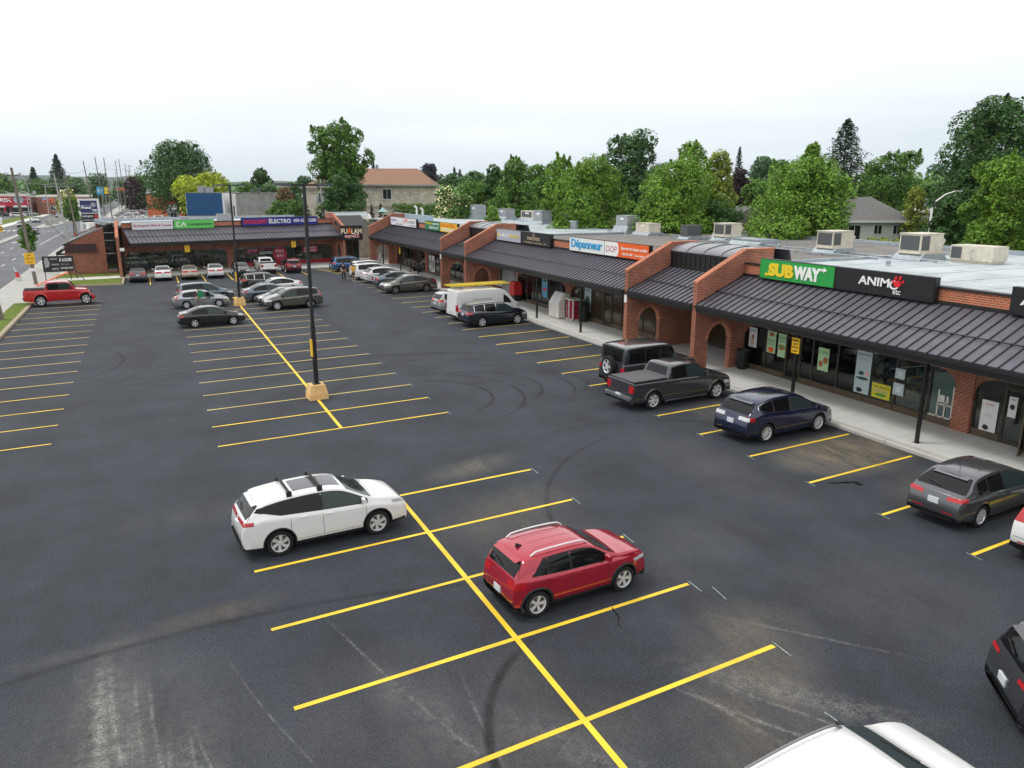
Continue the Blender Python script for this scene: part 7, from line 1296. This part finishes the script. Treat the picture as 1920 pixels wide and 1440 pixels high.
panel_sign('big yellow diamond-backed sign board on the first utility pole', -16.5, 75.72, 2.6, .85, 1.05, 'y', txt=[('P', .3), ('REMORQUAGE', .8), ('24 H', .5)]); panel_sign('white notice low on the first utility pole', -16.4, 75.76, 1.55, .6, .3, 'y', 'white_sign', name='notice')
upole('green stained utility pole on the grass strip at the left edge', -15.95, 53.2, 10.5, -.9, .6)
upole('brown utility pole by the red hydrant', -17.7, 151, 12, -.9, 0); upole('pale utility pole left of the hydrant', -18.2, 137.5, 11.4, -.7, 0, 'concrete_pole', .15)
lbp = ['leaning pole over the tyre shop sign', 'pole just right of the tyre shop sign', 'tall pole left of the motorhome', 'pole left of the purple tree', 'double pole by the purple tree', 'thin pole past the purple tree', 'far pole with crossarm right of the road', 'farthest pole on the right side']
for i, (x, y, h, ln, a) in enumerate(((-17.6, 212, 15.6, -1.2, 0), (-16.6, 240, 17.6, -.8, 0), (-14.8, 236, 17.2, -.3, 0), (-13.6, 300, 18.5, -.4, 0), (-12.6, 316, 19.5, -.6, 0), (-11.4, 335, 18.6, -.3, 0), (-10.5, 352, 18.6, 0, 1.2), (-12.0, 420, 18, 0, 1.2))): upole(lbp[i]+' by the road', x, y, h, ln, a)
for i, (x, y, h, ar, l_) in enumerate(((-29.6, 232, 10.2, 3.4, 'white double-armed street lamp on the median'), (-28.5, 258, 9.6, 3.0, 'second white double-armed street lamp up the median'), (-36.9, 262, 9.5, 0, 'bare white post by the far sidewalk'), (-35, 240, 8.0, 0, 'slim white post by the supermarket verge'), (-15.0, 322, 16, 3.0, 'far street lamp with pale arms by the right kerb'))):
    r = thing('street_lamp', l_, 'street lamp', (x, y, 0), 0, 'street lamps on the main road'); b = MB(); b.tube([(0, 0, 0), (0, 0, h)], [.15, .09], 8); b.build('post', 'concrete_pole' if i < 2 else 'galv_pole', r)
    if ar:
        for sx in (-1, 1): b = MB(); b.tube([(0, 0, h-.1), (sx*ar*.6, 0, h+.05), (sx*ar, 0, h)], .05, 5); b.build('arm', 'galv_pole', r); b = MB(); b.box(sx*ar, sx*(ar+.9), -.15, .15, h-.08, h+.06); b.build('lamp_head', 'galv_pole', r)
# curved garden lamps on the right
for i, (x, y, h, s_, l_) in enumerate(((58.5, 38.6, 8.8, 1, 'tall curved white lamp post behind the right roof'), (72.5, 74.0, 9.6, .6, 'small curved lamp arm in front of the purple tree'))):
    r = thing('street_lamp', l_, 'street lamp', (x, y, 0), R(-25)); b = MB(); b.tube([(0, 0, 0), (0, 0, h-1.6), (.25, 0, h-.8), (.9*s_+.2, 0, h-.15), (1.9*s_, 0, h+.1)], [.11, .09, .075, .06, .05], 8); b.build('post', 'white_paint', r); b = MB(); b.box(1.8*s_, 2.3*s_+.2, -.12, .12, h+.05, h+.18); b.build('lamp_head', 'galv_pole', r)
# pole with transformers near the poplar
tp = upole('utility pole with three grey transformers in front of the poplar', 16.9, 104, 10.4, 0, 1.1, 'concrete_pole', .16)
for k, (dx, dy) in enumerate(((-.6, 0), (.28, -.3), (.85, 0))): b = MB(); b.lathe([(0, 1.1), (.3, 1.05), (.32, .95), (.32, .05), (0, 0)], 12, 0, Matrix.Translation((dx, dy, 7.0))); b.build('transformer', 'ac_grey', tp)
# wires
mat('wire', (.03, .03, .032), .6); WG = 'overhead wires'
def wire(label, a, b_, sag=.8, r=.022):
    o = thing('power_line', label, 'cable', (0, 0, 0), 0, WG); a = Vector(a); b_ = Vector(b_); m = MB(); m.tube([a.lerp(b_, t/16)-Vector((0, 0, sag*4*(t/16)*(1-t/16))) for t in range(17)], r, 4); m.build('strand', 'wire', o)
wire('top wire from the left edge to the first utility pole', (-17.4, 53.2, 10.2), (-17.4, 76, 10.45), .5); wire('second top wire from the left edge, street side', (-16.3, 53.2, 10.2), (-16.3, 76, 10.45), .5); wire('wire from the first pole arm on toward the tyre shop sign', (-16.3, 76, 10.45), (-18.2, 151, 11.6), 1.6, .03); wire('outer wire from the first pole toward the tyre shop sign', (-17.4, 76, 10.45), (-19.0, 137, 11.2), 1.2, .03)
wire('low telephone cable from the left edge', (-16.9, 53.2, 8.3), (-16.8, 76, 8.4), .4, .03); wire('low telephone cable past the first pole', (-16.8, 76, 8.4), (-18.4, 151, 9.2), 1.5, .03); wire('guy cable from the first pole to the lawn', (-16.6, 76, 8.2), (-10.4, 80.8, .2), 0, .02)
for i, (y0, y1) in enumerate(((151, 212), (212, 240), (240, 300), (300, 352))): wire('road wire span %s' % ('over the hydrant', 'over the tyre shop sign', 'left of the motorhome', 'near the purple tree')[i], (-18.4+i*1.5, y0, 11.8+i*2.2), (-17.4+i*1.6, y1, 14.5+i*1.3), .8, .03)
# tyre shop pylon
py = thing('pylon_sign', 'white framed pylon sign with dark blue tyre shop panels at the road', 'sign', (-17.3, 185, 0)); b = MB(); b.box(-2.1, -1.65, -.3, .3, 0, 6.9); b.box(1.65, 2.1, -.3, .3, 0, 6.9); b.box(-1.65, 1.65, -.28, .28, 6.5, 6.9); b.box(-1.65, 1.65, -.28, .28, 1.5, 1.9); b.box(-1.65, 1.65, -.28, .28, 3.75, 3.9); b.build('frame', 'siding_white', py)
mat('navy_panel', (.02, .03, .13), .4); b = MB(); b.box(-1.64, 1.64, -.2, .2, 3.9, 6.5, 0); b.box(-1.64, 1.64, -.2, .2, 1.9, 3.75, 1); b.build('panel', ['navy_panel', 'l_dark'], py); text('Pneus', 'letter_white', (-1.45, -.21, 4.75), (1, 0, 0), (0, 0, 1), 1.9, .6, py, bold=.04); text('TB', 'letter_white', (.5, -.21, 4.15), (1, 0, 0), (0, 0, 1), 1.0, .5, py, bold=.04); text('GARAGE DU COIN', 'letter_white', (-1.5, -.21, 5.4), (1, 0, 0), (0, 0, 1), 1.7, .15, py); text('uni-pro', 'letter_white', (-1.45, -.21, 2.9), (1, 0, 0), (0, 0, 1), 2.0, .5, py, bold=.03); text('MECANIQUE GENERALE', 'letter_white', (-1.5, -.21, 2.2), (1, 0, 0), (0, 0, 1), 3.0, .25, py)
b = MB(); b.prism([(.9+.5*math.cos(k*PI/9), 5.6+.5*math.sin(k*PI/9)) for k in range(18)], 'y', -.26, -.2); b.build('tyre_picture', 'ac_grey', py); b = MB(); b.box(.85, 1.5, -.22, -.2, 2.85, 3.5); b.build('red_square', 'red', py)
for (x, y, z, w, h, m, l_, t_) in ((-15.0, 190, 2.2, 2.6, 1.4, 'white_sign', 'white lettered board at the motorhome lot', 'LOCATION'), (-21.2, 330, 8.2, 2.2, 3.0, 'l_blue', 'blue filling station sign far up the road', 'ESSO'), (-17.4, 290, 8.4, 1.5, 2.0, 'l_yellow', 'yellow round-topped sign far up the road', 'U'), (-29.0, 300, 3.6, 3.6, 1.6, 'sky_print', 'blue board under the yellow flowering bush', 'LAVE')):
    r = thing('roadside_sign', l_, 'sign', (x, y, 0)); b = MB(); b.tube([(-w*.4, 0, 0), (-w*.4, 0, z)], .08, 6); b.tube([(w*.4, 0, 0), (w*.4, 0, z)], .08, 6); b.build('posts', 'galv_pole', r); b = MB(); b.box(-w/2, w/2, -.1, .1, z-h/2, z+h/2); b.build('panel', m, r); text(t_, 'l_dark' if m in ('white_sign', 'l_yellow') else 'letter_white', (-w*.4, -.11, z-h*.2), (1, 0, 0), (0, 0, 1), w*.8, h*.4, r)
# traffic signals on mast arms
for i, (x, y, z, l_) in enumerate(((-34.9, 300, 5.0, 'orange traffic signal hanging before the brick annex'), (-27.6, 300, 5.0, 'dark and orange traffic signal over the left turn lanes'), (-14.5, 380, 8.8, 'far orange traffic signal over the road, right'))):
    r = thing('traffic_signal', l_, 'traffic light', (x, y, 0)); b = MB(); b.box(-2.6, .0, -.25, .25, z-.5, z+.4); b.box(.0, .7, -.25, .25, z-.6, z+.9); b.build('housing', 'l_orange', r); b = MB(); [b.box(-2.1+k*.75, -1.6+k*.75, -.28, -.25, z-.3, z+.2) for k in range(3)]; b.build('lens', 'l_dark', r); b = MB(); b.tube([(1.2, 0, 0), (1.2, 0, z+.6), (-2.6, 0, z+.6)], .1, 6); b.build('mast', 'galv_pole', r)
# hydrant, cone, planters, small road signs
hy = thing('fire_hydrant', 'red fire hydrant on the sidewalk before the brown pole', 'fire hydrant', (-19.0+.6, 157.5, .15)); b = MB(); b.lathe([(0, .95), (.12, .9), (.2, .78), (.2, .7), (.16, .68), (.16, .1), (.26, .08), (.26, 0)], 12); b.tube([(-.3, 0, .55), (.3, 0, .55)], .09, 8); b.build('barrel', 'red', hy)
cn = thing('delineator_post', 'red and white leaning delineator on a concrete block at the kerb', 'delineator', (-18.2, 79.9, .15)); cn.scale = (.8, .8, .72); b = MB(); b.box(-.3, .3, -.3, .3, 0, .5); b.build('block', 'concrete', cn)
b = MB(); b.lathe([(.24, 0), (.15, .75), (.0, .75)], 12, 0, Matrix.Translation((0, 0, .5)) @ Matrix.Rotation(-.2, 4, 'Y')); b.build('cone', 'red', cn); b = MB(); b.tube([(-.14, 0, 1.2), (-.24, 0, 1.5)], .09, 8); b.tube([(-.27, 0, 1.6), (-.34, 0, 1.95)], .06, 8); b.build('white_band', 'white_sign', cn)
for i, (x, y, l_) in enumerate(((-28.2, 214, 'square concrete planter on the median nose'), (-27.6, 224, 'second concrete planter further up the median'), (-27.2, 240, 'third concrete planter on the median'))): r = thing('planter', l_, 'planter', (x, y, .16)); b = MB(); b.prism([(-.7, 0), (.7, 0), (1.0, 1.5), (-1.0, 1.5)], 'y', -.8, .8); b.build('tub', 'concrete_old', r)
hz = thing('hazard_marker', 'yellow and black striped marker with arrow sign on the near median', 'sign', (-29.2, 149.5, .16)); b = MB(); b.tube([(0, 0, 0), (0, 0, 4.2)], .06, 6); b.build('post', 'galv_pole', hz); b = MB(); b.box(-.4, .4, -.05, 0, 1.6, 2.6, 0); [b.prism([(-.4, 1.7+k*.35), (.4, 2.0+k*.35), (.4, 2.15+k*.35), (-.4, 1.85+k*.35)], 'y', -.056, -.05, 1) for k in range(2)]; b.build('striped_panel', ['yellow_sign', 'l_dark'], hz); b = MB(); b.box(-.5, .5, -.05, 0, 2.9, 4.1); b.build('arrow_panel', 'white_sign', hz)
# for-rent board and orange ramp by the grass
rs = thing('rental_sign', 'black for-rent board with white lettering on the grass by the brick office', 'sign', (-14.35, 79.0, .16), R(6)); rs.scale = (.78, .78, .78); b = MB(); b.box(-1.95, 1.45, -.06, .06, 1.05, 3.05); b.build('board', 'l_dark', rs); text('À LOUER', 'letter_white', (-.1, -.065, 2.35), (1, 0, 0), (0, 0, 1), 1.45, .5, rs, bold=.03); text('514-825-7000', 'letter_white', (0, -.065, 1.4), (1, 0, 0), (0, 0, 1), 1.35, .22, rs, bold=.02); text('Bureaux', 'l_grey', (.1, -.065, 1.9), (1, 0, 0), (0, 0, 1), .9, .22, rs)
text('IMMEUBLE', 'letter_white', (-1.1, -.065, 2.6), (1, 0, 0), (0, 0, 1), .8, .16, rs); text('COMMERCIAL', 'letter_white', (-1.0, -.065, 1.9), (1, 0, 0), (0, 0, 1), .85, .18, rs); text('INFO', 'letter_white', (-.95, -.065, 1.3), (1, 0, 0), (0, 0, 1), .7, .25, rs); b = MB(); b.prism([(-1.7, 1.6), (-1.3, 1.7), (-1.15, 2.2), (-1.35, 2.9), (-1.65, 2.85), (-1.75, 2.4)], 'y', -.07, -.06); b.build('silhouette', 'l_grey', rs)
b = MB(); b.box(-1.85, -1.75, -.05, .05, -.15, 1.05); b.box(.95, 1.05, -.05, .05, -.15, 1.05); b.tube([(1.2, 0, 2.0), (2.5, -1.6, -.1)], .05, 6); b.tube([(1.45, .1, 3.05), (1.75, .6, -.1)], .05, 6); b.build('frame', 'lamp_black', rs)
rmp = thing('orange_ramp', 'orange sloped board propped behind the red pickup', 'ramp', (-14.9, 74.6, .17), R(15)); rmp.scale = (.66, .7, .72); b = MB(); b.prism([(-1.9, .02), (2.2, 1.45), (2.2, 1.53), (-1.9, .10)], 'y', -.35, .35); b.build('board', 'orange', rmp); b = MB(); b.tube([(.8, 0, 0), (.8, 0, .95)], .05, 6); b.tube([(.3, 0, .72), (1.5, 0, .0)], .04, 6); b.build('strut', 'lamp_black', rmp)
# motorhome and gear behind the wing
rv = thing('motorhome', 'white motorhome with over-cab bunk behind the office roof', 'motorhome', (-12.4, 148, 0), R(15)); b = MB(); b.prism([(-3.4, .6), (3.2, .6), (3.3, 1.3), (2.4, 1.5), (2.2, 2.0), (3.2, 2.1), (3.1, 3.1), (-3.4, 3.2)], 'y', -1.15, 1.15); b.build('body', 'white_paint', rv); b = MB(); b.box(-.6, .5, -1.17, -1.15, 1.7, 2.3); b.build('window', 'win_dark', rv); b = MB(); b.box(-2.6, -1.6, -1.17, -1.15, 1.7, 2.3); b.build('window', 'win_dark', rv)
for x in (-2.2, 2.1): b = MB(); b.lathe([(0, -.1), (.38, -.1), (.38, .1), (0, .1)], 16, 0, Matrix.Translation((x, -1.0, .38)) @ Matrix.Rotation(PI/2, 4, 'X')); b.build('wheel', 'tyre', rv)
ts = thing('storage_shed', 'grey brown flat roofed shed with small white vents behind the bakery', 'shed', (-6.4, 128, 0), R(8)); b = MB(); b.box(-5.2, 5.2, 0, 9, -.1, 4.2, 0); b.box(-5.2, 5.2, -.05, 9, 4.2, 4.4, 1); b.build('wall', ['ac_grille', 'roof_gravel'], ts); b = MB(); [b.box(x, x+.3, 2+i, 2.3+i, 4.4, 4.7) for i, x in enumerate((-4, -2.5, -.6, .8, 2.2, 3.6))]; b.build('vents', 'white_paint', ts)
# rooftop wing clutter: small boxes are behind the signs
# ---------------------------------------------------------------- people
mat('skin', (.45, .24, .16), .6, 0, .4); mat('hair_dark', (.02, .014, .01), .7); mat('hair_grey', (.45, .44, .42), .7)
def skinned(name, verts, edges, rad, m, parent, lv=2):
    me = bpy.data.meshes.new(name); me.from_pydata(verts, edges, []); o = bpy.data.objects.new(name, me); COL.objects.link(o); md = o.modifiers.new('s', 'SKIN'); me.skin_vertices.new() if not me.skin_vertices else None
    for i, r in enumerate(rad): me.skin_vertices[0].data[i].radius = (r, r) if not isinstance(r, tuple) else r
    me.skin_vertices[0].data[0].use_root = True
    sb_ = o.modifiers.new('u', 'SUBSURF'); sb_.levels = lv; sb_.render_levels = lv; dg = bpy.context.evaluated_depsgraph_get(); out = bpy.data.meshes.new_from_object(o.evaluated_get(dg)); bpy.data.objects.remove(o)
    out.materials.clear(); out.materials.append(MATS[m]); out.polygons.foreach_set('use_smooth', [True]*len(out.polygons)); return link(name, out, parent)
def person(label, x, y, z, rz, top, bottom, pose='stand', shoe='l_dark', hair='hair_dark', bend=0, short=True, hat=None, legs='bare', h=1.72, skirt=False):
    root = thing('person', label, 'person', (x, y, z), rz); root.scale = (h/1.75,)*3
    sb = Vector((0, math.sin(bend)*.0, 0)); B = lambda p: Vector((p[0], p[1]+0, p[2])) if p[2] < .95 else Vector((p[0], (p[1])*math.cos(bend)+(p[2]-.95)*math.sin(bend), .95+(p[2]-.95)*math.cos(bend)-p[1]*math.sin(bend)))
    if pose == 'sit': hipz = .50; hp = Vector((0, 0, .50)); off = Vector((0, 0, -.45))
    else: hipz = .95; off = Vector((0, 0, 0))
    U = lambda p: B(p)+off
    V = [U((0, 0, .95)), U((0, .01, 1.15)), U((0, 0, 1.35)), U((0, -.01, 1.46)), U((0, .02, 1.53))]; Ed = [(0, 1), (1, 2), (2, 3), (3, 4)]; Rd = [(.15, .11), (.135, .10), (.16, .105), (.06, .06), (.052, .052)]
    for s in (-1, 1):
        i = len(V)
        if pose == 'sit': pts = [(s*.10, .02, .50), (s*.13, .45, .50), (s*.14, .50, .09), (s*.15, .62, .04)]
        else: st_ = .06 if pose == 'stand' else .02; pts = [(s*.10, 0, .90), (s*.12, .02*s, .50), (s*.13, -.03*s, .09), (s*.15, .11-.03*s, .035)]
        V += [Vector(p) for p in pts]; Ed += [(0, i), (i, i+1), (i+1, i+2), (i+2, i+3)]; Rd += [.095, .062, .042, .035]
        i = len(V); ar = {'stand': [(s*.18, 0, 1.41), (s*.24, -.02, 1.15), (s*.25, .06, .93)], 'reach': [(s*.18, 0, 1.41), (s*.22, .12, 1.18), (s*.16, .36, 1.12)], 'sit': [(s*.18, 0, 1.41), (s*.24, .0, 1.16), (s*.16, .24, 1.08)]}[pose]
        V += [U(p) for p in ar]; Ed += [(2, i), (i, i+1), (i+1, i+2)]; Rd += [.055, .042, .028]
        wv = V[-1]; el = V[-2]; d = (wv-el).normalized(); V.append(wv+d*.07); Rd.append((.038, .018)); Ed.append((i+2, i+3)); sd2 = d.cross(Vector((0, 1, .3))).normalized()
        for q, ln in ((-.026, .060), (-.009, .074), (.009, .070), (.026, .055)): V.append(wv+d*(.07+ln)+sd2*q*1.3+Vector((0, .012, 0))); Rd.append(.0085); Ed.append((i+3, len(V)-1))
        V.append(wv+d*.06+sd2*.06*(1 if s > 0 else -1)+Vector((0, .02, 0))); Rd.append(.010); Ed.append((i+2, len(V)-1))
    skinned('body', V, Ed, Rd, 'skin', root, 1)
    # head with face
    hc = U((0, .03, 1.645)); T_ = Matrix.Translation(hc) @ Matrix.Rotation(-bend, 4, 'X'); b = MB(); prof = [(0, -.125), (.045, -.115), (.066, -.07), (.076, -.01), (.078, .04), (.065, .09), (.035, .118), (0, .125)]; b.lathe(prof, 14, 0, T_ @ Matrix.Diagonal((1, 1.18, 1, 1)))
    b.add([(-.012, .085, -.03), (.012, .085, -.03), (0, .118, -.032), (0, .088, .02)], [(0, 1, 2), (0, 2, 3), (1, 3, 2)], 0, T_); [b.box(s*.074, s*.088, -.015, .02, -.03, .03, 0, T_) for s in (-1, 1)]; hd_ = b.build('head', 'skin', root)
    b = MB(); [b.box(s*.03-.012, s*.03+.012, .084, .092, -.002, .010, 0, T_) for s in (-1, 1)]; b.box(-.022, .022, .082, .09, -.066, -.058, 0, T_); b.build('face_features', 'hair_dark', hd_)
    b = MB(); b.lathe([(.083, .0), (.086, .05), (.07, .105), (.036, .132), (0, .14)], 14, 0, T_ @ Matrix.Translation((0, -.014, 0)) @ Matrix.Diagonal((1, 1.2, 1, 1))); b.lathe([(.06, -.06), (.08, 0), (.08, .05)], 12, 0, T_ @ Matrix.Translation((0, -.03, 0)) @ Matrix.Diagonal((1, 1.0, 1, 1))); b.build('hair', hat or hair, root)
    # shirt
    Vs = [U((0, .0, .93)), U((0, .01, 1.15)), U((0, 0, 1.36)), U((0, -.005, 1.45))]; Es = [(0, 1), (1, 2), (2, 3)]; Rs = [(.172, .13), (.158, .122), (.178, .125), (.075, .072)]
    for s in (-1, 1):
        i = len(Vs); ar = {'stand': [(s*.18, 0, 1.41), (s*.24, -.02, 1.15), (s*.25, .04, .98)], 'reach': [(s*.18, 0, 1.41), (s*.22, .12, 1.18), (s*.17, .30, 1.13)], 'sit': [(s*.18, 0, 1.41), (s*.24, 0, 1.16), (s*.17, .2, 1.09)]}[pose]
        k = 2 if short else 3; pp = [U(p) for p in ar[:k]]; 
        if short: pp[1] = pp[0].lerp(pp[1], .75)
        Vs += pp; Es += [(2, i)]+[(i+j, i+j+1) for j in range(k-1)]; Rs += [.075, .064, .044][:k]
    skinned('shirt', Vs, Es, Rs, top, root, 1)
    Vp = [U((0, 0, .98)), Vector((0, 0, .90))+off]; Ep = [(0, 1)]; Rp = [(.158, .122), (.16, .125)]
    for s in (-1, 1):
        i = len(Vp)
        if pose == 'sit': pts = [(s*.10, .02, .50), (s*.13, .44, .50), (s*.14, .49, .14)]
        else: pts = [(s*.10, 0, .86), (s*.12, .02*s, .50), (s*.13, -.03*s, .12)]
        if legs == 'bare': pts = pts[:2]
        Vp += [Vector(p) for p in pts]; Ep += [(1, i)]+[(i+j, i+j+1) for j in range(len(pts)-1)]; Rp += [.112, .085, .066][:len(pts)]
    skinned('trousers', Vp, Ep, Rp, bottom, root, 1)
    for s in (-1, 1):
        y0 = .50 if pose == 'sit' else -.03*s; b = MB(); xx = s*.14; b.prism([(y0-.07, 0), (y0+.20, 0), (y0+.21, .035), (y0+.10, .085), (y0-.06, .09)], 'x', xx-.045, xx+.045); b.build('shoe', shoe, root)
    return root
mat('c_navy', (.012, .016, .035), .8); mat('c_yellow', (.75, .48, .02), .8); mat('c_black', (.012, .012, .014), .85); mat('c_green', (.01, .22, .08), .7); mat('c_grey', (.20, .20, .21), .85)
person('man in dark clothes with his back to the camera behind the white crossover', 11.5, 68.3, 0, R(-10), 'c_navy', 'c_navy', 'stand', legs='long', h=1.85, short=True); person('shopper in a yellow top, black shorts and white shoes beside the man in dark', 12.35, 67.7, 0, R(-25), 'c_yellow', 'c_black', 'reach', shoe='white_sign', hair='hair_grey', h=1.68)
person('person in black with a green bag leaning into the silver hatchback', -3.15, 53.2, 0, R(-15), 'c_black', 'c_grey', 'reach', bend=.45, h=1.78, legs='bare', shoe='white_sign')
gbg = thing('green_bag', 'bright green bag on the back of the person at the silver hatchback', 'bag', (-2.95, 52.95, 1.0), R(-15)); b = MB(); b.prism([(-.20, 0), (.20, 0), (.22, .3), (.16, .52), (-.16, .52), (-.22, .3)], 'y', -.12, .06); b.build('pack', 'c_green', gbg); b = MB(); b.tube([(-.12, .06, .5), (0, .1, .6), (.12, .06, .5)], .02, 5); b.build('strap', 'c_black', gbg)
person('person in dark clothes sitting on a bench under the far canopy', 20.35, 72.2, .15, R(75), 'c_navy', 'c_black', 'sit', legs='long')
bn = thing('bench', 'dark metal bench under the far canopy', 'bench', (20.55, 72.2, .15), R(90)); b = MB(); b.box(-.9, .9, -.2, .25, .42, .46); b.build('seat', 'lamp_black', bn); b = MB(); b.box(-.9, .9, -.28, -.24, .55, .9); b.build('backrest', 'lamp_black', bn)
for x in (-.8, .75): b = MB(); b.box(x, x+.05, -.27, .22, 0, .419); b.build('leg', 'lamp_black', bn)
# open door of the silver hatchback
od = thing('open_car_door', 'open rear door of the silver hatchback', 'car door', (-2.55, 53.75, 0), R(-70)); b = MB(); b.prism([(0, .35), (.95, .35), (1.0, .9), (.0, .9)], 'y', -.04, .04); b.build('panel', 'paint_silver', od); b = MB(); b.prism([(.06, .92), (.92, .92), (.7, 1.35), (.15, 1.35)], 'y', -.02, .02); b.build('window', 'glass_dark', od)
# ---------------------------------------------------------------- haze
hm = bpy.data.materials.new('haze'); hm.use_nodes = True; ht = hm.node_tree; ht.nodes.clear(); ho = ht.nodes.new('ShaderNodeOutputMaterial'); pv = ht.nodes.new('ShaderNodeVolumePrincipled')
pv.inputs['Color'].default_value = (.90, .95, 1.0, 1); pv.inputs['Density'].default_value = .00008; pv.inputs['Anisotropy'].default_value = .2; ht.links.new(pv.outputs[0], ho.inputs['Volume'])
hz_ = MB(); hz_.box(-1600, 1600, -400, 4600, -6.5, 64); hzo = hz_.build('haze', hm, kind='stuff'); hzo['label'] = 'thin pale haze over the whole place'
SC.cycles.volume_bounces = 0
